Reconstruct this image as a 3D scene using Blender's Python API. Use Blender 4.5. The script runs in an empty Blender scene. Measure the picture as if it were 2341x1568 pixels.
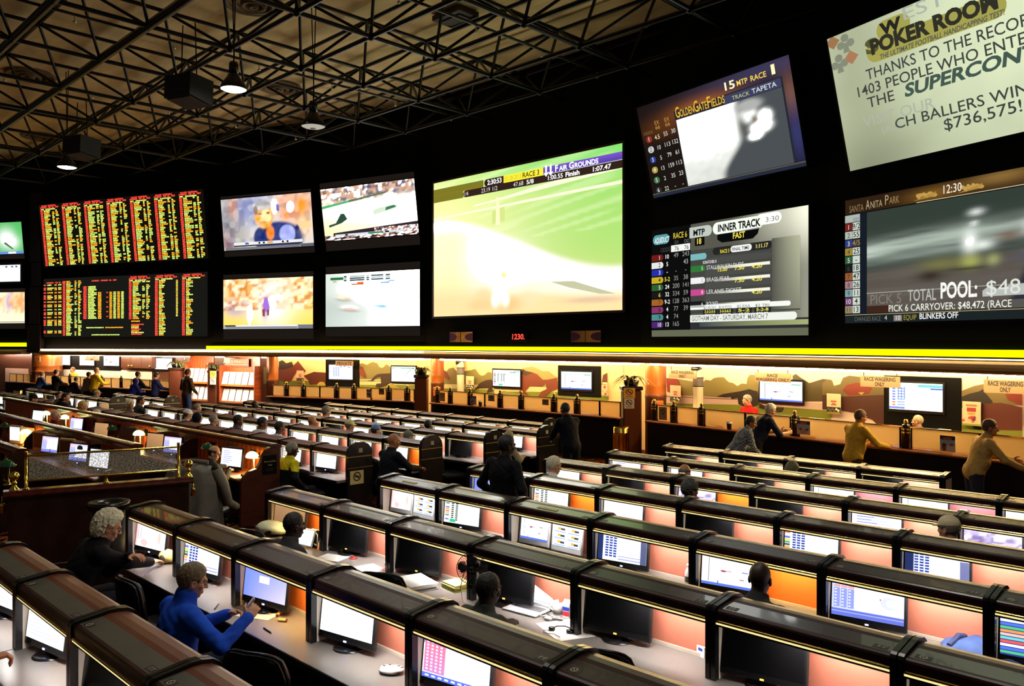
import bpy, math, random
import numpy as np
from mathutils import Vector, Matrix
random.seed(11)
rng = np.random.default_rng(11)
sc = bpy.context.scene
COL = sc.collection
PI = math.pi
R = math.radians

# ---------------------------------------------------------------- camera, world, exposure
CAMH = 2.80
FPX = 1840.0
YAW = R(44.5)
cd = bpy.data.cameras.new('camera')
cd.sensor_width = 36.0
cd.lens = 36.0 * FPX / 2341.0
cd.clip_end = 200
cam = bpy.data.objects.new('camera', cd)
cam.location = (0, 0, CAMH)
cam.rotation_euler = (PI / 2, 0, YAW)
COL.objects.link(cam)
sc.camera = cam
vs = sc.view_settings
sc.display_settings.display_device = 'sRGB'
vs.view_transform = 'Standard'
vs.look = 'None'
vs.exposure = 0.0
vs.gamma = 1.0
vs.use_curve_mapping = False
w = bpy.data.worlds.new('world')
sc.world = w
w.use_nodes = True
w.node_tree.nodes['Background'].inputs[0].default_value = (1.0, 0.88, 0.68, 1)
w.node_tree.nodes['Background'].inputs[1].default_value = 0.052
try:
 sc.cycles.use_denoising = True
 sc.cycles.max_bounces = 6
 sc.cycles.sample_clamp_indirect = 4.0
except Exception:
 pass

# ---------------------------------------------------------------- geometry of the view (photo pixels -> rays), used to place things on real planes
FX, FY = -math.sin(YAW), math.cos(YAW)
RX, RY = math.cos(YAW), math.sin(YAW)

def ray(px, py=784):
 t = (px - 1170.5) / FPX
 return Vector((FX + RX * t, FY + RY * t, (784 - py) / FPX))

def atd(px, py, z):
 return ray(px, py) * z + Vector((0, 0, CAMH))

def atY(px, py, Y):
 r = ray(px, py)
 return r * (Y / r.y) + Vector((0, 0, CAMH))

def atZ(px, py, Z):
 r = ray(px, py)
 return r * ((Z - CAMH) / r.z) + Vector((0, 0, CAMH))

def isect(px, P, d):
 r = ray(px)
 det = r.x * (-d[1]) + d[0] * r.y
 a = (P[0] * (-d[1]) + d[0] * P[1]) / det
 return Vector((r.x * a, r.y * a))

# ---------------------------------------------------------------- colour helpers
def s2l(c):
 c = c / 255.0
 return c / 12.92 if c <= 0.04045 else ((c + 0.055) / 1.055) ** 2.4

def C(r, g, b, k=1.0):
 return (s2l(r) * k, s2l(g) * k, s2l(b) * k)

# ---------------------------------------------------------------- materials
MATS = {}

def mat(name, col, rough=0.5, metal=0.0, noise=0.0, nscale=8.0, wood=False, bump=0.0, coat=0.0, spec=0.5, trans=0.0, alpha=1.0, stretch=(1, 1, 1)):
 if name in MATS:
  return MATS[name]
 m = bpy.data.materials.new(name)
 m.use_nodes = True
 nt = m.node_tree
 b = nt.nodes['Principled BSDF']
 b.inputs['Base Color'].default_value = (*col, 1)
 b.inputs['Roughness'].default_value = rough
 b.inputs['Metallic'].default_value = metal
 b.inputs['Specular IOR Level'].default_value = spec
 b.inputs['Coat Weight'].default_value = coat
 b.inputs['Transmission Weight'].default_value = trans
 b.inputs['Alpha'].default_value = alpha
 if noise > 0 or wood or bump > 0:
  tc = nt.nodes.new('ShaderNodeTexCoord')
  mp = nt.nodes.new('ShaderNodeMapping')
  mp.inputs['Scale'].default_value = stretch
  nt.links.new(tc.outputs['Object'], mp.inputs['Vector'])
  if wood:
   tx = nt.nodes.new('ShaderNodeTexWave')
   tx.inputs['Scale'].default_value = nscale
   tx.inputs['Distortion'].default_value = 6.0
   tx.inputs['Detail'].default_value = 3.0
  else:
   tx = nt.nodes.new('ShaderNodeTexNoise')
   tx.inputs['Scale'].default_value = nscale
   tx.inputs['Detail'].default_value = 5.0
  nt.links.new(mp.outputs['Vector'], tx.inputs['Vector'])
  fac = tx.outputs['Fac']
  if noise > 0:
   rp = nt.nodes.new('ShaderNodeValToRGB')
   rp.color_ramp.elements[0].position = 0.25
   rp.color_ramp.elements[1].position = 0.75
   rp.color_ramp.elements[0].color = (*[c * (1 - noise) for c in col], 1)
   rp.color_ramp.elements[1].color = (*[min(1, c * (1 + noise)) for c in col], 1)
   nt.links.new(fac, rp.inputs['Fac'])
   nt.links.new(rp.outputs['Color'], b.inputs['Base Color'])
  if bump > 0:
   bp = nt.nodes.new('ShaderNodeBump')
   bp.inputs['Strength'].default_value = bump
   bp.inputs['Distance'].default_value = 0.01
   nt.links.new(fac, bp.inputs['Height'])
   nt.links.new(bp.outputs['Normal'], b.inputs['Normal'])
 MATS[name] = m
 return m

def emat(name, col, k=1.0):
 if name in MATS:
  return MATS[name]
 m = bpy.data.materials.new(name)
 m.use_nodes = True
 nt = m.node_tree
 nt.nodes.clear()
 e = nt.nodes.new('ShaderNodeEmission')
 e.inputs[0].default_value = (*col, 1)
 e.inputs[1].default_value = k
 o = nt.nodes.new('ShaderNodeOutputMaterial')
 nt.links.new(e.outputs[0], o.inputs[0])
 MATS[name] = m
 return m

def attrmat(name, emit=0.0, rough=0.5, gloss=False):
 """picture material: colour from the mesh's own colour layer; a lit display when emit > 0, else paint or print"""
 if name in MATS:
  return MATS[name]
 m = bpy.data.materials.new(name)
 m.use_nodes = True
 nt = m.node_tree
 b = nt.nodes['Principled BSDF']
 a = nt.nodes.new('ShaderNodeAttribute')
 a.attribute_name = 'Col'
 if emit > 0:
  b.inputs['Base Color'].default_value = (0.004, 0.004, 0.005, 1)
  b.inputs['Roughness'].default_value = 0.25 if gloss else 0.6
  b.inputs['Specular IOR Level'].default_value = 0.5 if gloss else 0.0
  nt.links.new(a.outputs['Color'], b.inputs['Emission Color'])
  b.inputs['Emission Strength'].default_value = emit
 else:
  b.inputs['Roughness'].default_value = rough
  nt.links.new(a.outputs['Color'], b.inputs['Base Color'])
 MATS[name] = m
 return m

# ---------------------------------------------------------------- text outlines
TXT = {}

def text_geo(s, bold=0.0):
 key = (s, bold)
 if key in TXT:
  return TXT[key]
 cu = bpy.data.curves.new('t', 'FONT')
 cu.body = s
 cu.size = 1.0
 cu.offset = bold
 cu.resolution_u = 3
 ob = bpy.data.objects.new('t', cu)
 me = ob.to_mesh()
 v = np.array([p.co[:2] for p in me.vertices]) if len(me.vertices) else np.zeros((0, 2))
 f = [tuple(p.vertices) for p in me.polygons]
 ob.to_mesh_clear()
 bpy.data.objects.remove(ob)
 bpy.data.curves.remove(cu)
 TXT[key] = (v, f)
 return TXT[key]

# ---------------------------------------------------------------- mesh builder
class MB:
 def __init__(self, name=None):
  self.v = []
  self.f = []
  self.m = []
  self.s = []
  self.c = []
  self.M = None

 def face(self, pts, mi=0, col=None, sm=False):
  n = len(self.v)
  self.v.extend([tuple(p) for p in pts])
  self.f.append(tuple(range(n, n + len(pts))))
  self.m.append(mi)
  self.s.append(sm)
  self.c.append(col)

 def geo(self, vs, fs, mi=0, sm=False, col=None):
  n = len(self.v)
  self.v.extend([tuple(p) for p in vs])
  for f in fs:
   self.f.append(tuple(i + n for i in f))
   self.m.append(mi)
   self.s.append(sm)
   self.c.append(col)

 def box(self, a, b, mi=0, col=None, bev=0.0):
  x0, y0, z0 = [min(p, q) for p, q in zip(a, b)]
  x1, y1, z1 = [max(p, q) for p, q in zip(a, b)]
  e = min(bev, (x1 - x0) / 3, (y1 - y0) / 3, (z1 - z0) / 3)
  if e <= 0:
   vs = [(x0, y0, z0), (x1, y0, z0), (x1, y1, z0), (x0, y1, z0), (x0, y0, z1), (x1, y0, z1), (x1, y1, z1), (x0, y1, z1)]
   fs = [(0, 3, 2, 1), (4, 5, 6, 7), (0, 1, 5, 4), (1, 2, 6, 5), (2, 3, 7, 6), (3, 0, 4, 7)]
   self.geo(vs, fs, mi, False, col)
   return
  # chamfered box: 24 vertices
  X, Y, Z = (x0, x1), (y0, y1), (z0, z1)
  vs, idx = [], {}
  for i in (0, 1):
   for j in (0, 1):
    for k in (0, 1):
     sx, sy, sz = (1 - 2 * i) * e, (1 - 2 * j) * e, (1 - 2 * k) * e
     for ax in range(3):
      p = [X[i] + sx, Y[j] + sy, Z[k] + sz]
      p[ax] = (X[i], Y[j], Z[k])[ax]
      idx[(i, j, k, ax)] = len(vs)
      vs.append(tuple(p))
  g = lambda i, j, k, a: idx[(i, j, k, a)]
  fs = []
  for i in (0, 1):
   q = [g(i, 0, 0, 0), g(i, 1, 0, 0), g(i, 1, 1, 0), g(i, 0, 1, 0)]
   fs.append(tuple(q if i else q[::-1]))
   q = [g(0, i, 0, 1), g(0, i, 1, 1), g(1, i, 1, 1), g(1, i, 0, 1)]
   fs.append(tuple(q if i else q[::-1]))
   q = [g(0, 0, i, 2), g(1, 0, i, 2), g(1, 1, i, 2), g(0, 1, i, 2)]
   fs.append(tuple(q if i else q[::-1]))
  for i in (0, 1):
   for j in (0, 1):
    q = [g(i, j, 0, 0), g(i, j, 1, 0), g(i, j, 1, 1), g(i, j, 0, 1)]
    fs.append(tuple(q if (i + j) % 2 else q[::-1]))
    q = [g(i, 0, j, 0), g(i, 0, j, 2), g(i, 1, j, 2), g(i, 1, j, 0)]
    fs.append(tuple(q if (i + j) % 2 else q[::-1]))
    q = [g(0, i, j, 1), g(1, i, j, 1), g(1, i, j, 2), g(0, i, j, 2)]
    fs.append(tuple(q if (i + j) % 2 else q[::-1]))
    for k in (0, 1):
     q = [g(i, j, k, 0), g(i, j, k, 1), g(i, j, k, 2)]
     fs.append(tuple(q if (i + j + k) % 2 else q[::-1]))
  self.geo(vs, fs, mi, False, col)

 def prism_x(self, prof, x0, x1, mi=0, close=True, mis=None, sm=False, cap=True):
  """profile of (y, z) points run along x"""
  n = len(prof)
  vs = [(x0, p[0], p[1]) for p in prof] + [(x1, p[0], p[1]) for p in prof]
  for i in range(n if close else n - 1):
   j = (i + 1) % n
   self.geo([vs[i], vs[j], vs[n + j], vs[n + i]], [(0, 1, 2, 3)], mis[i] if mis else mi, sm)
  if cap and close:
   self.geo(vs[:n], [tuple(range(n))[::-1]], mi)
   self.geo(vs[n:], [tuple(range(n))], mi)

 def tube(self, pts, r, seg=8, mi=0, sm=True, cap=True, r1=None):
  pts = [Vector(p) for p in pts]
  n = len(pts)
  rings = []
  up = Vector((0, 0, 1))
  prev = None
  for i, p in enumerate(pts):
   d = (pts[min(i + 1, n - 1)] - pts[max(i - 1, 0)])
   d = d.normalized() if d.length > 1e-9 else Vector((0, 0, 1))
   if prev is None:
    a = d.cross(up)
    if a.length < 1e-4:
     a = d.cross(Vector((1, 0, 0)))
    a.normalize()
   else:
    a = prev - d * prev.dot(d)
    a = a.normalized() if a.length > 1e-6 else d.orthogonal().normalized()
   prev = a
   b = d.cross(a)
   rr = r if r1 is None else r + (r1 - r) * i / max(1, n - 1)
   rings.append([p + (a * math.cos(2 * PI * k / seg) + b * math.sin(2 * PI * k / seg)) * rr for k in range(seg)])
  vs = [q for rg in rings for q in rg]
  fs = []
  for i in range(n - 1):
   for k in range(seg):
    k2 = (k + 1) % seg
    fs.append((i * seg + k, i * seg + k2, (i + 1) * seg + k2, (i + 1) * seg + k))
  self.geo(vs, fs, mi, sm)
  if cap:
   self.geo(rings[0], [tuple(range(seg))[::-1]], mi)
   self.geo(rings[-1], [tuple(range(seg))], mi)

 def lathe(self, prof, c=(0, 0, 0), seg=16, mi=0, sm=True):
  """profile of (r, z) points turned about the vertical through c"""
  vs, fs = [], []
  n = len(prof)
  for k in range(seg):
   a = 2 * PI * k / seg
   for (r, z) in prof:
    vs.append((c[0] + r * math.cos(a), c[1] + r * math.sin(a), c[2] + z))
  for k in range(seg):
   k2 = (k + 1) % seg
   for i in range(n - 1):
    fs.append((k * n + i, k2 * n + i, k2 * n + i + 1, k * n + i + 1))
  self.geo(vs, fs, mi, sm)

 def ball(self, c, r, mi=0, seg=12, rings=8, sm=True):
  rx, ry, rz = (r, r, r) if not hasattr(r, '__len__') else r
  vs, fs = [], []
  for i in range(rings + 1):
   th = PI * i / rings
   for k in range(seg):
    a = 2 * PI * k / seg
    vs.append((c[0] + rx * math.sin(th) * math.cos(a), c[1] + ry * math.sin(th) * math.sin(a), c[2] + rz * math.cos(th)))
  for i in range(rings):
   for k in range(seg):
    k2 = (k + 1) % seg
    fs.append((i * seg + k, (i + 1) * seg + k, (i + 1) * seg + k2, i * seg + k2))
  self.geo(vs, fs, mi, sm)

 def xform(self, M, start=0):
  self.v[start:] = [tuple(M @ Vector(p)) for p in self.v[start:]]

 def build(self, name, mats, parent=None, loc=None):
  me = bpy.data.meshes.new(name)
  me.from_pydata(self.v, [], self.f)
  if not isinstance(mats, (list, tuple)):
   mats = [mats]
  for m in mats:
   me.materials.append(m)
  me.polygons.foreach_set('material_index', self.m)
  me.polygons.foreach_set('use_smooth', self.s)
  if any(c is not None for c in self.c):
   at = me.color_attributes.new('Col', 'FLOAT_COLOR', 'CORNER')
   buf = []
   for f, c in zip(self.f, self.c):
    if c is None:
     c = (0, 0, 0)
    if hasattr(c[0], '__len__'):
     for q in c:
      buf.extend((q[0], q[1], q[2], 1))
    else:
     buf.extend((c[0], c[1], c[2], 1) * len(f))
   at.data.foreach_set('color', buf)
  me.update()
  o = bpy.data.objects.new(name, me)
  COL.objects.link(o)
  if parent is not None:
   o.parent = parent
  if loc is not None:
   o.location = loc
  return o

class Canvas(MB):
 """a flat picture W x Ht standing on x (right) and z (up), seen from -y; u, v in 0..1 with v from the top"""
 def __init__(self, W, Ht, dl=0.004):
  super().__init__()
  self.W, self.H, self.dl = W, Ht, dl

 def p(self, u, v, L):
  return (u * self.W, -L * self.dl, (1 - v) * self.H)

 def rect(self, u0, v0, u1, v1, col, L=1):
  """col: one colour or four (top left, top right, bottom right, bottom left)"""
  if hasattr(col[0], '__len__'):
   col = [col[3], col[2], col[1], col[0]]
  self.face([self.p(u0, v1, L), self.p(u1, v1, L), self.p(u1, v0, L), self.p(u0, v0, L)], 0, col)

 def poly(self, pts, col, L=1):
  a = sum(pts[i][0] * pts[(i + 1) % len(pts)][1] - pts[(i + 1) % len(pts)][0] * pts[i][1] for i in range(len(pts)))
  if a > 0:
   pts = pts[::-1]
  self.face([self.p(u, v, L) for u, v in pts], 0, col)

 def pill(self, u0, v0, u1, v1, col, L=1, left=True, right=True):
  h = (v1 - v0) / 2
  r = h * self.H / self.W
  pts = []
  if right:
   pts += [(u1 - r + r * math.sin(a), (v0 + v1) / 2 - h * math.cos(a)) for a in [PI * i / 8 for i in range(9)]]
  else:
   pts += [(u1, v0), (u1, v1)]
  if left:
   pts += [(u0 + r - r * math.sin(a), (v0 + v1) / 2 + h * math.cos(a)) for a in [PI * i / 8 for i in range(9)]]
  else:
   pts += [(u0, v1), (u0, v0)]
  self.poly(pts, col, L)

 def blob(self, u, v, ru, rv, col, L=1, n=18, ang=0, jit=0):
  pts = []
  for i in range(n):
   a = 2 * PI * i / n
   k = 1 + jit * (random.random() - .5)
   x, y = ru * self.W * math.cos(a) * k, rv * self.H * math.sin(a) * k
   pts.append((u + (x * math.cos(ang) - y * math.sin(ang)) / self.W, v + (x * math.sin(ang) + y * math.cos(ang)) / self.H))
  self.poly(pts, col, L)

 def text(self, s, u, v, h, col, L=3, w=None, al='l', bold=0.0, shear=0.0):
  """u, v: left (or centre, right) end of the baseline; h: height of capitals over picture height; w: width to fit over picture width"""
  vs, fs = text_geo(s, bold)
  if len(vs) == 0:
   return
  k = h * self.H / 0.70
  x0, x1 = vs[:, 0].min(), vs[:, 0].max()
  kx = k if w is None else w * self.W / max(1e-6, x1 - x0)
  wid = (x1 - x0) * kx
  ox = u * self.W - (0 if al == 'l' else wid if al == 'r' else wid / 2)
  pts = [(ox + (a - x0) * kx + shear * b * k, -L * self.dl, (1 - v) * self.H + b * k) for a, b in vs]
  self.geo(pts, fs, 0, False, col)

 def grid(self, fn, u0, v0, u1, v1, nu, nv, L=0):
  """picture area shaded by fn(u, v) -> (r, g, b) arrays, u, v in 0..1 inside the area"""
  U, V = np.meshgrid(np.linspace(0, 1, nu + 1), np.linspace(0, 1, nv + 1), indexing='ij')
  r, g, b = fn(U, V)
  one = np.ones_like(U)
  A = np.clip(np.stack([r * one, g * one, b * one], -1), 0, 8)
  n = len(self.v)
  for i in range(nu + 1):
   for j in range(nv + 1):
    self.v.append(self.p(u0 + (u1 - u0) * U[i, j], v0 + (v1 - v0) * V[i, j], L))
  q = nv + 1
  for i in range(nu):
   for j in range(nv):
    self.f.append((n + i * q + j + 1, n + (i + 1) * q + j + 1, n + (i + 1) * q + j, n + i * q + j))
    self.m.append(0)
    self.s.append(False)
    self.c.append([A[i, j + 1], A[i + 1, j + 1], A[i + 1, j], A[i, j]])

def vnoise(x, y, seed=0):
 xi, yi = np.floor(x).astype(int), np.floor(y).astype(int)
 xf, yf = x - xi, y - yi
 def h(a, b):
  s = np.sin(a * 127.1 + b * 311.7 + seed * 74.7) * 43758.5453
  return s - np.floor(s)
 u, v = xf * xf * (3 - 2 * xf), yf * yf * (3 - 2 * yf)
 return (h(xi, yi) * (1 - u) + h(xi + 1, yi) * u) * (1 - v) + (h(xi, yi + 1) * (1 - u) + h(xi + 1, yi + 1) * u) * v

def sstep(a, b, x):
 t = np.clip((x - a) / (b - a), 0, 1)
 return t * t * (3 - 2 * t)

def mix(a, b, t):
 return a * (1 - t) + b * t

# ---------------------------------------------------------------- things, parts, copies
def tag(o, label=None, cat=None, group=None, kind=None):
 if label:
  o['label'] = label
 if cat:
  o['category'] = cat
 if group:
  o['group'] = group
 if kind:
  o['kind'] = kind
 return o

def thing(name, label, cat, loc=(0, 0, 0), rz=0.0, group=None):
 o = bpy.data.objects.new(name, None)
 o.empty_display_size = 0.1
 COL.objects.link(o)
 o.location = loc
 o.rotation_euler = (0, 0, rz)
 return tag(o, label, cat, group)

def struct(name, mb, mats, loc=None):
 o = mb.build(name, mats)
 if loc is not None:
  o.location = loc
 o['kind'] = 'structure'
 return o

def dup(root, loc, rz, label, group=None):
 r = root.copy()
 COL.objects.link(r)
 r.location = loc
 r.rotation_euler = (0, 0, rz)
 r['label'] = label
 if group:
  r['group'] = group
 for ch in list(root.children):
  c = ch.copy()
  COL.objects.link(c)
  c.parent = r
  for g in ch.children:
   d = g.copy()
   COL.objects.link(d)
   d.parent = c
 return r

def subpart(child, parent):
 child.parent = parent
 return child

ORD = ['first', 'second', 'third', 'fourth', 'fifth', 'sixth', 'seventh', 'eighth', 'ninth', 'tenth', 'eleventh', 'twelfth', 'thirteenth', 'fourteenth']

# common materials
BLACK = mat('black_paint', (0.0022, 0.0022, 0.0025), 0.75, spec=0.12)
GLOSSB = mat('gloss_black', (0.006, 0.006, 0.007), 0.22, spec=0.5)
BRASS = mat('brass', (0.83, 0.58, 0.16), 0.22, metal=1.0)
GOLD = mat('polished_gold', (0.9, 0.62, 0.12), 0.14, metal=1.0)
CHROME = mat('chrome', (0.75, 0.75, 0.78), 0.12, metal=1.0)
WHITEP = mat('white_plastic', (0.8, 0.8, 0.78), 0.35)
PAPER = mat('paper', (0.82, 0.8, 0.75), 0.7, noise=0.05, nscale=20)
MAHOG = mat('dark_mahogany', (0.030, 0.010, 0.006), 0.3, noise=0.15, nscale=1.0, wood=True, stretch=(1, 1, 6), spec=0.5)
DISPLAY = attrmat('lit_display', 1.0)
MONITOR = attrmat('monitor_display', 1.15, gloss=True)
LEDS = attrmat('led_display', 1.6)
PRINT = attrmat('printed_surface', 0.0, 0.6)

# ================================================================ ROOM SHELL
ROWY = {k: 3.04 + (k - 2) * 1.485 for k in range(1, 11)}
ZR = {1: 0.0, 2: 0.0, 3: -0.03, 4: -0.045, 5: -0.085, 6: -0.12, 7: -0.155, 8: -0.175, 9: -0.195, 10: -0.2}
ZL = {1: -0.03, 2: -0.03, 3: -0.03, 4: -0.03, 5: -0.125, 6: -0.13, 7: -0.15, 8: -0.17, 9: -0.2, 10: -0.2}
AISLE = -9.7

def floorz(x, y):
 Z = ZL if x < AISLE else ZR
 z = Z[1]
 for k in range(2, 11):
  if y > ROWY[k] - 1.1:
   z = Z[k]
 return z

carpet = mat('patterned_carpet', (0.02, 0.008, 0.005), 0.95, spec=0.05)
nt = carpet.node_tree
tc = nt.nodes.new('ShaderNodeTexCoord')
v1 = nt.nodes.new('ShaderNodeTexVoronoi')
v1.inputs['Scale'].default_value = 2.6
n1 = nt.nodes.new('ShaderNodeTexNoise')
n1.inputs['Scale'].default_value = 3.0
n1.inputs['Distortion'].default_value = 2.5
rp = nt.nodes.new('ShaderNodeValToRGB')
cr = rp.color_ramp
cr.interpolation = 'CONSTANT'
cr.elements[0].color = (0.006, 0.003, 0.003, 1)
cr.elements[1].position = 0.52
cr.elements[1].color = (0.30, 0.035, 0.010, 1)
e = cr.elements.new(0.57)
e.color = (0.42, 0.19, 0.035, 1)
e = cr.elements.new(0.6)
e.color = (0.02, 0.02, 0.008, 1)
nt.links.new(tc.outputs['Object'], v1.inputs['Vector'])
nt.links.new(tc.outputs['Object'], n1.inputs['Vector'])
nt.links.new(n1.outputs['Fac'], rp.inputs['Fac'])
nt.links.new(rp.outputs['Color'], nt.nodes['Principled BSDF'].inputs['Base Color'])

fl = MB()
for (x0, x1, Z) in ((-60, AISLE, ZL), (AISLE, 6, ZR)):
 ys = [-4.0] + [ROWY[k] - 1.1 for k in range(2, 11)] + [26.0]
 for i in range(len(ys) - 1):
  z = Z[i + 1]
  fl.face([(x0, ys[i], z), (x1, ys[i], z), (x1, ys[i + 1], z), (x0, ys[i + 1], z)])
  if i + 2 in Z and i < len(ys) - 2:
   z2 = Z[i + 2]
   fl.face([(x0, ys[i + 1], z2), (x0, ys[i + 1], z), (x1, ys[i + 1], z), (x1, ys[i + 1], z2)])
struct('floor', fl, carpet)

# facade of the screens: a faceted, gently concave black wall
FP = [(3.0, 11.46), (-2.252, 13.197), (-6.198, 14.502), (-11.018, 15.5), (-18.846, 15.5), (-22.985, 14.383), (-35.519, 9.446), (-40.0, 6.86), (-46.0, 3.4)]
FN = ['wall_near_right', 'wall_right', 'wall_back_right', 'wall_back', 'wall_back_left', 'wall_left', 'wall_far_left', 'wall_outer_left']
ZW0, ZW1 = 2.56, 10.6
for i, nm in enumerate(FN):
 a, b = Vector((*FP[i], 0)), Vector((*FP[i + 1], 0))
 d = (b - a).normalized()
 n = Vector((d.y, -d.x, 0))
 if n.y > 0:
  n = -n
 m = MB()
 q = -n * 0.25
 zz = lambda p, z: (p.x, p.y, z)
 m.face([zz(a, ZW0), zz(b, ZW0), zz(b, ZW1), zz(a, ZW1)])
 m.face([zz(a + q, ZW0), zz(a + q, ZW1), zz(b + q, ZW1), zz(b + q, ZW0)])
 m.face([zz(a, ZW0), zz(a + q, ZW0), zz(b + q, ZW0), zz(b, ZW0)])
 struct(nm, m, BLACK)

# ceiling deck
deck = mat('sprayed_ceiling_deck', C(236, 208, 156), 0.95, noise=0.22, nscale=0.9, spec=0.05, stretch=(1, 3, 1))
m = MB()
m.face([(-60, -6, 10.09), (-60, 26, 10.09), (8, 26, 10.09), (8, -6, 10.09)])
struct('ceiling', m, deck)

# ---- space frame under the deck: two chord grids joined by webs
steel = mat('black_steel_tube', (0.0025, 0.003, 0.003), 0.35, metal=0.0, spec=0.25)
ZLO, ZUP = 8.94, 9.86
MY, MX = 1.67, 2.64
YL = [6.14 * 1.008 + MY * k for k in range(-3, 7)]
XL = [6.14 * -2.60 + MX * k for k in range(-11, 6)]

def facade_y(x):
 for i in range(len(FP) - 1):
  (xa, ya), (xb, yb) = FP[i], FP[i + 1]
  if xb <= x <= xa:
   return ya + (yb - ya) * (x - xa) / (xb - xa)
 return FP[0][1] if x > 0 else FP[-1][1]

truss = thing('ceiling_truss', 'black steel tube space frame hanging below the tan ceiling deck', 'truss', (0, 0, ZLO))
def chord(nm, p, q, r):
 mb = MB()
 mb.tube([(p[0], p[1], p[2] - ZLO), (q[0], q[1], q[2] - ZLO)], r, 6)
 mb.build(nm, steel, truss)
XA, XB = XL[0], XL[-1]
def xleft(y):
 x = XA
 while x < XB and facade_y(x) < y + 0.1:
  x += 0.25
 return x
for k, y in enumerate(YL):
 if y < 15.4:
  chord('lower_chord', (xleft(y), y, ZLO), (min(XB, 1.0), y, ZLO), 0.085 if k in (2, 3) else 0.05)
for x in XL:
 if x < 1:
  ye = min(facade_y(x) - 0.05, 15.4)
  chord('lower_chord', (x, YL[0] - 1.0, ZLO), (x, ye, ZLO), 0.046)
YU = [y + MY / 2 for y in YL]
XU = [x + MX / 2 for x in XL]
for y in YU:
 if y < 15.4:
  chord('upper_chord', (xleft(y), y, ZUP), (1.0, y, ZUP), 0.045)
for x in XU:
 if x < 1:
  chord('upper_chord', (x, YL[0] - 1.0, ZUP), (x, min(facade_y(x) - 0.05, 15.4), ZUP), 0.042)
for k, y in enumerate(YL):
 wb = MB()
 for x in XL:
  if x > 1 or y > facade_y(x) - 0.2:
   continue
  for sx in (-1, 1):
   for sy in (-1, 1):
    X2, Y2 = x + sx * MX / 2, y + sy * MY / 2
    if Y2 < facade_y(X2) - 0.1:
     wb.tube([(x, y, 0), (X2, Y2, ZUP - ZLO)], 0.034, 5, cap=False)
  wb.ball((x, y, 0), 0.085, seg=8, rings=5)
 if wb.v:
  wb.build('web', steel, truss)

# ---- round air diffusers, plates, pendants, speaker boxes, sprinkler pipes
dtan = mat('diffuser_tan', C(120, 98, 66), 0.7)
DPOS = [(70, 172, 'far left of the ceiling'), (640, 200, 'right of the lit pendant lamp'), (580, 8, 'at the top edge above the pendants'), (92, 312, 'above the leftmost pendant lamp')]
for px, py, wh in DPOS:
 p = atZ(px, py, 10.06)
 t = thing('air_diffuser', 'round tan ring ceiling diffuser ' + wh, 'air vent', p, 0, 'round ceiling diffusers')
 for j, r in enumerate((0.62, 0.45, 0.28, 0.12)):
  q = MB()
  q.lathe([(r, 0.0), (r - 0.02, -0.05 - 0.02 * j), (r - 0.10, -0.03 - 0.02 * j), (r - 0.10, 0.0)], seg=28)
  q.build('ring', dtan, t)
p = atZ(1041, 38, 10.0)
t = thing('ceiling_plate', 'dark brown rectangular plate on the ceiling above the big centre screen', 'panel', p, R(0))
q = MB(); q.box((-0.45, -0.3, -0.06), (0.45, 0.3, 0.06), bev=0.015); q.build('plate', mat('brown_plate', (0.02, 0.012, 0.007), 0.7), t)
q = MB(); q.box((-0.3, -0.15, -0.09), (0.3, 0.15, -0.06)); q.build('face', mat('brown_plate2', (0.03, 0.018, 0.01), 0.7), t)

lampglow = emat('pendant_glow', (1.0, 0.97, 0.9), 14)
lampdim = mat('frosted_lens', (0.75, 0.72, 0.66), 0.4)
PEND = [(534, 205, 15.2, True, 'bright white pendant lamp, the nearest lit one under the ceiling truss'), (716, 290, 16.5, False, 'unlit grey pendant lamp to the right under the ceiling truss'), (153, 383, 21.5, True, 'small bright pendant lamp at the far left above the scoreboard')]
for px, py, z, lit, lab in PEND:
 p = atd(px, py, z)
 t = thing('pendant_lamp', lab, 'ceiling lamp', p, 0, 'pendant lamps')
 q = MB(); q.lathe([(0.0, 0.30), (0.09, 0.30), (0.11, 0.26), (0.13, 0.22), (0.22, 0.10), (0.245, 0.02), (0.235, 0.0), (0.20, 0.08), (0.1, 0.2)], seg=28); q.build('shade', GLOSSB, t)
 q = MB(); q.lathe([(0.0, -0.035), (0.1, -0.03), (0.19, -0.01), (0.233, 0.012), (0.0, 0.03)], seg=28); q.build('lens', lampglow if lit else emat('unlit_lens_glow', C(206, 200, 184), .75), t)  # glow added to the unlit lens so it looks brighter
 if not lit:
  q = MB(); q.lathe([(0.0, -0.05), (0.05, -0.048), (0.07, -0.036)], seg=16); q.build('bulb', mat('bulb_off', (0.9, 0.88, 0.8), 0.4), t)
 q = MB(); q.lathe([(0.0, 0.52), (0.07, 0.52), (0.085, 0.48), (0.085, 0.32), (0.0, 0.30)], seg=16); q.build('housing', GLOSSB, t)
 q = MB()
 q.tube([(0.0, 0, 0.52), (0.03, 0, 0.62), (-0.08, 0, 10.06 - p.z)], 0.012, 6)
 q.tube([(0.0, 0, 0.52), (0.12, 0, 10.06 - p.z)], 0.012, 6)
 q.build('hanging_wire', steel, t)
 if lit:
  ld = bpy.data.lights.new('pendant_light', 'SPOT')
  ld.energy = 260
  ld.spot_size = R(130)
  ld.spot_blend = 0.6
  ld.shadow_soft_size = 0.2
  ld.color = (1, 0.93, 0.82)
  lo = bpy.data.objects.new('pendant_light', ld)
  COL.objects.link(lo)
  lo.parent = t
  lo.location = (0, 0, -0.1)
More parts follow.
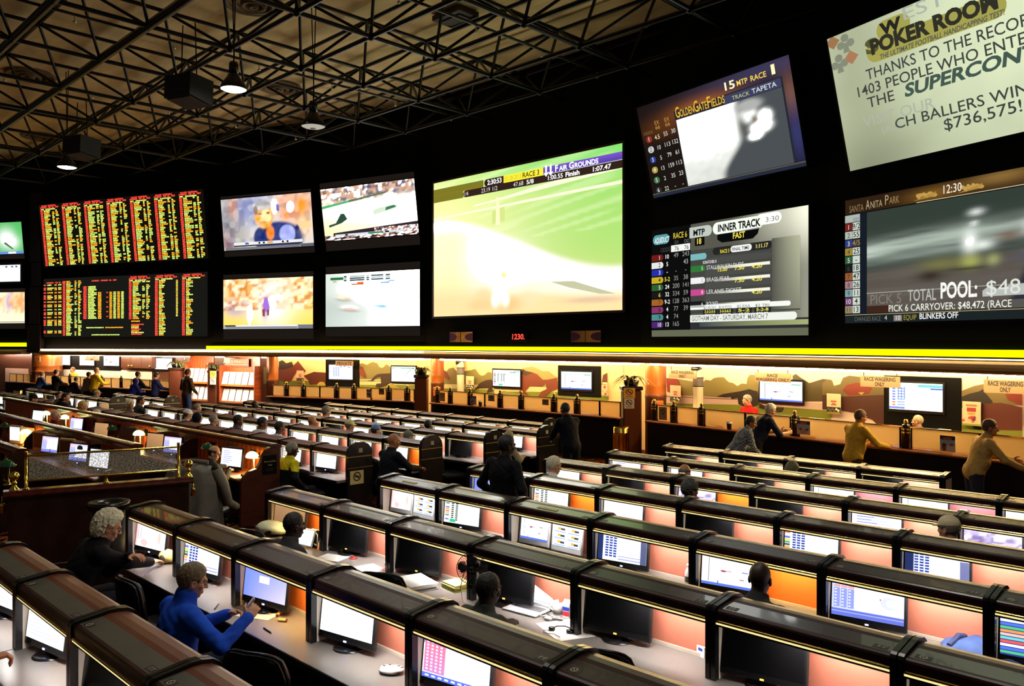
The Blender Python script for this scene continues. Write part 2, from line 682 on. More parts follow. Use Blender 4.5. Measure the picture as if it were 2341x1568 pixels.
for x, y, lab in ((-5.6, 3.6, 'added unseen pendant lamp above the second row, over the camera side of the hall'), (-2.2, 4.4, 'added unseen pendant lamp above the third row at right'), (-9.0, 4.6, 'added unseen pendant lamp above the half wall and the aisle'), (-3.4, 7.4, 'added unseen pendant lamp high above the fifth row')):  # added lamps out of view, giving top light on the hoods
 t = thing('pendant_lamp', lab, 'ceiling lamp', (x, y, 7.5), 0, 'pendant lamps')
 q = MB(); q.lathe([(0.0, 0.30), (0.09, 0.30), (0.13, 0.22), (0.22, 0.10), (0.245, 0.02), (0.235, 0.0), (0.20, 0.08), (0.1, 0.2)], seg=24); q.build('shade', GLOSSB, t)
 q = MB(); q.lathe([(0.0, -0.035), (0.19, -0.01), (0.233, 0.012), (0.0, 0.03)], seg=24); q.build('lens', lampglow, t)
 q = MB(); q.tube([(0.0, 0, 0.30), (0.0, 0, 10.06 - 7.5)], 0.02, 6); q.build('hanging_rod', steel, t)
 ld = bpy.data.lights.new('pendant_light', 'SPOT')
 ld.energy = 210
 ld.spot_size = R(140)
 ld.spot_blend = 0.7
 ld.shadow_soft_size = 0.2
 ld.color = (1, 0.93, 0.82)
 lo = bpy.data.objects.new('pendant_light', ld)
 COL.objects.link(lo)
 lo.parent = t
 lo.location = (0, 0, -0.1)
for px, py, z, sc_, lab in ((432, 205, 15.5, 1.0, 'large black speaker box hung beside the nearest lit pendant lamp'), (187, 335, 20.5, 1.0, 'black speaker box hung above the small far left pendant lamp')):
 p = atd(px, py, z)
 t = thing('ceiling_speaker', lab, 'speaker', p, R(20), 'speakers hung from the truss')
 q = MB(); q.prism_x([(-0.3, -0.2), (0.28, -0.28), (0.3, 0.2), (-0.28, 0.22)], -0.33, 0.33); q.build('cabinet', mat('speaker_black', (0.006, 0.0055, 0.005), 0.7), t)
 q = MB(); q.prism_x([(-0.26, -0.235), (0.24, -0.30), (0.24, -0.285), (-0.26, -0.21)], -0.28, 0.28); q.build('grille', mat('speaker_grille', (0.03, 0.014, 0.009), 0.8), t)
 q = MB()
 for s in (-0.2, 0.2):
  q.tube([(s, 0, 0.2), (s * 0.8, 0, ZLO - p.z)], 0.012, 6)
 q.build('hanging_rod', steel, t)
pip = mat('sprinkler_pipe', (0.02, 0.018, 0.014), 0.3, metal=0.6)
head = mat('sprinkler_head', (0.85, 0.8, 0.65), 0.3, metal=0.4)
for n, (x, wh) in enumerate(((-17.7, 'nearest the lit pendant lamp'), (-22.6, 'over the left seating'), (-12.6, 'right of the unlit pendant lamp'))):
 t = thing('sprinkler_pipe', 'thin sprinkler pipe with white heads under the ceiling, ' + wh, 'sprinkler', (x + 1.0, 2, ZLO + 0.12), 0, 'sprinkler pipes')
 q = MB(); q.tube([(0, 0, 0), (0, facade_y(x + 1) - 2.3, 0)], 0.03, 6); q.build('pipe', pip, t)
 y = 1.2
 while y < facade_y(x + 1) - 2.6:
  q = MB(); q.tube([(0, y, 0), (0, y, -0.12)], 0.014, 6); q.lathe([(0.0, -0.16), (0.035, -0.15), (0.03, -0.12), (0, -0.11)], (0, y, 0), 8); q.build('sprinkler_head', head, t)
  y += 1.9

# ---- LED band, canopy and soffit under the screens
def offset_poly(pts, off):
 out = []
 for i, p in enumerate(pts):
  ds = []
  for a, b in ((i - 1, i), (i, i + 1)):
   if a >= 0 and b < len(pts):
    d = Vector((pts[b][0] - pts[a][0], pts[b][1] - pts[a][1])).normalized()
    nn = Vector((d.y, -d.x))
    if nn.y > 0:
     nn = -nn
    ds.append(nn)
  n = sum(ds, Vector((0, 0)))
  n = n.normalized()
  k = 1 / max(0.5, n.dot(ds[0]))
  out.append((p[0] + n.x * off * k, p[1] + n.y * off * k))
 return out

def sweep(pts, prof, mi=0, sm=True, mb=None, close=True):
 """profile of (out, z): out is the distance to the room side of the plan line pts"""
 mb = mb or MB()
 lines = [[(*q, z) for q in offset_poly(pts, o)] for o, z in prof]
 n = len(prof)
 for i in range(n if close else n - 1):
  A, B = lines[i], lines[(i + 1) % n]
  for j in range(len(pts) - 1):
   mb.geo([A[j], A[j + 1], B[j + 1], B[j]], [(0, 1, 2, 3)], mi, sm)
 if close:
  for j in (0, -1):
   mb.face([lines[i][j] for i in range(n)], mi)
 return mb

pE = isect(476, FP[5], (FP[6][0] - FP[5][0], FP[6][1] - FP[5][1]))
band = [FP[0], FP[1], FP[2], FP[3], FP[4], FP[5], tuple(pE)]
yel = emat('yellow_led', C(252, 255, 0), 1.25)
t = thing('led_ticker', 'long bright yellow LED ticker strip running beneath all the big screens', 'light strip', (0, 0, 0))
sweep(band, [(0.0, 2.59), (0.10, 2.59), (0.10, 2.70), (0.0, 2.70)], sm=False).build('lit_strip', yel, t)
sweep(band, [(0.0, 2.575), (0.12, 2.575), (0.12, 2.588), (0.0, 2.588)], sm=False).build('housing_lip', BLACK, t)
fl_a, fl_b = Vector(FP[6]), Vector(FP[7])
lf = [tuple(isect(61, FP[6], tuple(fl_b - fl_a))), FP[7], FP[8]]
t = thing('led_ticker', 'short yellow LED strip below the small stacked screens at the far left', 'light strip', (0, 0, 0))
sweep(lf, [(0.0, 2.66), (0.10, 2.66), (0.10, 2.81), (0.0, 2.81)], sm=False).build('lit_strip', yel, t)
sweep(lf, [(0.0, 2.64), (0.12, 2.64), (0.12, 2.658), (0.0, 2.658)], sm=False).build('housing_lip', BLACK, t)
canm = mat('tan_canopy_lacquer', C(226, 176, 108), 0.42, noise=0.12, nscale=1.5, spec=0.5)
pC = isect(104, FP[5], (FP[6][0] - FP[5][0], FP[6][1] - FP[5][1]))
can = [FP[0], FP[1], FP[2], FP[3], FP[4], FP[5], tuple(pC)]
cprof = [(-0.2, 2.53), (0.10, 2.53), (0.20, 2.52), (0.27, 2.485), (0.285, 2.44), (0.27, 2.395), (0.22, 2.36), (0.12, 2.345), (-0.2, 2.34)]
m = sweep(can, cprof)
o = struct('trim_1', m, canm)
m = sweep(can, [(0.17, 2.335), (0.235, 2.352), (0.23, 2.362), (0.16, 2.345)])
struct('trim_2', m, BRASS)
m = sweep(lf, cprof)
struct('trim_3', m, canm)

# plan lines of the betting counters and of the wall behind them (photo x, depth)
CTR = [(12, 40.0), (391, 32.0), (610, 29.0), (965, 26.1), (1450, 20.2), (2440, 12.3)]
BCK = [(0, 43.0), (391, 35.2), (620, 31.6), (965, 28.8), (1450, 22.9), (2480, 14.2)]
CP = [tuple(atd(p, 784, z)[:2]) for p, z in CTR]
BP = [tuple(atd(p, 784, z)[:2]) for p, z in BCK]

def hit(px, pts, tab):
 for i in range(len(pts) - 1):
  if px <= tab[i + 1][0] or i == len(pts) - 2:
   d = (pts[i + 1][0] - pts[i][0], pts[i + 1][1] - pts[i][1])
   return isect(px, pts[i], d), Vector(d).normalized()

def depth(p):
 return p[0] * FX + p[1] * FY

def wall_frame(px0, px1, y0, y1, on='back', off=0.03):
 """stand a W x H frame on the back wall ('back') or the counter front ('ctr'): location of its lower left corner, its turn, W and H"""
 pts, tab = (BP, BCK) if on == 'back' else (CP, CTR)
 pm, d = hit((px0 + px1) / 2, pts, tab)
 n = Vector((d.y, -d.x))
 P = pm + n * off
 a, b = isect(px0, P, d), isect(px1, P, d)
 z = depth(isect((px0 + px1) / 2, P, d))
 zt, zb = CAMH + (784 - y0) * z / FPX, CAMH + (784 - y1) * z / FPX
 return Vector((a.x, a.y, zb)), math.atan2(d.y, d.x), (b - a).length, zt - zb

sofm = mat('mirrored_gold_soffit', C(214, 160, 84), 0.16, metal=1.0, bump=0.25, nscale=2.5)
m = MB()
sp = offset_poly(can, -0.1)
bp2 = list(reversed(BP))
N = 40
def along(pts, t):
 L = [0]
 for i in range(len(pts) - 1):
  L.append(L[-1] + (Vector(pts[i + 1]) - Vector(pts[i])).length)
 s = t * L[-1]
 for i in range(len(pts) - 1):
  if s <= L[i + 1] + 1e-9:
   k = (s - L[i]) / (L[i + 1] - L[i])
   return Vector(pts[i]).lerp(Vector(pts[i + 1]), k)
for i in range(N):
 a, b = along(sp, i / N), along(sp, (i + 1) / N)
 c, d = along(bp2, (i + 1) / N), along(bp2, i / N)
 m.face([(*a, 2.36), (*b, 2.36), (*c, 2.30), (*d, 2.30)])
struct('ceiling_soffit', m, sofm)

# ================================================================ THE BIG SCREENS
SCR = {'score_up': ((-34.976, 9.660, 5.744), 21.5, 8.304, 2.398, 6.0), 'score_lo': ((-34.990, 9.654, 3.025), 21.5, 8.274, 2.262, 0.0),
       'tv1_up': ((-26.614, 12.954, 5.978), 21.5, 3.776, 1.741, 5.9), 'tv1_lo': ((-26.654, 12.938, 3.279), 21.5, 3.778, 1.704, 0.0),
       'tv2_up': ((-22.651, 14.474, 6.100), 15.1, 3.740, 1.644, 8.6), 'tv2_lo': ((-22.639, 14.477, 3.322), 15.1, 3.760, 1.701, 0.0),
       'fg': ((-18.396, 15.500, 3.579), 0.0, 6.931, 3.948, 0.0), 'ggf': ((-10.505, 15.394, 6.089), -11.7, 4.054, 2.027, 15.0),
       'aq': ((-10.564, 15.406, 2.942), -11.7, 4.154, 2.412, 0.0), 'bill': ((-5.637, 14.316, 5.813), -18.3, 3.269, 2.288, 14.4),
       'sa': ((-5.735, 14.349, 3.146), -18.3, 3.103, 2.163, 0.0), 'lf_up': ((-37.574, 8.259, 6.320), 30.0, 1.912, 1.239, 6.0),
       'lf_mid': ((-37.685, 8.195, 5.228), 30.0, 1.868, 0.661, 0.0), 'lf_lo': ((-37.686, 8.195, 3.583), 30.0, 2.081, 1.225, 0.0)}

def bigscreen(key, label, fn, frame=0.05, fm=None, cat='screen', group='big screens on the black wall', xw=0.0, led=False):
 P, ang, W, Hh, tilt = SCR[key]
 W += xw
 a = R(ang)
 n = Vector((math.sin(a), -math.cos(a), 0))
 t = thing('video_screen' if cat == 'screen' else 'odds_board', label, cat, Vector(P) + n * 0.09, a, group)
 t.rotation_euler = (R(tilt), 0, a)
 ta = math.tan(R(tilt))
 h = MB()
 f = frame
 top = (Hh + f) * ta + 0.075
 h.prism_x([(0.012, -f), (top if tilt else 0.075, -f), (top, Hh + f), (0.012, Hh + f)] if not tilt else [(0.012, -f), (0.07, -f), (top, Hh + f), (0.012, Hh + f)], -f, W + f)
 h.build('housing', BLACK, t)
 b = MB()
 for (x0, x1, z0, z1) in ((-f, 0, -f, Hh + f), (W, W + f, -f, Hh + f), (0, W, -f, 0), (0, W, Hh, Hh + f)):
  b.box((x0, -0.025, z0), (x1, 0.012, z1))
 b.build('frame', fm or BLACK, t)
 cv = Canvas(W, Hh, 0.003)
 fn(cv)
 if not led:
  bo = lambda c: tuple(float(x) * (1 + 4.5 * float(sstep(.85, 1.2, min(c)))) for x in c)
  cv.c = [None if c is None else ([bo(q) for q in c] if hasattr(c[0], '__len__') else c) for c in cv.c]
 cv.build('picture', LEDS if led else DISPLAY, t)
 return t

WHT = (1.25, 1.25, 1.25)
K = (0.003, 0.003, 0.003)

def shade(u, v, pts):
 """blend of coloured soft spots: (u, v, ru, rv, colour)"""
 r = g = b = 0
 return r, g, b

def pic(base, spots, nz=None):
 def fn(U, V):
  rgb = [np.ones_like(U) * c for c in base] if not callable(base) else [np.array(x) for x in base(U, V)]
  for (u, v, ru, rv, col, k) in spots:
   wgt = k * np.exp(-(((U - u) / ru) ** 2 + ((V - v) / rv) ** 2))
   rgb = [mix(c, q, np.clip(wgt, 0, 1)) for c, q in zip(rgb, col)]
  if nz:
   su, sv, amp, cols, seed = nz[:5]
   mask = nz[5](U, V) if len(nz) > 5 else 1.0
   for i, cc in enumerate(cols):
    w_ = sstep(0.52, 0.68, vnoise(U * su, V * sv, seed + i * 3)) * amp * mask
    rgb = [mix(c, q, w_) for c, q in zip(rgb, cc)]
  return rgb
 return fn

# ---- scoreboards: 5-row LED glyphs; heads are readable, the lines below are unreadable runs of lit dots as in the photo
FONT = {'A': '25755', 'B': '65656', 'C': '34443', 'D': '65556', 'E': '74647', 'F': '74644', 'G': '34553', 'H': '55755', 'I': '72227', 'K': '55655', 'L': '44447', 'M': '57755', 'N': '57555', 'O': '25552',
  'P': '65644', 'R': '65655', 'S': '34216', 'T': '72222', 'U': '55557', 'Y': '55222', 'W': '55775', '0': '75557', '1': '26227', '2': '61247', '5': '74616', '8': '75757', ' ': '00000', ',': '00024', '-': '00700', '3': '71317'}

def led_text(cv, s, u, v, cw, chh, col, L=1):
 for i, ch in enumerate(s):
  g = FONT.get(ch, '00000')
  for r_, d in enumerate(g):
   bits = int(d, 16)
   x = 0
   while x < 3:
    if bits >> (2 - x) & 1:
     x2 = x
     while x2 < 3 and bits >> (2 - x2) & 1:
      x2 += 1
     cv.rect(u + (i * 4 + x) / 4 * cw, v + r_ / 5 * chh, u + (i * 4 + x2) / 4 * cw, v + (r_ + .92) / 5 * chh, col, L)
     x = x2
    else:
     x += 1

def led_run(cv, u, v, n, cw, chh, col, L=1):
 for i in range(n):
  for r_ in range(5):
   bits = random.choice((7, 5, 5, 6, 4, 3, 7, 2))
   x = 0
   while x < 3:
    if bits >> (2 - x) & 1:
     x2 = x
     while x2 < 3 and bits >> (2 - x2) & 1:
      x2 += 1
     cv.rect(u + (i * 4 + x) / 4 * cw, v + r_ / 5 * chh, u + (i * 4 + x2) / 4 * cw, v + (r_ + .95) / 5 * chh, col, L)
     x = x2
    else:
     x += 1

LR, LO, LG = (1.6, 0.10, 0.06), (1.5, 0.62, 0.03), (0.95, 1.25, 0.22)

def board_block(cv, u, v0, v1, wd, rows, headed=True, ids=True, seed=0, short=False, tail=True):
 rh = (v1 - v0) / rows
 cw = wd / 24
 r0 = 0
 if headed:
  led_text(cv, 'COLLEGE BASKETBALL', u + cw * 1.6, v0, cw * 1.02, rh * .8, LR)
  led_text(cv, 'SATURDAY, FEB 28, 2015', u, v0 + rh, cw * 1.04, rh * .8, LR)
  led_run(cv, u + cw * .5, v0 + rh * 2.1, 4, cw, rh * .7, LG)
  led_run(cv, u + cw * 6.5, v0 + rh * 2.1, 12, cw, rh * .7, LG)
  r0 = 3
 gap = set(random.sample(range(rows), 2))
 for r_ in range(r0, rows):
  v = v0 + r_ * rh
  col = (LO, LG)[(r_ // 2) % 2] if random.random() < .8 else LG
  led_run(cv, u + cw * .2, v, 3, cw, rh * .82, LR)
  led_run(cv, u + cw * 4.2, v, random.randint(4, 9) if not short else random.randint(3, 7), cw, rh * .78, col)
  if not short:
   if random.random() < .8:
    led_run(cv, u + cw * 14.4, v, random.randint(2, 3), cw, rh * .78, col)
   if tail and r_ not in gap:
    led_run(cv, u + cw * 18.6, v, random.randint(2, 4), cw, rh * .78, col)

def score_up(cv):
 cv.rect(0, 0, 1, 1, (0.004, 0.003, 0.002), 0)
 for i in range(7):
  board_block(cv, 0.012 + i * 0.1415, 0.015, 0.985, 0.128, 36)

def score_lo(cv):
 cv.rect(0, 0, 1, 1, (0.006, 0.006, 0.005), 0)
 led_text(cv, 'SATURDAY, FEB 28, 2015', 0.02, 0.06, 0.0058, 0.022, LR)
 rh = 1 / 38
 for r_ in (3, 5, 6, 8, 10, 11, 12, 14, 16, 17, 19, 21, 22, 24, 26, 27, 28, 29, 33, 34):
  v = 0.02 + r_ * rh
  led_run(cv, 0.0, v, 3, 0.0055, rh * .8, LR)
  led_run(cv, 0.025, v, random.randint(5, 8), 0.0055, rh * .78, (LO, LG)[r_ % 2])
  led_run(cv, 0.073, v, 3, 0.0055, rh * .78, LO)
  led_run(cv, 0.098, v, 4, 0.0055, rh * .78, (LO, LG)[r_ % 2])
 board_block(cv, 0.128, 0.05, 0.98, 0.13, 36, headed=False)
 led_text(cv, 'SATURDAY, FEBRUARY 28, 2015', 0.315, 0.055, 0.0058, 0.022, LR)
 for r_ in range(5, 26):
  v = 0.02 + r_ * rh
  led_run(cv, 0.262, v, 4, 0.0055, rh * .8, LR)
  led_run(cv, 0.292, v, random.randint(7, 10), 0.0055, rh * .78, LG)
  if r_ > 8:
   led_run(cv, 0.355, v, 4, 0.0055, rh * .78, LO)
   if r_ % 3 == 0:
    led_run(cv, 0.408, v, 2, 0.0055, rh * .78, LR)
   for k in range(4):
    led_run(cv, 0.427 + k * 0.024, v, 3, 0.0055, rh * .78, (LO, LG)[k % 2])
 led_run(cv, 0.28, 0.835, 18, 0.0062, rh * .7, LG)
 led_run(cv, 0.40, 0.835, 18, 0.0062, rh * .7, LO)
 led_run(cv, 0.315, 0.955, 30, 0.0058, rh * .7, LG)
 board_block(cv, 0.545, 0.02, 0.72, 0.135, 26)
 for r_ in (28, 30, 31, 32, 33, 34, 35, 36):
  led_run(cv, 0.56, r_ * rh, random.randint(8, 14), 0.0058, rh * .75, (LR, LO, LG)[r_ % 3])
 board_block(cv, 0.70, 0.02, 0.985, 0.135, 37, short=True)
 board_block(cv, 0.855, 0.02, 0.985, 0.135, 37, short=True)
 for r_ in range(4, 26):
  led_run(cv, 0.822, r_ * rh, 2, 0.0058, rh * .78, (LO, LG)[r_ % 2])

bigscreen('score_up', 'upper LED odds board, seven packed columns of red, orange and green lines', score_up, 0.06, cat='odds board', group='LED odds boards', led=True)
bigscreen('score_lo', 'lower LED odds board with gaps between its orange and green columns', score_lo, 0.06, cat='odds board', group='LED odds boards', led=True)

BAND = (0.012, 0.009, 0.007)
def tv1_up(cv):
 crowd = pic((.85, .80, .78), [(0.1, 0.5, 0.14, 0.5, (0.12, 0.16, 0.2), .85), (0.14, .15, .06, .25, (1.0, .35, .05), .9), (.24, .2, .08, .3, (.25, .3, .6), .8), (0.85, 0.22, 0.17, 0.34, (1.2, 0.36, 0.01), 1.1), (0.7, .3, .07, .22, (1.1, .32, .02), 1.0), (.92, .6, .09, .22, (1.2, .75, .3), .9), (.4, .2, .12, .35, (.14, .22, .62), .95), (.06, .85, .08, .25, (.3, .05, .05), .8), (.2, .75, .1, .2, (.55, .52, .45), .8)], (18, 10, .30, ((1.0, .95, .9), (.10, .10, .25)), 4))
 def man(U, V):
  r, g, b = crowd(U, V)
  nz_ = vnoise(U * 22, V * 14, 40) - .5
  def put(m, cc, k=.12):
   nonlocal r, g, b
   m = np.clip(m, 0, 1)
   r, g, b = mix(r, cc[0] + k * nz_, m), mix(g, cc[1] + k * nz_, m), mix(b, cc[2] + k * nz_, m)
  E = lambda u, v, ru, rv, p=3: sstep(1.25, .8, (((U - u) / ru) ** 2 + ((V - v) / rv) ** 2))
  put(E(.62, .80, .26, .30), (.03, .05, .22), .05)
  put(E(.44, .80, .09, .22), (.03, .045, .2), .05)
  put(E(.72, .74, .085, .17), (.50, .55, 1.05), .3)
  put(E(.83, .78, .03, .2), (.06, .07, .2))
  put(E(.535, .70, .045, .14), (1.0, .28, .04))
  put(E(.475, .36, .105, .25), (1.1, .52, .13), .3)
  put(E(.50, .38, .055, .14), (1.3, .95, .42), .2)
  put(E(.46, .44, .03, .03), (1.25, .85, .3)); put(E(.465, .50, .05, .025), (.9, .42, .12))
  put(E(.435, .33, .02, .018), (.35, .12, .04)); put(E(.525, .32, .02, .018), (.35, .12, .04))
  put(E(.46, .17, .10, .09), (.62, .60, .60), .5); put(E(.39, .26, .025, .09), (.35, .25, .2))
  put(E(.60, .21, .035, .14), (1.3, 1.3, 1.3)); put(E(.63, .24, .018, .08), (.2, .2, .5)); put(E(.77, .24, .04, .1), (1.3, 1.25, 1.2))
  return r, g, b
 cv.grid(man, 0, 0, 1, 1, 84, 48)
 cv.rect(.12, .855, .88, .91, (.9, .9, .92), 5)
 cv.rect(.12, .91, .88, .935, (.03, .03, .04), 5)
 cv.rect(.02, .95, .85, 1.0, (.2, .2, .22), 5); cv.rect(.855, .94, 1.0, 1.0, (.12, .13, .16), 5)
 cv.rect(.25, .865, .29, .9, (.05, .1, .5), 6); cv.rect(.5, .865, .56, .9, (.9, .4, .05), 6)
 for u in (.40, .45, .66, .71):
  cv.rect(u, .865, u + .02, .9, K, 6)
 cv.rect(0, 1.0, 1, 1.12, BAND, 0); cv.rect(0, -.06, 1, 0, BAND, 0)
bigscreen('tv1_up', 'upper screen showing a man in navy in front of a blue and orange crowd', tv1_up, 0.03)

def tv1_lo(cv):
 f = pic(lambda U, V: (1.2 + 0 * U, 1.02 - .18 * V, .62 - .52 * V), [(.15, .6, .15, .2, (.35, .3, .75), .9), (.55, .55, .22, .5, (1.4, 1.35, 1.3), .9), (.48, .62, .04, .25, (.4, .15, .75), .95), (.15, .2, .12, .3, (1.1, .5, .1), .8), (.85, .55, .06, .05, (.7, .2, .05), .9)], (26, 14, .75, ((1.1, .42, .04), (.72, .24, .03), (1.3, 1.15, .8)), 9, lambda U, V: (V < .68) * (1 - .5 * sstep(.35, .55, U) * (U < .8))))
 cv.grid(f, 0, 0, 1, .92, 56, 30)
 cv.poly([(.47, .38), (.5, .38), (.53, .58), (.515, .66), (.465, .66), (.455, .55)], (.42, .2, .8), 1)
 cv.poly([(.445, .62), (.475, .6), (.475, .76), (.45, .75)], (.3, .08, .05), 2); cv.poly([(.5, .62), (.525, .62), (.52, .74), (.5, .74)], (.3, .08, .05), 2)
 cv.poly([(.27, .55), (.33, .5), (.35, .75), (.3, .95), (.27, .8)], (1.4, 1.35, 1.2), 1)
 cv.rect(0, .92, 1, 1, (.5, .5, .55), 1); cv.rect(.02, .925, .14, .95, (.02, .02, .02), 2); cv.rect(.15, .925, .83, .95, (1.2, 1.2, 1.2), 2); cv.rect(.84, .925, 1, 1, (.2, .2, .25), 2); cv.rect(.03, .955, .83, .99, (.28, .28, .3), 2)
 cv.rect(0, 1.0, 1, 1.2, BAND, 0); cv.rect(0, -.1, 1, 0, BAND, 0)
bigscreen('tv1_lo', 'lower screen showing a blown-out yellow basketball arena with a purple player', tv1_lo, 0.03)

def tv2_up(cv):
 f = pic(lambda U, V: (1.3 - .1 * V, 1.22 - .25 * V * (1 - U) + 0 * U, 1.05 - .6 * V * (1 - U)), [(.5, .5, .5, .16, (1.4, 1.4, 1.35), .7)], (34, 22, .9, ((.20, .05, .02), (.10, .11, .26), (.8, .45, .28)), 2, lambda U, V: sstep(.36 - .08 * U, .22 - .08 * U, V)))
 cv.grid(f, 0, 0, 1, 1, 64, 32)
 cv.poly([(0, .33), (.3, .26), (.3, .3), (0, .38)], (.1, .5, .18), 1); cv.poly([(.3, .26), (.7, .17), (.7, .2), (.3, .3)], (.12, .2, .1), 1)
 cv.poly([(.06, .70), (.14, .67), (.20, .5), (.24, .5), (.27, .61), (.2, .68), (.06, .745)], (.03, .08, .05), 1)
 cv.poly([(.55, .50), (.6, .46), (.82, .42), (.78, .5), (.56, .58)], (.75, .9, .7), 1); cv.poly([(.69, .46), (.77, .43), (.8, .47), (.68, .52)], (.06, .22, .1), 2)
 g = pic((.02, .02, .03), [], (40, 8, .9, ((1.2, 1.2, 1.2), (.5, .15, .08)), 31))
 cv.grid(g, 0, .905, 1, 1.0, 50, 6, 1)
 cv.poly([(.1, .86), (1, .76), (1, .93), (.1, .93)], (.03, .02, .03), 1)
 g = pic((.05, .04, .06), [], (40, 8, .9, ((1.2, 1.2, 1.2), (.6, .2, .1)), 33))
 cv.grid(g, .55, .82, 1, .93, 30, 6, 2)
 cv.rect(.12, .89, .86, .93, (.75, .8, .82), 3); cv.rect(.48, .895, .64, .925, (.05, .25, .1), 4); cv.rect(.66, .895, .7, .925, K, 4); cv.rect(.23, .895, .26, .925, K, 4)
 cv.rect(0, 1.0, 1, 1.2, BAND, 0); cv.rect(0, -.12, 1, 0, BAND, 0)
bigscreen('tv2_up', 'upper screen showing a basketball court under a blurred crowd', tv2_up, 0.03)

def tv2_lo(cv):
 f = pic(lambda U, V: (.62 + .55 * U + .2 * (1 - V), .72 + .5 * U + .15 * (1 - V), .66 + .5 * U + .12 * (1 - V)), [(.1, .6, .35, .25, (.55, .62, .56), .6), (.6, .35, .4, .2, (1.3, 1.35, 1.3), .9)])
 def cars(U, V):
  r, g, b = f(U, V)
  for (u, v, ru, rv, cc, k) in ((.20, .50, .09, .03, (.45, .50, .46), .8), (.21, .455, .07, .035, (1.25, 1.0, .7), .95), (.24, .475, .04, .016, (1.1, .62, .45), .9), (.27, .70, .10, .025, (.42, .46, .44), .8), (.26, .64, .09, .04, (1.3, 1.15, 1.0), .95), (.27, .665, .07, .016, (1.1, .5, .33), .9), (.60, .63, .07, .03, (.55, .9, 1.15), .95), (.62, .642, .035, .015, (.2, .62, 1.0), .9)):
   q = np.clip(k * 1.3 * np.exp(-(((U - u) / ru) ** 2 + ((V - v - .18 * (U - u)) / rv) ** 2) ** 1.5), 0, 1)
   r, g, b = mix(r, cc[0], q), mix(g, cc[1], q), mix(b, cc[2], q)
  return r, g, b
 cv.grid(cars, 0, 0, 1, 1, 70, 44)
 D = (.02, .06, .07)
 cv.rect(.055, .07, .2, .12, (.02, .2, .06), 2)
 cv.text('KFC', .085, .165, .035, (.35, .12, .1), 2, bold=.02)
 for u, ww in ((.205, .03), (.27, .16), (.45, .03), (.5, .07), (.57, .06), (.65, .05)):
  for k in range(3):
   cv.rect(u, .05 + k * .035, u + ww, .078 + k * .035, D if (k + int(u * 100)) % 3 else (.5, .55, .56), 2)
 cv.rect(.29, .20, .42, .225, (.75, .1, .03), 2); cv.rect(.35, .17, .42, .2, (1.1, .2, .05), 2)
 cv.rect(.60, .19, .69, .215, (.1, .35, .7), 2); cv.rect(.68, .16, .745, .19, (.35, .6, 1.1), 2)
 cv.rect(0, 1.0, 1, 1.18, BAND, 0); cv.rect(0, -.14, 1, 0, BAND, 0)
bigscreen('tv2_lo', 'lower screen showing blurred race cars on a pale grey track', tv2_lo, 0.03)

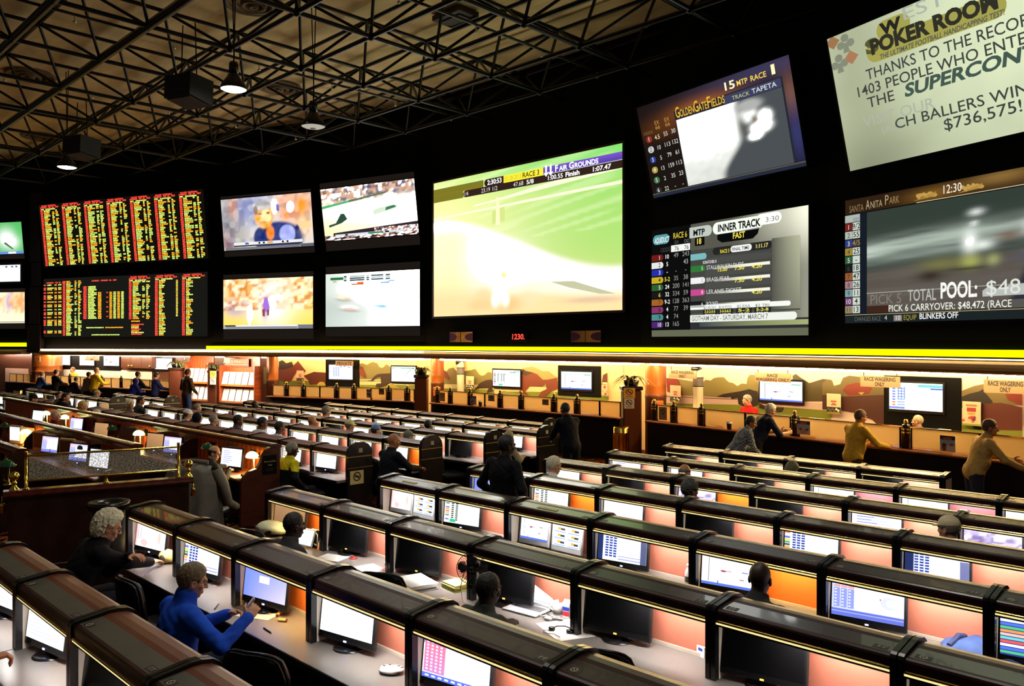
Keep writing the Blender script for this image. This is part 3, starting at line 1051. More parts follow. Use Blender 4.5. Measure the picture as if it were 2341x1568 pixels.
def fair(cv):
 def base(U, V):
  g = sstep(-.1, 1, U)
  r = mix(1.05 + .1 * V, .36 + .22 * V, g)
  gg = mix(1.04 + .0 * V, .80 + .02 * V, g)
  b = mix(.40 + .22 * V, .17 + .05 * V, g)
  top = sstep(.22, .0, V)
  k = top * (.25 + .75 * U)
  r, gg, b = mix(r, .20, .7 * k), mix(gg, .80, .6 * k), mix(b, .17, .5 * k)
  return r, gg, b
 def f(U, V):
  r, g, b = base(U, V)
  edge = mix(.27, .72, sstep(0, 1.0, U))
  beam = sstep(edge - .015, edge + .05, V + .0 * U) * sstep(.98, .62 + .33 * U, V - .06)
  lf_ = sstep(.32, .12, U)
  r, g, b = mix(r, 1.25, beam), mix(g, 1.2, beam), mix(b, 1.15 - .5 * lf_ * sstep(.3, .45, V), beam)
  low = sstep(.55, .95, V) * (1 - .75 * sstep(.25, 1.0, U)) + sstep(.84, .97, V)
  low = np.clip(low, 0, 1)
  r, g, b = mix(r, 1.15, low), mix(g, .84, low), mix(b, .42, low)
  wh = np.exp(-(((U - .42) / .14) ** 2 + ((V - .68) / .16) ** 2))
  r, g, b = mix(r, 1.3, wh), mix(g, 1.25, wh), mix(b, 1.1, wh)
  for (u, v, ru, rv, cc, k) in ((.31, .88, .06, .07, (1.12, .80, .42), .9), (.28, .93, .07, .04, (1.1, .72, .34), .8), (.56, .90, .06, .05, (1.15, .86, .5), .8), (.43, .93, .09, .06, (1.08, .66, .28), .9), (.40, .83, .035, .10, (1.3, 1.25, 1.0), 1), (.375, .90, .02, .05, (1.3, 1.2, .95), 1), (.435, .90, .02, .05, (1.3, 1.2, .95), 1), (.425, .73, .016, .022, (1.1, .95, .3), 1), (.87, .93, .14, .02, (.86, .62, .40), .9)):
   q = np.clip(k * 1.2 * np.exp(-(((U - u) / ru) ** 2 + ((V - v) / rv) ** 2) ** 1.5), 0, 1)
   r, g, b = mix(r, cc[0], q), mix(g, cc[1], q), mix(b, cc[2], q)
  st = sstep(.55, .85, vnoise(U * 2.5, V * 34 + U * 9, 5)) * .22 * (V < .5)
  r, g, b = mix(r, 1.15, st), mix(g, 1.2, st), mix(b, .8, st)
  return r, g, b
 cv.grid(f, 0, 0, 1, 1, 84, 72)
 cv.poly([(.67, .80), (.78, .805), (.97, .90), (.9, .895), (.76, .845)], (.62, .62, .40), 1)
 for a, b_, c_ in ((.0, .265, .25), (.25, .215, .16), (.38, .20, .13)):
  cv.poly([(a, b_), (1, c_ - .03), (1, c_ - .01), (a, b_ + .012)], (1.1, 1.22, .75), 1)
 cv.poly([(.36, .28), (.43, .26), (.43, .36), (.36, .37)], (.72, .85, .28), 1); cv.poly([(.383, .19), (.398, .19), (.405, .38), (.38, .38)], (1.1, 1.15, .6), 2)
 OL, DK = (.22, .20, .02), (.035, .016, .012)
 cv.rect(0, .05, .31, .10, OL, 3); cv.rect(0, .10, .19, .148, OL, 3)
 cv.pill(.19, .10, 1.0, .148, DK, 4, right=False)
 cv.pill(.315, .05, .45, .10, DK, 4, right=False)
 cv.rect(.0, .0965, .31, .0985, (.45, .2, .02), 4)
 cv.rect(.425, .05, .65, .10, (1.05, .92, .05), 5)
 cv.grid(lambda U, V: (.09 + .12 * (1 - V), .05 + .05 * (1 - V), .42 + .2 * (1 - V)), .635, .05, 1.0, .098, 4, 4, 6)
 cv.rect(.635, .097, 1.0, .0995, (.9, .8, .9), 7)
 cv.text('2:30:53', .335, .092, .033, WHT, 8, w=.08, bold=.02)
 cv.text('02-28-2015', .432, .09, .03, (.65, .5, .03), 8, w=.09)
 cv.text('RACE 3', .53, .09, .033, K, 8, w=.085, bold=.012)
 cv.text('F', .695, .092, .040, WHT, 8, bold=.03); cv.text('AIR', .714, .092, .030, WHT, 8, bold=.03)
 cv.text('G', .762, .092, .040, WHT, 8, bold=.03); cv.text('ROUNDS', .788, .092, .030, WHT, 8, w=.108, bold=.03)
 for u in (.65, .673):
  cv.poly([(u - .005, .04), (u + .005, .04), (u + .004, .09), (u + .013, .085), (u, .115), (u - .013, .085), (u - .004, .09)], WHT, 8)
 for s, u, w_, b_ in (('1/4', .197, .025, 0), ('23.19', .30, .05, 0), ('1/2', .365, .027, 0), ('47.68', .48, .053, 0), ('5/8', .55, .037, .015), ('1:00.55', .66, .072, .012), ('Finish', .745, .066, .03), ('1:07.47', .872, .08, .02)):
  cv.text(s, u, .139, .029, WHT if b_ else (.8, .8, .75), 8, w=w_, bold=b_)
bigscreen('fg', 'huge centre screen, race in bright yellow and green with a purple Fair Grounds banner', fair, 0.055, mat('brown_frame', C(70, 40, 18), 0.5))

def ggf(cv):
 f = pic((.012, .008, .006), [(.9, .04, .45, .12, (.05, .045, .11), .9), (.45, .2, .22, .09, (.42, .13, .03), .9), (.2, .28, .2, .1, (.12, .035, .01), .8), (.98, .35, .06, .2, (.22, .1, .07), .9), (.98, .7, .06, .25, (.04, .045, .16), .9)])
 cv.grid(f, 0, 0, 1, 1, 30, 20)
 cv.rect(0, .965, 1, 1, (.02, .025, .05), 1); cv.rect(0, .955, 1, .965, (.12, .12, .07), 1)
 def ph(U, V):
  base = .07 + 0 * U
  r = base; g = base + .012; b = base + .018
  d = U - (.60 - .22 * sstep(.45, 1, V))
  w_ = sstep(.04, -.05, d)
  st = .82 + .18 * vnoise(U * 6 + V * 14, V * 4 - U * 16, 3)
  w2 = w_ * mix(1, st * .8, sstep(.35, .95, V))
  r, g, b = mix(r, 1.05, w2), mix(g, 1.08, w2), mix(b, 1.0, w2)
  for (u, v, ru, rv, k) in ((.68, .22, .08, .11, 1.0), (.82, .30, .07, .10, 1.1), (.78, .42, .10, .09, 1.2), (.72, .52, .07, .06, 1.1), (.7, .1, .12, .08, .45)):
   q = np.clip(1.3 * np.exp(-(((U - u) / ru) ** 2 + ((V - v) / rv) ** 2) ** 2), 0, 1)
   r, g, b = mix(r, k, q), mix(g, k * 1.03, q), mix(b, k * .98, q)
  q = np.exp(-(((U - .615) / .035) ** 2 + ((V - .38) / .17) ** 2)); r, g, b = mix(r, .12, q * .9), mix(g, .12, q * .9), mix(b, .11, q * .9)
  q = np.exp(-(((U - .735) / .03) ** 2 + ((V - .3) / .05) ** 2)); r, g, b = mix(r, .2, q), mix(g, .12, q), mix(b, .09, q)
  return r, g, b
 cv.rect(.262, .16, .945, .962, (.02, .022, .03), 1)
 cv.grid(ph, .27, .255, .935, .95, 44, 36, 2)
 cv.rect(.60, .172, .935, .25, (.05, .055, .12), 2)
 cv.text('TRACK', .65, .234, .038, (.55, .6, .25), 3, w=.105); cv.text('TAPETA', .77, .234, .046, (.85, .9, .85), 3, w=.14)
 Y1 = (.9, .5, .04)
 for s, u, h in (('G', .275, .11), ('OLDEN', .305, .075), ('G', .405, .11), ('ATE', .433, .075), ('F', .495, .11), ('IELDS', .52, .075)):
  cv.text(s, u, .235, h, Y1, 4, w={'G': .028, 'OLDEN': .098, 'ATE': .058, 'F': .022, 'IELDS': .085}[s], bold=.01)
 cv.text('15', .618, .125, .075, (1.1, 1.0, .6), 4, w=.062, bold=.02); cv.text('MTP', .692, .12, .05, (1.0, .7, .1), 4, w=.065, bold=.012)
 cv.text('RACE', .775, .12, .05, (1.0, .7, .1), 4, w=.09, bold=.012); cv.text('1', .895, .12, .085, (1.2, 1.1, .5), 4, w=.02, bold=.03)
 DIM, WT = (.25, .14, .03), (.75, .75, .7)
 cv.text('ODDS', .02, .31, .032, DIM, 4, w=.07)
 for u, s in ((.115, '66'), (.19, '66')):
  cv.text('EX', u, .235, .042, (.5, .3, .06), 4, w=.034); cv.text(s, u, .285, .042, (.5, .3, .06), 4, w=.034)
 rows = [('1', '4.5', '55', '30', (.3, .03, .02)), ('2', '10', '113', '132', (.6, .62, .6)), ('3', '5', '79', '61', (.03, .05, .3)), ('4', '13', '159', '113', (.45, .35, .06)), ('5', '2', '35', '23', (.05, .18, .07)), ('6', '22', '-', '-', (.03, .03, .03))]
 for i, (n_, o_, a_, b_, c_) in enumerate(rows):
  v = .385 + i * .112
  cv.pill(.03, v - .055, .075, v + .015, c_, 4)
  cv.text(n_, .052, v, .045, (.9, .9, .9) if i != 1 else K, 5, al='c')
  cv.text(o_, .115, v, .045, (1.0, .95, .5) if i == 0 else WT, 4, al='c')
  cv.text(a_, .180, v - .008, .046, WT, 4, al='c'); cv.text(b_, .238, v - .014, .046, WT, 4, al='c')
bigscreen('ggf', 'upper dark race screen titled Golden Gate Fields with a blown-out white picture', ggf, 0.04)

def aqu(cv):
 def bg(U, V):
  k = .10 + .75 * sstep(.35, 1.05, U) * (1 - sstep(.0, .5, V)) + .22 * sstep(.8, 1, U)
  return k * 1.0, k * 1.0, k * .78
 cv.rect(0, 0, 1, 1, (.004, .004, .004), 0)
 cv.grid(bg, .288, .0, 1, 1, 24, 20, 1)
 cv.rect(0, .94, 1, 1, (.14, .15, .09), 2); cv.rect(.29, .86, 1, .94, (.03, .03, .035), 2)
 cv.grid(lambda U, V: (.05 + .35 * U, .07 + .38 * U, .08 + .1 * U), .35, .875, 1, .915, 10, 2, 3)
 cv.pill(.01, .05, .135, .14, (.1, .35, .38), 3); cv.text('AQUEDUCT', .022, .125, .05, (.9, .95, .95), 4, w=.11, bold=.02, shear=.15)
 cv.text('RACE 6', .165, .105, .052, (.75, .6, .05), 3, w=.098, bold=.01)
 cv.text('EX', .175, .155, .03, (.12, .12, .12), 3); cv.text('DD', .245, .155, .03, (.2, .2, .2), 3)
 cv.rect(.148, .165, .285, .225, (.95, .95, .92), 3)
 cv.text('76', .175, .217, .04, K, 4); cv.text('76', .245, .217, .04, K, 4)
 cv.text('ODDS', .07, .215, .04, (.07, .07, .07), 3, w=.07)
 W1, GY = (.9, .9, .88), (.32, .32, .31)
 rows = [('1', '10', '49', '243', (.16, .012, .01), W1, W1), ('2', '5', '', '43', (.8, .82, .8), K, W1), ('3', '-', '-', '-', (.02, .03, .4), W1, W1), ('4', '5-2', '35', '38', (.6, .43, .02), K, (.9, .75, .1)), ('5', '24', '200', '141', (.03, .12, .03), W1, W1), ('6', '32', '334', '59', (.01, .01, .01), (.8, .65, .1), W1), ('7', '9-2', '128', '363', (.38, .13, .02), (.1, .03, .01), W1), ('8', '4', '77', '39', (.26, .04, .14), (.05, .01, .03), W1), ('9', '4', '74', '', (.08, .27, .26), K, W1), ('10', '13', '165', '', (.08, .02, .17), W1, W1)]
 for i, (n_, o_, a_, b_, c_, nc, oc) in enumerate(rows):
  v0 = .235 + i * .0695
  cv.pill(.0, v0, .09, v0 + .058, c_, 3, left=False)
  cv.text(n_, .062, v0 + .047, .038, nc, 4, al='c', bold=.008)
  cv.text(o_, .12, v0 + .045, .038, oc, 4, al='c', bold=.012)
  cv.text(a_, .185, v0 + .043, .042, GY, 4, al='c'); cv.text(b_, .255, v0 + .04, .042, GY if i != 1 else (.5, .5, .48), 4, al='c')
 cv.pill(.282, .03, .435, .125, (.55, .6, .55), 5, left=False); cv.text('MTP', .31, .107, .052, K, 6, w=.078, bold=.03)
 cv.rect(.32, .125, .385, .2, K, 5); cv.text('18', .335, .185, .05, (.9, .75, .1), 6, w=.03, bold=.02)
 cv.pill(.71, .01, .855, .1, (1.1, 1.1, 1.0), 4); cv.text('3:30', .765, .082, .04, (.2, .2, .18), 5, w=.075)
 cv.pill(.44, .02, .752, .125, (.95, 1.0, .9), 5); cv.text('INNER TRACK', .475, .103, .06, K, 6, w=.262, bold=.03)
 cv.poly([(.47, .125), (.73, .115), (.72, .165), (.69, .2), (.5, .2), (.47, .17)], K, 5); cv.text('FAST', .57, .18, .05, (.95, .8, .1), 6, w=.075, bold=.02)
 cv.rect(.288, .235, .955, .80, (.06, .06, .055), 3)
 cv.grid(lambda U, V: (.09 + .42 * U * (1 - .6 * V), .09 + .43 * U * (1 - .6 * V), .075 + .28 * U * (1 - .6 * V)), .80, .22, .955, .79, 6, 6, 4)
 cv.pill(.44, .235, .80, .30, (.02, .02, .02), 5); cv.text('RACE 5', .49, .29, .03, (.85, .7, .05), 6, w=.058, bold=.02)
 cv.pill(.555, .24, .685, .295, (.9, .92, .9), 6); cv.text('FINAL TIME', .565, .283, .028, K, 7, w=.105, bold=.01); cv.text('1:11.17', .71, .283, .032, (.9, .8, .2), 6, w=.07, bold=.02)
 cv.pill(.29, .27, .40, .325, (.2, .5, .5), 6, left=False)
 cv.text('SCRATCHES: 8', .375, .365, .024, (.8, .8, .8), 6, w=.09, bold=.02)
 for i, (nm, c_, n_) in enumerate((('STALLWALKIN DUDE', (.03, .2, .04), '5'), ('BRASS PEAR', (.9, .9, .9), '2'), ('LEILANIS TICKET', (.6, .07, .3), '8'), ('ROUND', (.01, .01, .01), '6'))):
  v = .345 + i * .105
  cv.grid(lambda U, V: (.2 + .75 * sstep(0, .6, U), .2 + .75 * sstep(0, .6, U), .17 + .6 * sstep(0, .6, U)), .45, v + .055, .79, v + .10, 6, 2, 4)
  cv.pill(.39, v - .025, .80, v + .03, (.075, .075, .07), 5, left=False)
  cv.pill(.29, v + .03, .39, v + .085, c_, 5, left=False); cv.text(n_, .365, v + .073, .032, (.9, .9, .6) if i != 1 else (.3, .3, .3), 6)
  cv.text(nm, .40, v + .075, .036, (.8, .8, .78), 6, w=.0148 * len(nm))
  for k in range(i, 3):
   cv.text(('15.00', '7.50', '4.20')[k], .475 + k * .105, v + .10, .03, (.95, .85, .1), 6, w=.06, bold=.02)
 cv.pill(.288, .725, .905, .765, (.95, .97, .92), 5, left=False)
 for u, a_, b_, c_ in ((.375, '$2 PICK5', '3-3-2-5-5', '37,315.00'), (.475, '$0.50 PICK5', '3-3-2-6-5', '9,328.75'), (.59, '$2 EXA', '5-2', '69.50'), (.70, '$2 TRI', '5-2-8', '333.00')):
  cv.rect(u - .0, .765, u + .095, .84, (.015, .02, .018), 5); cv.text(a_, u + .006, .762, .022, (.08, .1, .09), 6, w=.08)
  cv.text(b_, u + .012, .797, .024, (.9, .8, .1), 6, w=.07, bold=.02); cv.text(c_, u + .014, .83, .024, (.9, .9, .9), 6, w=.066, bold=.02)
 cv.pill(.288, .80 + .012, .94, .875, (.9, .92, .85), 7, left=False); cv.text('GOTHAM DAY - SATURDAY, MARCH 7', .30, .863, .042, (.16, .18, .16), 8, w=.48, bold=.008)
bigscreen('aq', 'lower odds screen reading Inner Track above a list of coloured runner numbers', aqu, 0.04)

def bill(cv):
 def f(U, V):
  k = 1.0 - .45 * np.exp(-((U - .1) / .25) ** 2) - .25 * sstep(.55, 1, V) + .1 * sstep(.3, .7, U)
  k = k * (1 - .12 * vnoise(U * 14, V * 10, 3))
  return .60 * k + .12, .68 * k + .12, .46 * k + .07
 cv.grid(f, 0, 0, 1.3, 1, 26, 18)
 G1, G2 = (.05, .06, .05), (.16, .2, .17)
 for u, v, c_ in ((.03, .04, (.35, .18, .08)), (.125, .19, (.42, .2, .1))):
  cv.poly([(u, v - .05), (u + .045, v), (u, v + .05), (u - .045, v)], c_, 1)
 for u, v in ((.105, .075), (.05, .2)):
  for a, b in ((0, -.035), (-.03, .01), (.03, .01)):
   cv.blob(u + a, v + b, .024, .028, (.24, .26, .18), 1)
  cv.poly([(u - .01, v), (u + .01, v), (u + .02, v + .07), (u - .02, v + .07)], (.24, .26, .18), 1)
 OLV = (.38, .36, .08)
 cv.pill(.29, .03, .475, .165, OLV, 1); cv.pill(.215, .14, .92, .285, OLV, 1)
 cv.text('W', .31, .145, .09, (.02, .02, .015), 2, w=.12, bold=.05); cv.text('ESTGATE', .445, .10, .10, (.42, .46, .4), 2, w=.58)
 cv.text('POKER ROOM', .245, .27, .115, (.03, .03, .02), 3, w=.64, bold=.05); cv.text('S', .215, .255, .11, (.1, .1, .03), 2, w=.075, bold=.05)
 cv.text('THE ULTIMATE FOOTBALL HANDICAPPING TEST!', .285, .335, .04, (.09, .1, .08), 3, w=.62, bold=.02, shear=.2)
 cv.text('THANKS TO THE RECORD', .195, .465, .088, G1, 3, w=.86, bold=.006)
 cv.text('1403 PEOPLE WHO ENTERED', .13, .585, .088, G1, 3, w=.99, bold=.006)
 cv.text('THE', .175, .70, .088, G1, 3, w=.155, bold=.006); cv.text('SUPERCONTEST', .385, .70, .10, (.06, .1, .08), 3, w=.80, bold=.035, shear=.25)
 cv.text('VISIT OUR', .13, .855, .09, (.42, .47, .38), 2, w=.40); cv.text('CH BALLERS WINS', .31, .94, .085, G1, 3, w=.69, bold=.006)
 cv.text('$736,575!', .51, 1.055 - .01, .085, G1, 3, w=.36, bold=.006) if False else None
 cv.text('(ALL', .23, .945, .06, (.42, .47, .38), 2, w=.12)
def bill2(cv):
 bill(cv)
# the billboard is taller than wide rows need: stretch the text block into the upper 80 percent
_bt = Canvas.text
def bill_scaled(cv):
 def tx(self, s, u, v, h, col, L=3, w=None, **k):
  _bt(self, s, u, v * .83 + .0, h * .83, col, L, w, **k)
 cv.text = tx.__get__(cv)
 bill(cv)
 _bt(cv, '$736,575!', .56, .875, .075, (.05, .06, .05), 3, w=.36, bold=.006)
bigscreen('bill', 'tilted pale green poker room billboard thanking people who entered the contest', bill_scaled, 0.03, cat='screen')

def anita(cv):
 cv.rect(0, 0, 1.2, 1, (.006, .006, .006), 0)
 cv.grid(pic((.03, .015, .006), [(.45, .6, .12, .4, (.25, .12, .02), .8), (.75, .3, .14, .4, (.35, .2, .05), .8), (1.0, .5, .2, .5, (.12, .05, .02), .8)]), .0, .0, 1.2, .115, 30, 4, 1)
 cv.text('SANTA', .03, .105, .055, (.28, .18, .09), 3, w=.095); cv.text('A', .14, .1, .075, (.5, .4, .25), 3, w=.024); cv.text('NITA', .17, .098, .055, (.45, .35, .2), 3, w=.075)
 cv.text('P', .262, .09, .075, (.45, .32, .16), 3, w=.022); cv.text('ARK', .288, .09, .055, (.35, .22, .1), 3, w=.06)
 cv.text('12:30', .60, .085, .062, (.95, .9, .8), 3, w=.095)
 for u in (.50, .74):
  for i in range(7):
   cv.blob(u + .016 * (i - 3) + .01 * random.random(), .07 + .02 * (random.random() - .5), .016, .014, (.55, .33, .08), 2, ang=random.random())
  cv.poly([(u - .07, .1), (u + .06, .055), (u + .05, .09)], (.4, .22, .04), 2)
 cv.rect(.45, .113, 1.2, .118, (.7, .6, .35), 3)
 def f(U, V):
  sl = V + .10 * U
  r, g, b = .035 + 0 * U, .05 + 0 * U, .04 + 0 * U
  band = np.exp(-((sl - .42) / .10) ** 2)
  st = vnoise(U * 4, sl * 42, 8)
  k = band * (.15 + .75 * st)
  r, g, b = r + .62 * k, g + .72 * k, b + .62 * k
  lo = sstep(.56, .66, sl)
  r, g, b = mix(r, .10 + .03 * st, lo), mix(g, .085 + .03 * st, lo), mix(b, .07 + .03 * st, lo)
  for (u, v, ru, rv, cc, kk) in ((.56, .42, .035, .10, (1.0, 1.05, .98), 1.), (.58, .26, .02, .02, (.95, 1, .95), .8), (.59, .16, .035, .03, (.8, .85, .8), .9), (.62, .46, .05, .04, (.9, .98, .9), .9), (.56, .60, .05, .06, (.45, .5, .12), .9), (.42, .60, .12, .06, (.2, .2, .06), .8), (.36, .7, .07, .05, (.03, .02, .015), .9), (.55, .66, .12, .02, (.03, .025, .02), .8), (.67, .60, .03, .05, (.5, .55, .2), .6), (.82, .34, .025, .06, (.6, .62, .6), .8), (.92, .36, .06, .03, (.15, .07, .05), .8), (.74, .40, .06, .04, (.18, .09, .06), .8), (.95, .42, .05, .03, (.02, .02, .04), .9), (1.0, .55, .12, .03, (.55, .6, .62), .6), (.93, .60, .12, .04, (.05, .07, .2), .8)):
   q = np.clip(kk * np.exp(-(((U - u) / ru) ** 2 + ((V - v) / rv) ** 2)), 0, 1)
   r, g, b = mix(r, cc[0], q), mix(g, cc[1], q), mix(b, cc[2], q)
  dk = sstep(.80 - .25 * (V - .66), .84 - .25 * (V - .66), U) * sstep(.64, .7, V)
  r, g, b = mix(r, .02, dk * .9), mix(g, .02, dk * .9), mix(b, .04, dk * .9)
  return r, g, b
 cv.grid(f, .145, .125, 1.2, .90, 60, 44, 1)
 cv.poly([(.80, .80), (.84, .76), (.88, .80), (.93, .77), (1.2, .77), (1.2, .84), (.80, .84)], (.5, .53, .5), 2)
 cv.text('PICK 5', .17, .855, .075, (.22, .2, .17), 3, w=.19); cv.text('TOTAL', .40, .845, .085, (.5, .5, .46), 3, w=.16, bold=.01); cv.text('POOL:', .585, .835, .11, (.95, .97, .9), 4, w=.19, bold=.03); cv.text('$48', .82, .83, .10, (.75, .78, .72), 4, w=.16)
 cv.rect(.145, .765, 1.2, .769, (.55, .55, .42), 3)
 cv.rect(.29, .868, 1.2, .925, (.10, .095, .085), 3); cv.rect(.145, .868, .29, .925, (.05, .02, .012), 3)
 cv.text('PICK 6 CARRYOVER: $48,472 (RACE', .285, .918, .05, (.9, .88, .75), 4, w=.655, bold=.005)
 cv.rect(.0, .932, 1.2, .936, (.6, .5, .25), 3)
 cv.rect(0, .936, 1.2, 1.0, (.012, .018, .02), 2)
 cv.text('CHANGES RACE', .065, .985, .036, (.12, .13, .11), 3, w=.17); cv.text('4', .258, .982, .036, (.6, .6, .55), 3)
 cv.rect(.315, .947, .365, .993, (.25, .2, .19), 3); cv.text('10', .33, .985, .034, (.8, .8, .8), 4); cv.text('EQUIP', .375, .985, .038, (.4, .32, .05), 3, w=.075)
 cv.text('BLINKERS OFF', .468, .982, .042, (.95, .95, .92), 4, w=.21, bold=.012)
 cols = [(.18, .02, .015), (.45, .5, .42), (.03, .05, .22), (.35, .24, .04), (.03, .12, .05), (.012, .012, .012), (.3, .1, .03), (.4, .22, .24), (.22, .36, .36), (.15, .05, .16), (.3, .24, .14)]
 od = ['9/2', '55', '4/5', '25', '-', '18', '47', '26', '11', '4', '13']
 cv.rect(0, .125, .10, .185, (.42, .48, .44), 2); cv.text('ODDS', .055, .182, .03, (.1, .12, .1), 3, w=.04)
 cv.rect(.1, .125, .145, .93, (.008, .012, .02), 2)
 for i in range(11):
  v = .19 + i * .067
  cv.rect(0, v, .05, v + .06, cols[i], 2); cv.rect(.052, v, .10, v + .06, (.62, .68, .6) if i != 2 else (.05, .035, .025), 2)
  cv.text(str(i + 1), .025, v + .05, .038, (.8, .8, .75) if i in (0, 2, 4, 9) else (.05, .05, .04), 3, al='c'); cv.text(od[i], .076, v + .05, .042, (.02, .03, .02) if i != 2 else (.3, .22, .12), 3, al='c', bold=.01)
bigscreen('sa', 'large dark race screen at the right edge captioned Pick 6 Carryover', anita, 0.04)

def lfu(cv):
 f = pic((.08, .55, .12), [(.75, .55, .16, .25, (1.3, 1.3, 1.3), 1.2), (.55, .5, .2, .3, (1.2, 1.25, 1.2), .9), (.9, .3, .2, .4, (.12, .62, .16), .8)])
 cv.grid(f, 0, 0, 1, 1, 16, 12); cv.rect(0, .92, 1, 1, (.15, .3, .8), 1); cv.rect(.6, .93, .8, .99, (1, 1, 1), 2); cv.rect(0, 1, 1, 1.16, BAND, 0)
 cv.poly([(.55, .62), (.75, .85), (.7, .85), (.5, .66)], (.1, .15, .1), 1)
def lfm(cv):
 cv.rect(0, 0, 1, 1, (1.1, 1.15, 1.25), 0)
 for u in (.6, .75, .86):
  cv.rect(u, .06, u + .05, .16, (.1, .14, .25), 1)
def lfl(cv):
 f = pic((1.3, 1.1, .75), [(.62, .3, .08, .3, (.35, .3, .8), .9), (.85, .3, .14, .3, (1.2, .5, .1), .9)], (14, 8, .7, ((1.3, .7, .3), (1.0, .4, .15)), 12, lambda U, V: V < .65))
 cv.grid(f, 0, 0, 1, 1, 24, 14); cv.rect(0, .95, 1, .975, (.2, .2, .2), 1); cv.rect(0, 1, 1, 1.18, BAND, 0); cv.rect(0, -.12, 1, 0, BAND, 0)
bigscreen('lf_up', 'small green sports screen cut by the left edge, top of its stack', lfu, 0.03, group='stacked screens at the far left')
bigscreen('lf_mid', 'small white screen in a dark blue frame, middle of the far left stack', lfm, 0.10, mat('blue_frame', (0.002, 0.003, 0.012), 0.5), group='stacked screens at the far left')
bigscreen('lf_lo', 'small orange arena screen cut by the left edge, bottom of its stack', lfl, 0.03, group='stacked screens at the far left')

# ---- below the centre screen: red clock, two court panels, little light; stepped pilaster at the left bend
def panel_on(P, d, off, pxa, pxb, ya, yb):
 d = Vector(d).normalized(); n = Vector((d.y, -d.x))
 if n.y > 0:
  n = -n; d = -d
 Q = Vector(P) + n * off
 a, b = isect(pxa, Q, d), isect(pxb, Q, d)
 z = depth(isect((pxa + pxb) / 2, Q, d)) if 'depth' in globals() else 20
 return Vector((a.x, a.y, CAMH + (784 - yb) * z / FPX)), math.atan2((b - a).y, (b - a).x), (b - a).length, (yb - ya) * z / FPX
MAIN = ((0, 15.5), (1, 0))
loc, rz, W, Hh = panel_on(*MAIN, 0.06, 1169, 1202, 762, 777)
t = thing('digital_clock', 'small red LED clock reading 1230 under the huge centre screen', 'clock', loc, rz)
q = MB(); q.box((-.05, 0.0, -.04), (W + .05, 0.05, Hh + .04), bev=.01); q.build('case', BLACK, t)
cv = Canvas(W, Hh, .004); cv.text('1230.', .06, .9, .8, (2.2, .12, .08), 1, w=.86, bold=.02, shear=.1); cv.build('digits', DISPLAY, t)
for pxa, pxb, ya, yb, lab, k in ((1028, 1080, 759, 782, 'small orange basketball court panel left of the red clock', 1.0), (1305, 1373, 756, 782, 'dim orange basketball court panel right of the red clock', .35)):
 loc, rz, W, Hh = panel_on(*MAIN, 0.06, pxa, pxb, ya, yb)
 t = thing('court_panel', lab, 'panel', loc, rz, 'court panels below the centre screen')
 q = MB(); q.box((-.02, 0.0, -.02), (W + .02, 0.05, Hh + .02)); q.build('backing', BLACK, t)
 cv = Canvas(W, Hh, .003)
 cv.grid(lambda U, V: (.30 * k * (.5 + U), .11 * k * (.5 + U), .02 * k), 0, 0, 1, 1, 6, 3, 0)
 for s in (0, 1):
  cv.poly([(s, .1)] + [(abs(s - .33 * math.sin(PI * i / 8)), .5 - .4 * math.cos(PI * i / 8)) for i in range(9)] + [(s, .9)], (.05 * k, .015 * k, .02 * k), 1)
 cv.rect(.485, 0, .515, 1, (.02, .008, .003), 2)
 cv.build('picture', DISPLAY, t)
pilm = mat('dark_plum_paint', (0.010, 0.004, 0.005), 0.6)
fd = (FP[5][0] - FP[6][0], FP[5][1] - FP[6][1])
for i, (pa, pb, ya, yb) in enumerate(((66, 96, 440, 600), (70, 92, 600, 655), (64, 90, 655, 742), (60, 92, 742, 806))):
 loc, rz, W, Hh = panel_on(FP[6], fd, 0.15 + .0 * i, pa, pb, ya, yb)
 q = MB(); q.box((0, 0.0, 0), (W, 0.6 - .1 * (i % 2), Hh), bev=.03)
 q.xform(Matrix.Translation(loc) @ Matrix.Rotation(rz, 4, 'Z'))
 struct('trim_%d' % (6 + i), q, pilm)

# ================================================================ BETTING COUNTERS AND THE WALL BEHIND THEM
FZ = -0.2
wallpaint = mat('cream_wall_paint', C(226, 190, 140), 0.7)
wallwood = mat('brown_panelled_wood', (0.10, 0.030, 0.014), 0.4, noise=0.3, nscale=2.0, wood=True, stretch=(6, 6, 1))
redwall = mat('deep_red_wall', C(92, 26, 20), 0.6)
for i, (nm, mm) in enumerate((('wall_booth_far_left', wallwood), ('wall_booth_left', wallwood), ('wall_booth_centre', wallpaint), ('wall_booth_middle', wallpaint), ('wall_booth_right', wallpaint))):
 a, b = BP[i], BP[i + 1]
 m = MB(); m.face([(*a, FZ), (*b, FZ), (*b, 2.36), (*a, 2.36)])
 struct(nm, m, mm)

def z2(x, y): return 380 + x / 5.574, 780 + y / 5.574
def z3(x, y): return 760 + x / 5.574, 780 + y / 5.574
def z4(x, y): return 1140 + x / 5.574, 780 + y / 5.574
def z5(x, y): return 1460 + x / 5.227, 780 + y / 5.227
def z6(x, y): return 1880 + x / 4.9, 780 + y / 4.9
def zA(x, y): return x / 5.574, 780 + y / 5.574
def zB(x, y): return 60 + x / 11.705, 790 + y / 11.705

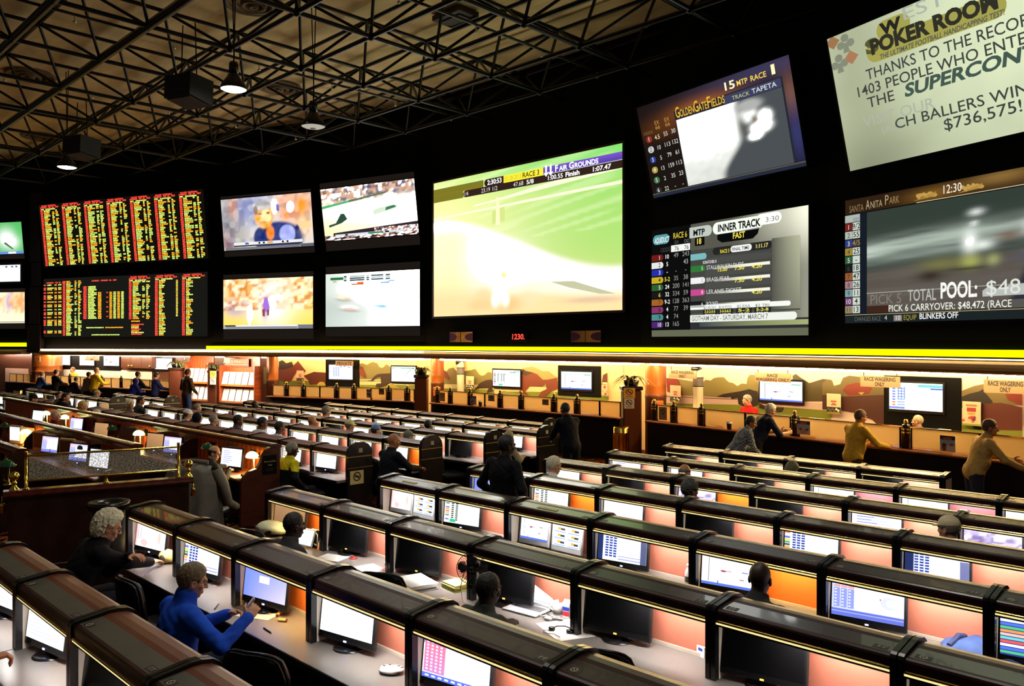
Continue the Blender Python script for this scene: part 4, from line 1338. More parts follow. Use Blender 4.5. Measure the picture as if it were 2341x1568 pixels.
class Mural(MB):
 def __init__(self, ref):
  super().__init__()
  self.P, self.d = hit(ref, BP, BCK)
  self.n = Vector((self.d.y, -self.d.x))
  self.box2 = None

 def p(self, px, py, L):
  Q = self.P + self.n * (0.02 + 0.006 * L)
  q = isect(px, Q, self.d)
  z = depth(q)
  return (q.x, q.y, min(2.29, CAMH + (784 - py) * z / FPX))

 def poly(self, pts, col, L, f=None):
  if f:
   pts = [f(*q) for q in pts]
  a = sum(pts[i][0] * pts[(i + 1) % len(pts)][1] - pts[(i + 1) % len(pts)][0] * pts[i][1] for i in range(len(pts)))
  if a > 0:
   pts = pts[::-1]
  self.face([self.p(x, y, L) for x, y in pts], 0, col)

SKY, SKYP, TREE, TREE2, CRM, GRASS = C(252, 205, 150), C(226, 196, 188), C(122, 112, 62), C(150, 138, 84), C(214, 200, 150), C(120, 128, 40)
HB, HD, HR, HM = C(112, 48, 28), C(52, 30, 22), C(128, 30, 20), C(84, 36, 26)
def sym(pts): return pts
m = Mural(690)
m.poly([(634, 812), (748, 812), (748, 900), (634, 900)], SKY, 0)
m.poly([(1240, 330), (1440, 330), (1440, 540), (1240, 540)], TREE, 1, z2)
m.poly([(1430, 500), (2040, 510), (2040, 620), (1430, 620)], GRASS, 1, z2)
m.poly([(1435, 330), (1500, 290), (1560, 300), (1620, 310), (1680, 250), (1710, 290), (1780, 380), (1750, 400), (1650, 400), (1600, 500), (1540, 530), (1435, 495)], HB, 3, z2)
m.poly([(1435, 260), (1480, 240), (1530, 280), (1600, 260), (1620, 320), (1500, 360), (1435, 360)], HD, 4, z2)
m.poly([(1750, 440), (1880, 390), (2040, 400), (2040, 550), (1830, 550), (1810, 500)], HM, 3, z2)
m.poly([(1930, 540), (1960, 515), (2010, 520), (2030, 560), (1920, 560)], C(190, 170, 70), 4, z2)
tag(m.build('wall_mural', PRINT), 'painted racehorse mural on the wall between the book racks and the PRIVATE screen', 'mural', 'racehorse murals behind the counters')
m = Mural(880)
m.poly([(818, 815), (952, 815), (952, 905), (818, 905)], SKY, 0)
m.poly([(330, 290), (380, 280), (440, 300), (480, 275), (520, 262), (570, 280), (600, 330), (640, 340), (690, 290), (745, 330), (1070, 330), (1070, 520), (330, 520)], TREE, 1, z3)
m.poly([(330, 485), (1070, 490), (1070, 560), (330, 555)], CRM, 2, z3)
m.poly([(330, 500), (1070, 505), (1070, 515), (330, 510)], TREE, 3, z3)
m.poly([(330, 555), (1070, 560), (1070, 640), (330, 640)], GRASS, 2, z3)
m.poly([(340, 315), (390, 330), (430, 430), (432, 470), (395, 465), (345, 425)], HB, 4, z3)
m.poly([(440, 495), (490, 498), (540, 440), (580, 418), (640, 412), (740, 408), (745, 530), (690, 560), (600, 592), (550, 582), (560, 540), (620, 535), (612, 455), (570, 460), (510, 512)], HD, 4, z3)
m.poly([(700, 560), (760, 535), (860, 600), (700, 600)], C(165, 150, 60), 4, z3)
tag(m.build('wall_mural', PRINT), 'racehorse mural with dark galloping horse between the PRIVATE screen and the palm column', 'mural', 'racehorse murals behind the counters')
m = Mural(1220)
m.poly([(1008, 815), (1425, 822), (1425, 960), (1008, 940)], SKY, 0)
m.poly([(1420, 430), (1480, 350), (1540, 335), (1590, 390), (1680, 380), (1760, 370), (1820, 350), (1870, 420), (1900, 440), (1940, 430), (1980, 390), (2030, 400), (2030, 560), (1420, 560)], TREE, 1, z3)
m.poly([(300, 345), (360, 330), (430, 320), (500, 350), (560, 380), (640, 380), (700, 430), (750, 460), (750, 620), (250, 620)], TREE2, 1, z4)
m.poly([(1420, 545), (2060, 560), (2060, 615), (1420, 600)], CRM, 2, z3)
m.poly([(250, 580), (750, 585), (750, 650), (250, 640)], CRM, 2, z4)
m.poly([(1420, 600), (2060, 615), (2060, 720), (1420, 700)], GRASS, 2, z3)
m.poly([(0, 640), (750, 645), (1400, 700), (1400, 900), (0, 850)], GRASS, 2, z4)
m.poly([(1415, 365), (1450, 385), (1500, 470), (1490, 502), (1440, 470), (1415, 455)], HB, 4, z3)
m.poly([(1810, 615), (1870, 540), (1900, 520), (1960, 495), (2030, 488), (2040, 640), (1960, 665), (1990, 600), (1880, 602)], HD, 4, z3)
m.poly([(285, 420), (350, 385), (430, 395), (490, 420), (560, 490), (620, 490), (745, 465), (750, 610), (650, 650), (600, 700), (500, 712), (540, 642), (610, 610), (600, 530), (545, 580), (400, 570), (340, 640), (385, 690), (250, 660), (285, 600)], HB, 4, z4)
m.poly([(300, 350), (350, 380), (430, 395), (350, 440), (290, 420)], HD, 5, z4)
m.poly([(0, 680), (60, 630), (160, 650), (280, 700), (0, 700)], C(140, 140, 40), 3, z4)
m.poly([(1330, 430), (1385, 400), (1385, 540), (1310, 560)], HM, 4, z4)
tag(m.build('wall_mural', PRINT), 'racehorse mural with brown horse head between two wall screens, centre counter', 'mural', 'racehorse murals behind the counters')
m = Mural(1900)
m.poly([(1515, 840), (2420, 850), (2420, 1090), (1515, 1000)], SKYP, 0)
m.poly([(440, 450), (500, 455), (640, 480), (780, 480), (800, 460), (860, 470), (900, 440), (950, 430), (1020, 430), (1050, 465), (1080, 490), (1130, 500), (1180, 535), (1230, 505), (1290, 510), (1300, 440), (1330, 400), (1420, 405), (1440, 720), (440, 720)], TREE, 1, z5)
m.poly([(1840, 410), (1880, 390), (1930, 430), (2040, 500), (2200, 450), (2300, 460), (2300, 720), (1840, 720)], C(70, 62, 32), 1, z5)
m.poly([(330, 640), (1440, 690), (2300, 750), (2300, 830), (1440, 765), (330, 740)], C(206, 176, 172), 2, z5)
m.poly([(330, 655), (1440, 702), (1440, 708), (330, 662)], HD, 3, z5)
m.poly([(330, 740), (1440, 765), (2300, 830), (2300, 1200), (330, 1000)], GRASS, 2, z5)
m.poly([(330, 440), (460, 448), (500, 540), (530, 640), (430, 640), (340, 600)], HR, 4, z5)
m.poly([(930, 662), (1010, 630), (1100, 615), (1200, 600), (1320, 572), (1420, 600), (1440, 760), (1300, 800), (1190, 750), (1185, 680), (1110, 690), (1100, 662), (1040, 672)], C(26, 16, 14), 4, z5)
m.poly([(1440, 740), (1560, 790), (1740, 790), (1700, 850), (1560, 830), (1440, 800)], C(30, 20, 16), 4, z5)
m.poly([(0, 470), (60, 425), (110, 440), (130, 500), (200, 480), (230, 410), (300, 385), (430, 400), (690, 470), (690, 620), (0, 620)], C(96, 84, 48), 3, z6)
m.poly([(225, 555), (270, 490), (380, 465), (500, 470), (560, 530), (520, 590), (400, 600), (300, 610)], C(112, 34, 20), 4, z6)
m.poly([(400, 575), (470, 570), (440, 600)], C(190, 150, 90), 5, z6)
m.poly([(0, 600), (230, 620), (690, 600), (690, 1010), (560, 880), (350, 800), (200, 770), (0, 765)], C(64, 26, 18), 4, z6)
m.poly([(1550, 560), (1700, 500), (1800, 480), (2240, 470), (2240, 720), (1550, 700)], C(112, 98, 56), 3, z6)
m.poly([(1555, 625), (1640, 590), (1760, 560), (1800, 535), (1820, 575), (1860, 620), (1905, 680), (1880, 700), (1800, 690), (1790, 990), (1700, 980), (1560, 740)], C(22, 16, 14), 5, z6)
m.poly([(1780, 690), (2000, 690), (2240, 740), (2240, 1000), (1790, 990)], C(88, 30, 20), 4, z6)
m.poly([(2050, 590), (2240, 580), (2240, 720), (2080, 660)], C(120, 36, 20), 5, z6)
m.poly([(1560, 900), (2240, 960), (2240, 1250), (1560, 1150)], GRASS, 3, z6)
tag(m.build('wall_mural', PRINT), 'long racehorse mural with dark horses and pale fence behind the right counter', 'mural', 'racehorse murals behind the counters')

# lights: warm strips along the top of the back wall and over the counters
cove = emat('warm_cove_tube', (1.0, 0.74, 0.40), 19)
covw = emat('white_cove_tube', (1.0, 0.9, 0.74), 42)
def strip(nm, pts, off, z, r, mm, lab, grp):
 P = offset_poly(pts, off)
 q = MB()
 q.tube([(*p, z) for p in P], r, 6)
 o = q.build(nm, mm)
 tag(o, lab, 'strip light', grp)
strip('cove_light', BP[1:3], 0.35, 2.24, 0.03, cove, 'warm strip light along the wall top behind the lit book racks', 'strip lights under the soffit')
strip('cove_light', BP[2:4], 0.35, 2.24, 0.03, cove, 'warm strip light along the wall top beside the PRIVATE screen', 'strip lights under the soffit')
strip('cove_light', BP[3:5], 0.35, 2.24, 0.03, cove, 'warm strip light along the wall top over the middle mural', 'strip lights under the soffit')
strip('cove_light', BP[4:], 0.35, 2.24, 0.032, cove, 'warm strip light along the wall top over the right mural', 'strip lights under the soffit')
strip('cove_light', BP[0:2], 0.35, 2.24, 0.04, covw, 'white strip light along the wall top at the far left', 'strip lights under the soffit')
cyel = emat('yellow_counter_tube', (1.0, 0.76, 0.34), 115)
strip('counter_light', [Vector(CP[2]).lerp(Vector(CP[3]), .03), Vector(CP[2]).lerp(Vector(CP[3]), .97)], -0.55, 2.26, 0.028, cyel, 'yellow strip light above the counter with the PRIVATE screen', 'strip lights over the counters')
strip('counter_light', [Vector(CP[3]).lerp(Vector(CP[4]), .03), Vector(CP[3]).lerp(Vector(CP[4]), .97)], -0.55, 2.26, 0.028, cyel, 'yellow strip light above the middle betting counter', 'strip lights over the counters')
clit = emat('canopy_line_light', (1.0, .66, .34), 9)
strip('canopy_light', [FP[0], FP[1], FP[2], FP[3], FP[4]], .20, 2.556, .011, clit, 'thin warm light line above the brown canopy under the main screens', 'light lines on the canopy')
strip('canopy_light', [FP[4], FP[5], tuple(pC)], .20, 2.556, .014, emat('canopy_line_bright', (1.0, .72, .42), 34), 'brighter light line above the canopy under the odds boards', 'light lines on the canopy')
strip('counter_light', [CP[4], CP[5]], -0.55, 2.26, 0.028, cyel, 'yellow strip light above the right betting counter', 'strip lights over the counters')
strip('counter_light', [Vector(CP[0]).lerp(Vector(CP[1]), .1), CP[1]], -0.55, 2.26, 0.034, emat('pale_counter_tube', (1.0, 0.85, 0.55), 70), 'pale strip light above the far left counter', 'strip lights over the counters')

# ---- counters
frost = mat('frosted_gold_glass', C(255, 238, 190), 0.5, alpha=0.9, spec=0.4)
nt = frost.node_tree
tr = nt.nodes.new('ShaderNodeBsdfTranslucent'); tr.inputs[0].default_value = (*C(255, 240, 196), 1)
mx = nt.nodes.new('ShaderNodeMixShader'); mx.inputs[0].default_value = .75
nt.links.new(nt.nodes['Principled BSDF'].outputs[0], mx.inputs[1]); nt.links.new(tr.outputs[0], mx.inputs[2])
nt.links.new(mx.outputs[0], nt.nodes['Material Output'].inputs[0])
ctop = mat('counter_top_wood', C(120, 70, 34), 0.3, noise=0.2, nscale=3)
cfront = mat('counter_front_black', (0.004, 0.004, 0.005), 0.55, spec=0.2)
cblue = mat('counter_front_navy', (0.003, 0.004, 0.022), 0.6, spec=0.2)
sgrey = mat('grey_notice_card', C(120, 110, 90), 0.6)
def ctr_frame(pxa, pxb):
 a, _ = hit(pxa, CP, CTR); b, _ = hit(pxb, CP, CTR)
 return Vector((a.x, a.y, FZ)), math.atan2(b.y - a.y, b.x - a.x), (b - a).length, a, (b - a).normalized()
def counter(pxa, pxb, posts, label, panels, fm=cfront):
 loc, rz, W, a, d = ctr_frame(pxa, pxb)
 t = thing('betting_counter', label, 'counter', loc, rz, 'betting counters')
 q = MB(); q.box((0, 0, 0), (W, .06, 1.05), bev=.01); q.box((0, -.02, 0), (W, 0, .12)); q.build('front_panel', fm, t)
 q = MB(); q.box((0, -.10, 1.05), (W, .70, 1.10), bev=.015); q.build('counter_top', ctop, t)
 xs = []
 for px in posts:
  h = isect(px, a, d)
  x = (h - a).dot(d)
  xs.append(x)
  q = MB(); q.lathe([(0, 0), (.075, 0), (.075, .40), (.06, .43), (0, .43)], (x, .16, 1.10), 12); o = q.build('post', GLOSSB, t)
  q = MB(); q.lathe([(.079, .27), (.081, .285), (.079, .30)], (x, .16, 1.10), 12); q.lathe([(.079, .33), (.081, .345), (.079, .36)], (x, .16, 1.10), 12); q.build('brass_band', BRASS, o)
  q = MB(); q.lathe([(.02, .43), (.038, .445), (.042, .48), (.028, .515), (0, .52)], (x, .16, 1.10), 10); q.build('ball_cap', GOLD, o)
 xs = [0] + sorted(xs) + [W]
 for i in range(len(xs) - 1):
  x0, x1 = xs[i] + .09, xs[i + 1] - .09
  if x1 - x0 < .15:
   continue
  n = max(1, round((x1 - x0) / (.75 if panels else 1.5)))
  for k in range(n):
   xa, xb = x0 + (x1 - x0) * k / n + .015, x0 + (x1 - x0) * (k + 1) / n - .015
   q = MB(); q.box((xa, .155, 1.13), (xb, .167, 1.47)); q.build('glass_panel', frost, t)
   for xe in (xa, xb):
    q = MB(); q.box((xe - .012, .148, 1.10), (xe + .012, .174, 1.475)); q.build('glass_frame', BLACK, t)
  q = MB(); q.box((x0 - .02, .145, 1.47), (x1 + .02, .18, 1.49)); q.build('brass_rail', BRASS, t)
 return t, a, d
counter(12, 391, [152, 224, 269, 382], 'far left betting counter with clerks and customers under three white screens', True, cblue)
counter(612, 947, [648, 687, 763, 803, 883, 925], 'betting counter with frosted glass below the PRIVATE screen', True)
counter(986, 1417, [991, 1021, 1066, 1135, 1183, 1258, 1311], 'middle betting counter with frosted glass, between the two palm columns', True)
counter(1480, 2430, [1485, 1530, 1593, 1806, 2060], 'long right betting counter under the RACE WAGERING ONLY signs', False)

def on_counter(px0, px1, y0, y1, off=-0.02):
 """frame standing on the counter line"""
 return wall_frame(px0, px1, y0, y1, 'ctr', off)

def card(name, label, cat, px0, px1, y0, y1, cols, on='ctr', off=-0.05, group=None, thick=.012, art=None):
 loc, rz, W, Hh = wall_frame(px0, px1, y0, y1, on, off)
 if on == 'ctr':
  loc.z = max(loc.z, FZ + 1.105)
 t = thing(name, label, cat, loc, rz, group)
 q = MB(); q.box((0, 0.001, 0), (W, thick, Hh)); q.build('board', PAPER, t)
 cv = Canvas(W, Hh, .003)
 cv.rect(0, 0, 1, 1, cols, 0)
 if art:
  art(cv)
 cv.build('face', PRINT, t)
 return t, W, Hh

def art_brochure(cv):
 cv.rect(0, 0, 1, .25, C(40, 44, 92), 1); cv.blob(.5, .17, .3, .1, C(176, 96, 48), 2)
 cv.rect(0, .25, 1, .6, C(150, 178, 210), 1)
 for i in range(8):
  cv.blob(random.random() * .8 + .1, .55 + random.random() * .35, .14, .1, random.choice((C(150, 70, 60), C(220, 190, 190), C(110, 60, 60))), 2)
def art_notice(cv):
 cv.blob(.5, .38, .26, .22, K, 1); cv.blob(.5, .38, .2, .17, C(150, 140, 112), 2); cv.poly([(.33, .25), (.38, .22), (.67, .51), (.62, .54)], K, 3)
for px0, px1, y0, y1, lab in ((838, 849, 890, 909, 'blue and red brochure on the counter right of the PRIVATE screen'), (1075, 1089, 905, 925, 'tall colourful brochure standing on the middle counter, left half'), (1822, 1852, 962, 993, 'grey photo brochure standing behind the right counter glass'), (2149, 2184, 996, 1033, 'blue and pink brochure on the right counter before the bald clerk'), (230, 240, 866, 881, 'small brochure on the far left counter beside the yellow shirt')):
 card('brochure', lab, 'brochure', px0, px1, y0, y1, C(214, 190, 180), group='brochures on the counters', art=art_brochure, off=-0.02)
for i, (px0, px1, y0, y1, lab) in enumerate(((*z3(595, 605), *z3(660, 680)), (*z3(1360, 655), *z3(1432, 765)), (*z3(1985, 685), *z3(2060, 765)), (*z4(555, 740), *z4(635, 815)), (*z5(240, 785), *z5(335, 940))) and [(866, 878, 888, 902, 'grey no smoking notice on the counter glass left of the first palm column'), (1004, 1017, 897, 917, 'grey no smoking notice on the glass right of the first palm column'), (1116, 1130, 903, 917, 'grey no smoking notice on the glass below the middle screen'), (1239.5, 1254, 912.8, 926, 'grey no smoking notice on the glass left of the standing man'), (1506, 1524, 930, 960, 'tall grey no smoking notice on the right counter glass')]):
 card('no_smoking_notice', lab, 'sign', px0, px1, y0, y1, C(150, 140, 112), group='notices on the counter glass', art=art_notice, off=-0.12)
ticket = mat('white_box_plastic', C(235, 230, 220), 0.5)
for px, py, w_, lab, mm in ((1667, 960, .12, 'black paper cup on the right counter beside the leaning man', GLOSSB), (1098, 922, .10, 'small black cup on the middle counter beside the brochure', GLOSSB)):
 h, d = hit(px, CP, CTR)
 t = thing('paper_cup', lab, 'cup', (h.x, h.y, FZ + 1.10), 0)
 q = MB(); q.lathe([(0, 0), (.045, 0), (.06, .16), (.055, .165), (.05, .15), (.04, .02), (0, .02)], seg=14); q.build('cup_body', mm, t)
 q = MB(); q.lathe([(.0605, .13), (.063, .165), (.06, .17)], seg=14); q.build('rim', WHITEP, t)
for px, w_, off, lab in ((1683, .42, -.5, 'black ticket terminal in front of the clerk in red'), (1820, .35, -.55, 'white ticket printer behind the right counter glass'), (2137, .25, -.5, 'small white printer beside the bald clerk'), (1622, .2, -.5, 'white telephone behind the right counter glass'), (2110, .2, -.62, 'grey telephone behind the bald clerk')):
 h, d = hit(px, CP, CTR)
 n = Vector((d.y, -d.x))
 P = h + n * off
 t = thing('ticket_terminal', lab, 'terminal', (P.x, P.y, FZ + 1.10), math.atan2(d.y, d.x), 'machines behind the counters')
 hh = .30 if 'terminal' in lab else .34
 q = MB(); q.prism_x([(-.15, 0), (.15, 0), (.15, hh), (-.05, hh), (-.15, hh * .6)], -w_ / 2, w_ / 2); q.build('case', GLOSSB if 'black' in lab else ticket, t)
 q = MB(); q.box((-w_ * .4, -.155, hh * .3), (w_ * .4, -.149, hh * .45)); q.build('slot', BLACK, t)

# ---- screens on the wall behind the counters
def tv_odds(cv):
 cv.rect(0, 0, 1, 1, (1.15, 1.15, 1.3), 0)
 for i in range(3):
  for k in range(8):
   cv.rect(.18 + i * .1, .18 + k * .08, .24 + i * .1, .22 + k * .08, (.08, .16, .6), 1)
 for u, v in ((.45, .1), (.62, .08), (.8, .13)):
  cv.rect(u, v, u + .1, v + .05, (.1, .15, .5), 1)
 cv.rect(.02, .45, .06, .5, (.2, .2, .3), 1)
def tv_green(cv):
 cv.rect(0, 0, 1, 1, (1.25, 1.28, 1.25), 0); cv.rect(.02, .07, .95, .13, (.1, .6, .3), 1); cv.rect(.1, .09, .4, .12, (.9, 1, .9), 2)
 for v in (.1, .7, .85):
  cv.rect(.93, v, .96, v + .05, (.2, .3, .2), 1)
def tv_list(cv):
 cv.rect(0, 0, 1, 1, (1.2, 1.22, 1.2), 0)
 for i in range(7):
  cv.rect(.03, .2 + i * .1, .11, .27 + i * .1, ((.9, .3, .1), (.2, .2, .2), (.5, .5, .9), (.3, .6, .4))[i % 4], 1)
 for u in (.18, .31, .4):
  cv.rect(u, .24, u + .06, .9, (.75, .8, .78), 1); cv.rect(u, .24, u + .08, .27, (.05, .08, .06), 2); cv.rect(u, .24, u + .02, .7, (.1, .14, .12), 2)
 cv.rect(.22, .86, .36, .97, (.1, .75, .4), 3); cv.rect(.62, .12, .84, .16, (.1, .2, .12), 2); cv.rect(.76, .06, .98, .11, (.2, .7, .4), 2)
def tv_race(cv):
 cv.rect(0, 0, 1, 1, (1.2, 1.22, 1.28), 0); cv.rect(.12, .1, .13, .9, (.05, .05, .1), 1); cv.rect(.14, .13, .6, .2, (.7, .85, .8), 1); cv.rect(.75, .12, .97, .2, (.4, .7, .55), 1)
 cv.blob(.38, .55, .05, .03, (.3, .05, .1), 2); cv.rect(.34, .53, .52, .55, (.55, .2, .3), 2); cv.rect(.7, .5, .8, .53, (.2, .2, .6), 2); cv.rect(.66, .72, .74, .75, (.4, .2, .3), 2)
 cv.rect(0, .92, 1, 1, (.12, .2, .75), 1); cv.rect(.28, .85, .3, .95, (.1, .15, .5), 2)
def tv_white(cv): cv.rect(0, 0, 1, 1, (1.4, 1.36, 1.4), 0)
def tv_art(cv):
 cv.rect(0, 0, 1, 1, (1.3, 1.28, 1.35), 0)
 for i in range(14):
  cv.blob(.35 + .6 * random.random(), .45 + .4 * random.random(), .05, .04, random.choice(((.9, .3, .3), (.5, .4, .9), (.9, .8, .9))), 1 + i % 3, ang=random.random() * 3)
 cv.poly([(.15, .3), (.2, .3), (.22, .45), (.16, .5)], (.2, .2, .2), 2)
def tv_blue(cv):
 cv.rect(0, 0, 1, 1, (1.35, 1.38, 1.45), 0); cv.rect(.55, .05, 1, .15, (.2, .75, .75), 1); cv.rect(.78, .17, 1, .22, (.05, .15, .6), 1); cv.rect(0, .9, .3, .97, (.2, .3, .8), 1)
 for i in range(7):
  cv.rect(.06, .2 + i * .1, .12, .26 + i * .1, ((.2, .3, .8), (.9, .3, .1))[i > 4], 1); cv.rect(.16, .2 + i * .1, .3, .23 + i * .1, (.1, .3, .8), 1)
 for u in (.17, .23, .29):
  cv.rect(u, .15, u + .015, .6, (.1, .2, .7), 2)
def walltv(px0, px1, y0, y1, lab, fn, panel=None, off=.10, bez=.045):
 if panel:
  loc, rz, W, Hh = wall_frame(*panel, 'back', .06)
  o = MB(); o.box((0, 0, 0), (W, .04, Hh), bev=.01)
  b = o.build('screen_panel', BLACK, None, loc); b.rotation_euler = (0, 0, rz)
  tag(b, 'black wall panel behind the ' + lab.split(' screen')[0] + ' screen', 'panel', 'black panels behind wall screens')
 loc, rz, W, Hh = wall_frame(px0, px1, y0, y1, 'back', off)
 t = thing('wall_screen', lab, 'screen', loc, rz, 'screens behind the counters')
 q = MB(); q.box((-bez, 0.004, -bez * 1.5), (W + bez, .03, Hh + bez), bev=.012); q.build('bezel', GLOSSB, t)
 cv = Canvas(W, Hh, .002); fn(cv); cv.build('display', MONITOR, t)
walltv(752, 806, 834, 867, 'bright blue and white screen under the PRIVATE sign', tv_odds, (744, 821, 822, 884))
walltv(895, 950, 838, 872, 'white wall screen with green header left of the palm column', tv_green)
walltv(1127, 1189, 846, 883, 'white odds list screen in the middle of the centre mural', tv_list)
walltv(1283, 1352, 850, 890, 'race page screen on the wide black panel, centre right', tv_race, (1275, 1373, 836, 906))
walltv(1737, 1834, 871, 917, 'race page screen beneath the second RACE WAGERING ONLY sign', tv_race)
walltv(2033, 2155, 876, 938, 'glowing blue white screen on the tall black panel at right', tv_blue, (2020, 2197, 861, 988))
walltv(140, 160, 811, 834, 'first white screen above the far left counter', tv_white, (138, 276, 806, 846))
walltv(182, 215, 812, 835, 'second white screen above the far left counter, behind a hanging sign', tv_white)
walltv(237, 272, 813, 836, 'third pale screen with red scribbles above the far left counter', tv_art)
walltv(354, 393, 819, 844, 'white screen on the red wall beside the first palm column', tv_white)

def hangsign(px0, px1, y0, y1, lines, lab, off=1.2, col=C(132, 98, 74), hs=None):
 loc, rz, W, Hh = wall_frame(px0, px1, y0, y1, 'back', off)
 t = thing('hanging_sign', lab, 'sign', loc, rz, 'signs hung under the soffit')
 q = MB(); q.box((0, 0.002, 0), (W, .025, Hh)); q.build('board', mat('sign_board', C(150, 110, 84), .6), t)
 cv = Canvas(W, Hh, .003); cv.rect(0, 0, 1, 1, col, 0)
 n = len(lines)
 for i, (s, ww) in enumerate(lines):
  h = (.62 if n == 1 else .34)
  cv.text(s, .5, .8 if n == 1 else (.44, .9)[i], h, (.002, .002, .002), 1, w=ww, al='c', bold=.04)
 cv.build('lettering', PRINT, t)
 q = MB()
 for x in (.08 * W, .92 * W):
  q.tube([(x, .012, Hh), (x, .012, max(Hh + .02, 2.33 - loc.z))], .008, 5)
 q.build('hanging_wire', steel, t)
hangsign(767, 807, 825, 836.5, [('PRIVATE', .85)], 'cream PRIVATE sign over the blue and white screen', .5)
hangsign(1529, 1592, 846, 865, [('RACE WAGERING', .80), ('ONLY', .25)], 'leftmost RACE WAGERING ONLY sign, above the white pillar')
hangsign(1726, 1807, 853, 873, [('RACE', .30), ('WAGERING ONLY', .96)], 'large RACE WAGERING ONLY sign with RACE on its own line')
hangsign(1967, 2057, 860, 885, [('RACE WAGERING', .80), ('ONLY', .25)], 'RACE WAGERING ONLY sign overlapping the tall black panel')
hangsign(2249, 2350, 869, 899, [('RACE WAGERING', .80), ('ONLY', .25)], 'RACE WAGERING ONLY sign cut by the right edge')
hangsign(195, 226, 812, 824, [('SPORTS BETTING', .85), ('ONLY', .3)] if False else [('RACE WAGERING', .8), ('ONLY', .25)], 'small cream sign hung before the second far left screen', 1.0)

def art_poster(cv):
 cv.rect(.3, .34, .7, .42, C(190, 90, 70), 1); cv.rect(.38, .46, .62, .5, C(180, 60, 50), 1); cv.rect(.32, .52, .7, .57, C(170, 50, 40), 1)
 cv.rect(0, .66, 1, .98, C(30, 26, 26), 1); cv.rect(.05, .9, .95, 1, C(150, 130, 30), 2)
 for i in range(6):
  cv.blob(.15 + .14 * i, .76 + .06 * (i % 2), .08, .06, random.choice((C(240, 230, 220), C(90, 86, 90))), 3)
def art_poster_red(cv):
 cv.rect(.2, .12, .8, .2, C(190, 120, 100), 1); cv.rect(.25, .25, .75, .42, C(170, 60, 50), 1); cv.rect(.3, .45, .7, .56, C(230, 160, 90), 1)
 for i in range(14):
  cv.blob(random.random(), .6 + .3 * random.random(), .09, .06, random.choice((C(200, 80, 60), C(236, 196, 180), C(140, 60, 90))), 2)
 cv.rect(0, .92, 1, 1, C(140, 150, 40), 3)
for px0, px1, y0, y1, lab, a_ in ((678, 694, 847, 873, 'small cream poster on the horse mural by the book racks', art_poster), (1065, 1083, 860, 890, 'cream poster beside the white pillar on the centre mural', art_poster), (1377, 1388, 874, 906, 'narrow red poster right of the wide black panel', art_poster_red), (1532, 1556, 881, 920, 'pink poster left of the right white pillar', art_poster), (1890, 1922, 900, 946, 'cream poster on the mural left of the tall black panel', art_poster), (2200, 2242, 918, 973, 'red tinted poster right of the tall black panel', art_poster_red)):
 card('wall_poster', lab, 'poster', px0, px1, y0, y1, C(246, 206, 170), on='back', off=.16, group='posters on the murals', art=a_)

# ---- columns, plants, pillars
colwood = mat('red_brown_column_wood', (0.085, 0.022, 0.010), 0.28, noise=0.35, nscale=1.5, wood=True, stretch=(8, 8, 1), spec=0.5)
warmwood = mat('honey_column_wood', C(176, 100, 44), 0.3, noise=0.2, nscale=2, wood=True, stretch=(8, 8, 1))
leafm = mat('palm_leaf', (0.13, 0.14, 0.04), 0.5, noise=0.5, nscale=6)
def column(px, z, wpx, ytop, lab, plant_lab):
 p = atd(px, ytop, z)
 hw = wpx * z / FPX / 2
 t = thing('wooden_column', lab, 'column', (p.x, p.y, FZ), YAW, 'palm columns')
 Ht = p.z - FZ
 q = MB(); q.box((-hw, -hw, .15), (hw, hw, Ht - .1), bev=.03); q.build('shaft', colwood, t)
 q = MB(); q.box((-hw * 1.15, -hw * 1.15, 0), (hw * 1.15, hw * 1.15, .16), bev=.02); q.build('base', MAHOG, t)
 q = MB(); q.box((-hw * 1.14, -hw * 1.14, Ht - .1), (hw * 1.14, hw * 1.14, Ht), bev=.02); q.build('cap', MAHOG, t)
 g = thing('potted_palm', plant_lab, 'plant', (p.x, p.y, p.z), 0, 'palms on the columns')
 q = MB(); q.lathe([(0, 0), (hw * .7, 0), (hw * .9, .14), (hw * .82, .15), (0, .12)], seg=14); q.build('pot', GLOSSB, g)
 q = MB()
 for i in range(34):
  a = random.random() * 2 * PI
  L = random.uniform(.6, 1.0) * min(1.15, hw / .3)
  k = random.uniform(.5, 1.0)
  pts = []
  for j in range(6):
   s = j / 5
   r = L * s * k
   pts.append(Vector((r * math.cos(a), r * math.sin(a), .12 + L * (.75 * s - 1.15 * s * s * k))))
  sd = Vector((-math.sin(a), math.cos(a), 0))
  for j in range(5):
   w0, w1 = .035 * (1 - j / 5) + .006, .035 * (1 - (j + 1) / 5) + .004
   q.face([pts[j] - sd * w0, pts[j] + sd * w0, pts[j + 1] + sd * w1, pts[j + 1] - sd * w1], 0)
   q.face([pts[j] - sd * w0 + Vector((0, 0, -.004)), pts[j + 1] - sd * w1 + Vector((0, 0, -.004)), pts[j + 1] + sd * w1 + Vector((0, 0, -.004)), pts[j] + sd * w0 + Vector((0, 0, -.004))], 0)
 q.build('fronds', leafm, g)
 return p
column(404, 31.4, 26, 840, 'red brown wooden column at the right end of the far left counter', 'spiky palm on the column right of the far left white screen')
column(488, 30.4, 20, 846, 'red brown column between the two lit book racks', 'spiky palm on the column between the book racks')
column(964, 25.6, 29, 856, 'dark wooden column between the left and middle counters', 'spiky palm on the column between the left and middle counters')
column(1443, 19.9, 42, 882, 'thick dark wooden column between the middle and right counters', 'large spiky palm on the thick column left of the right counter')
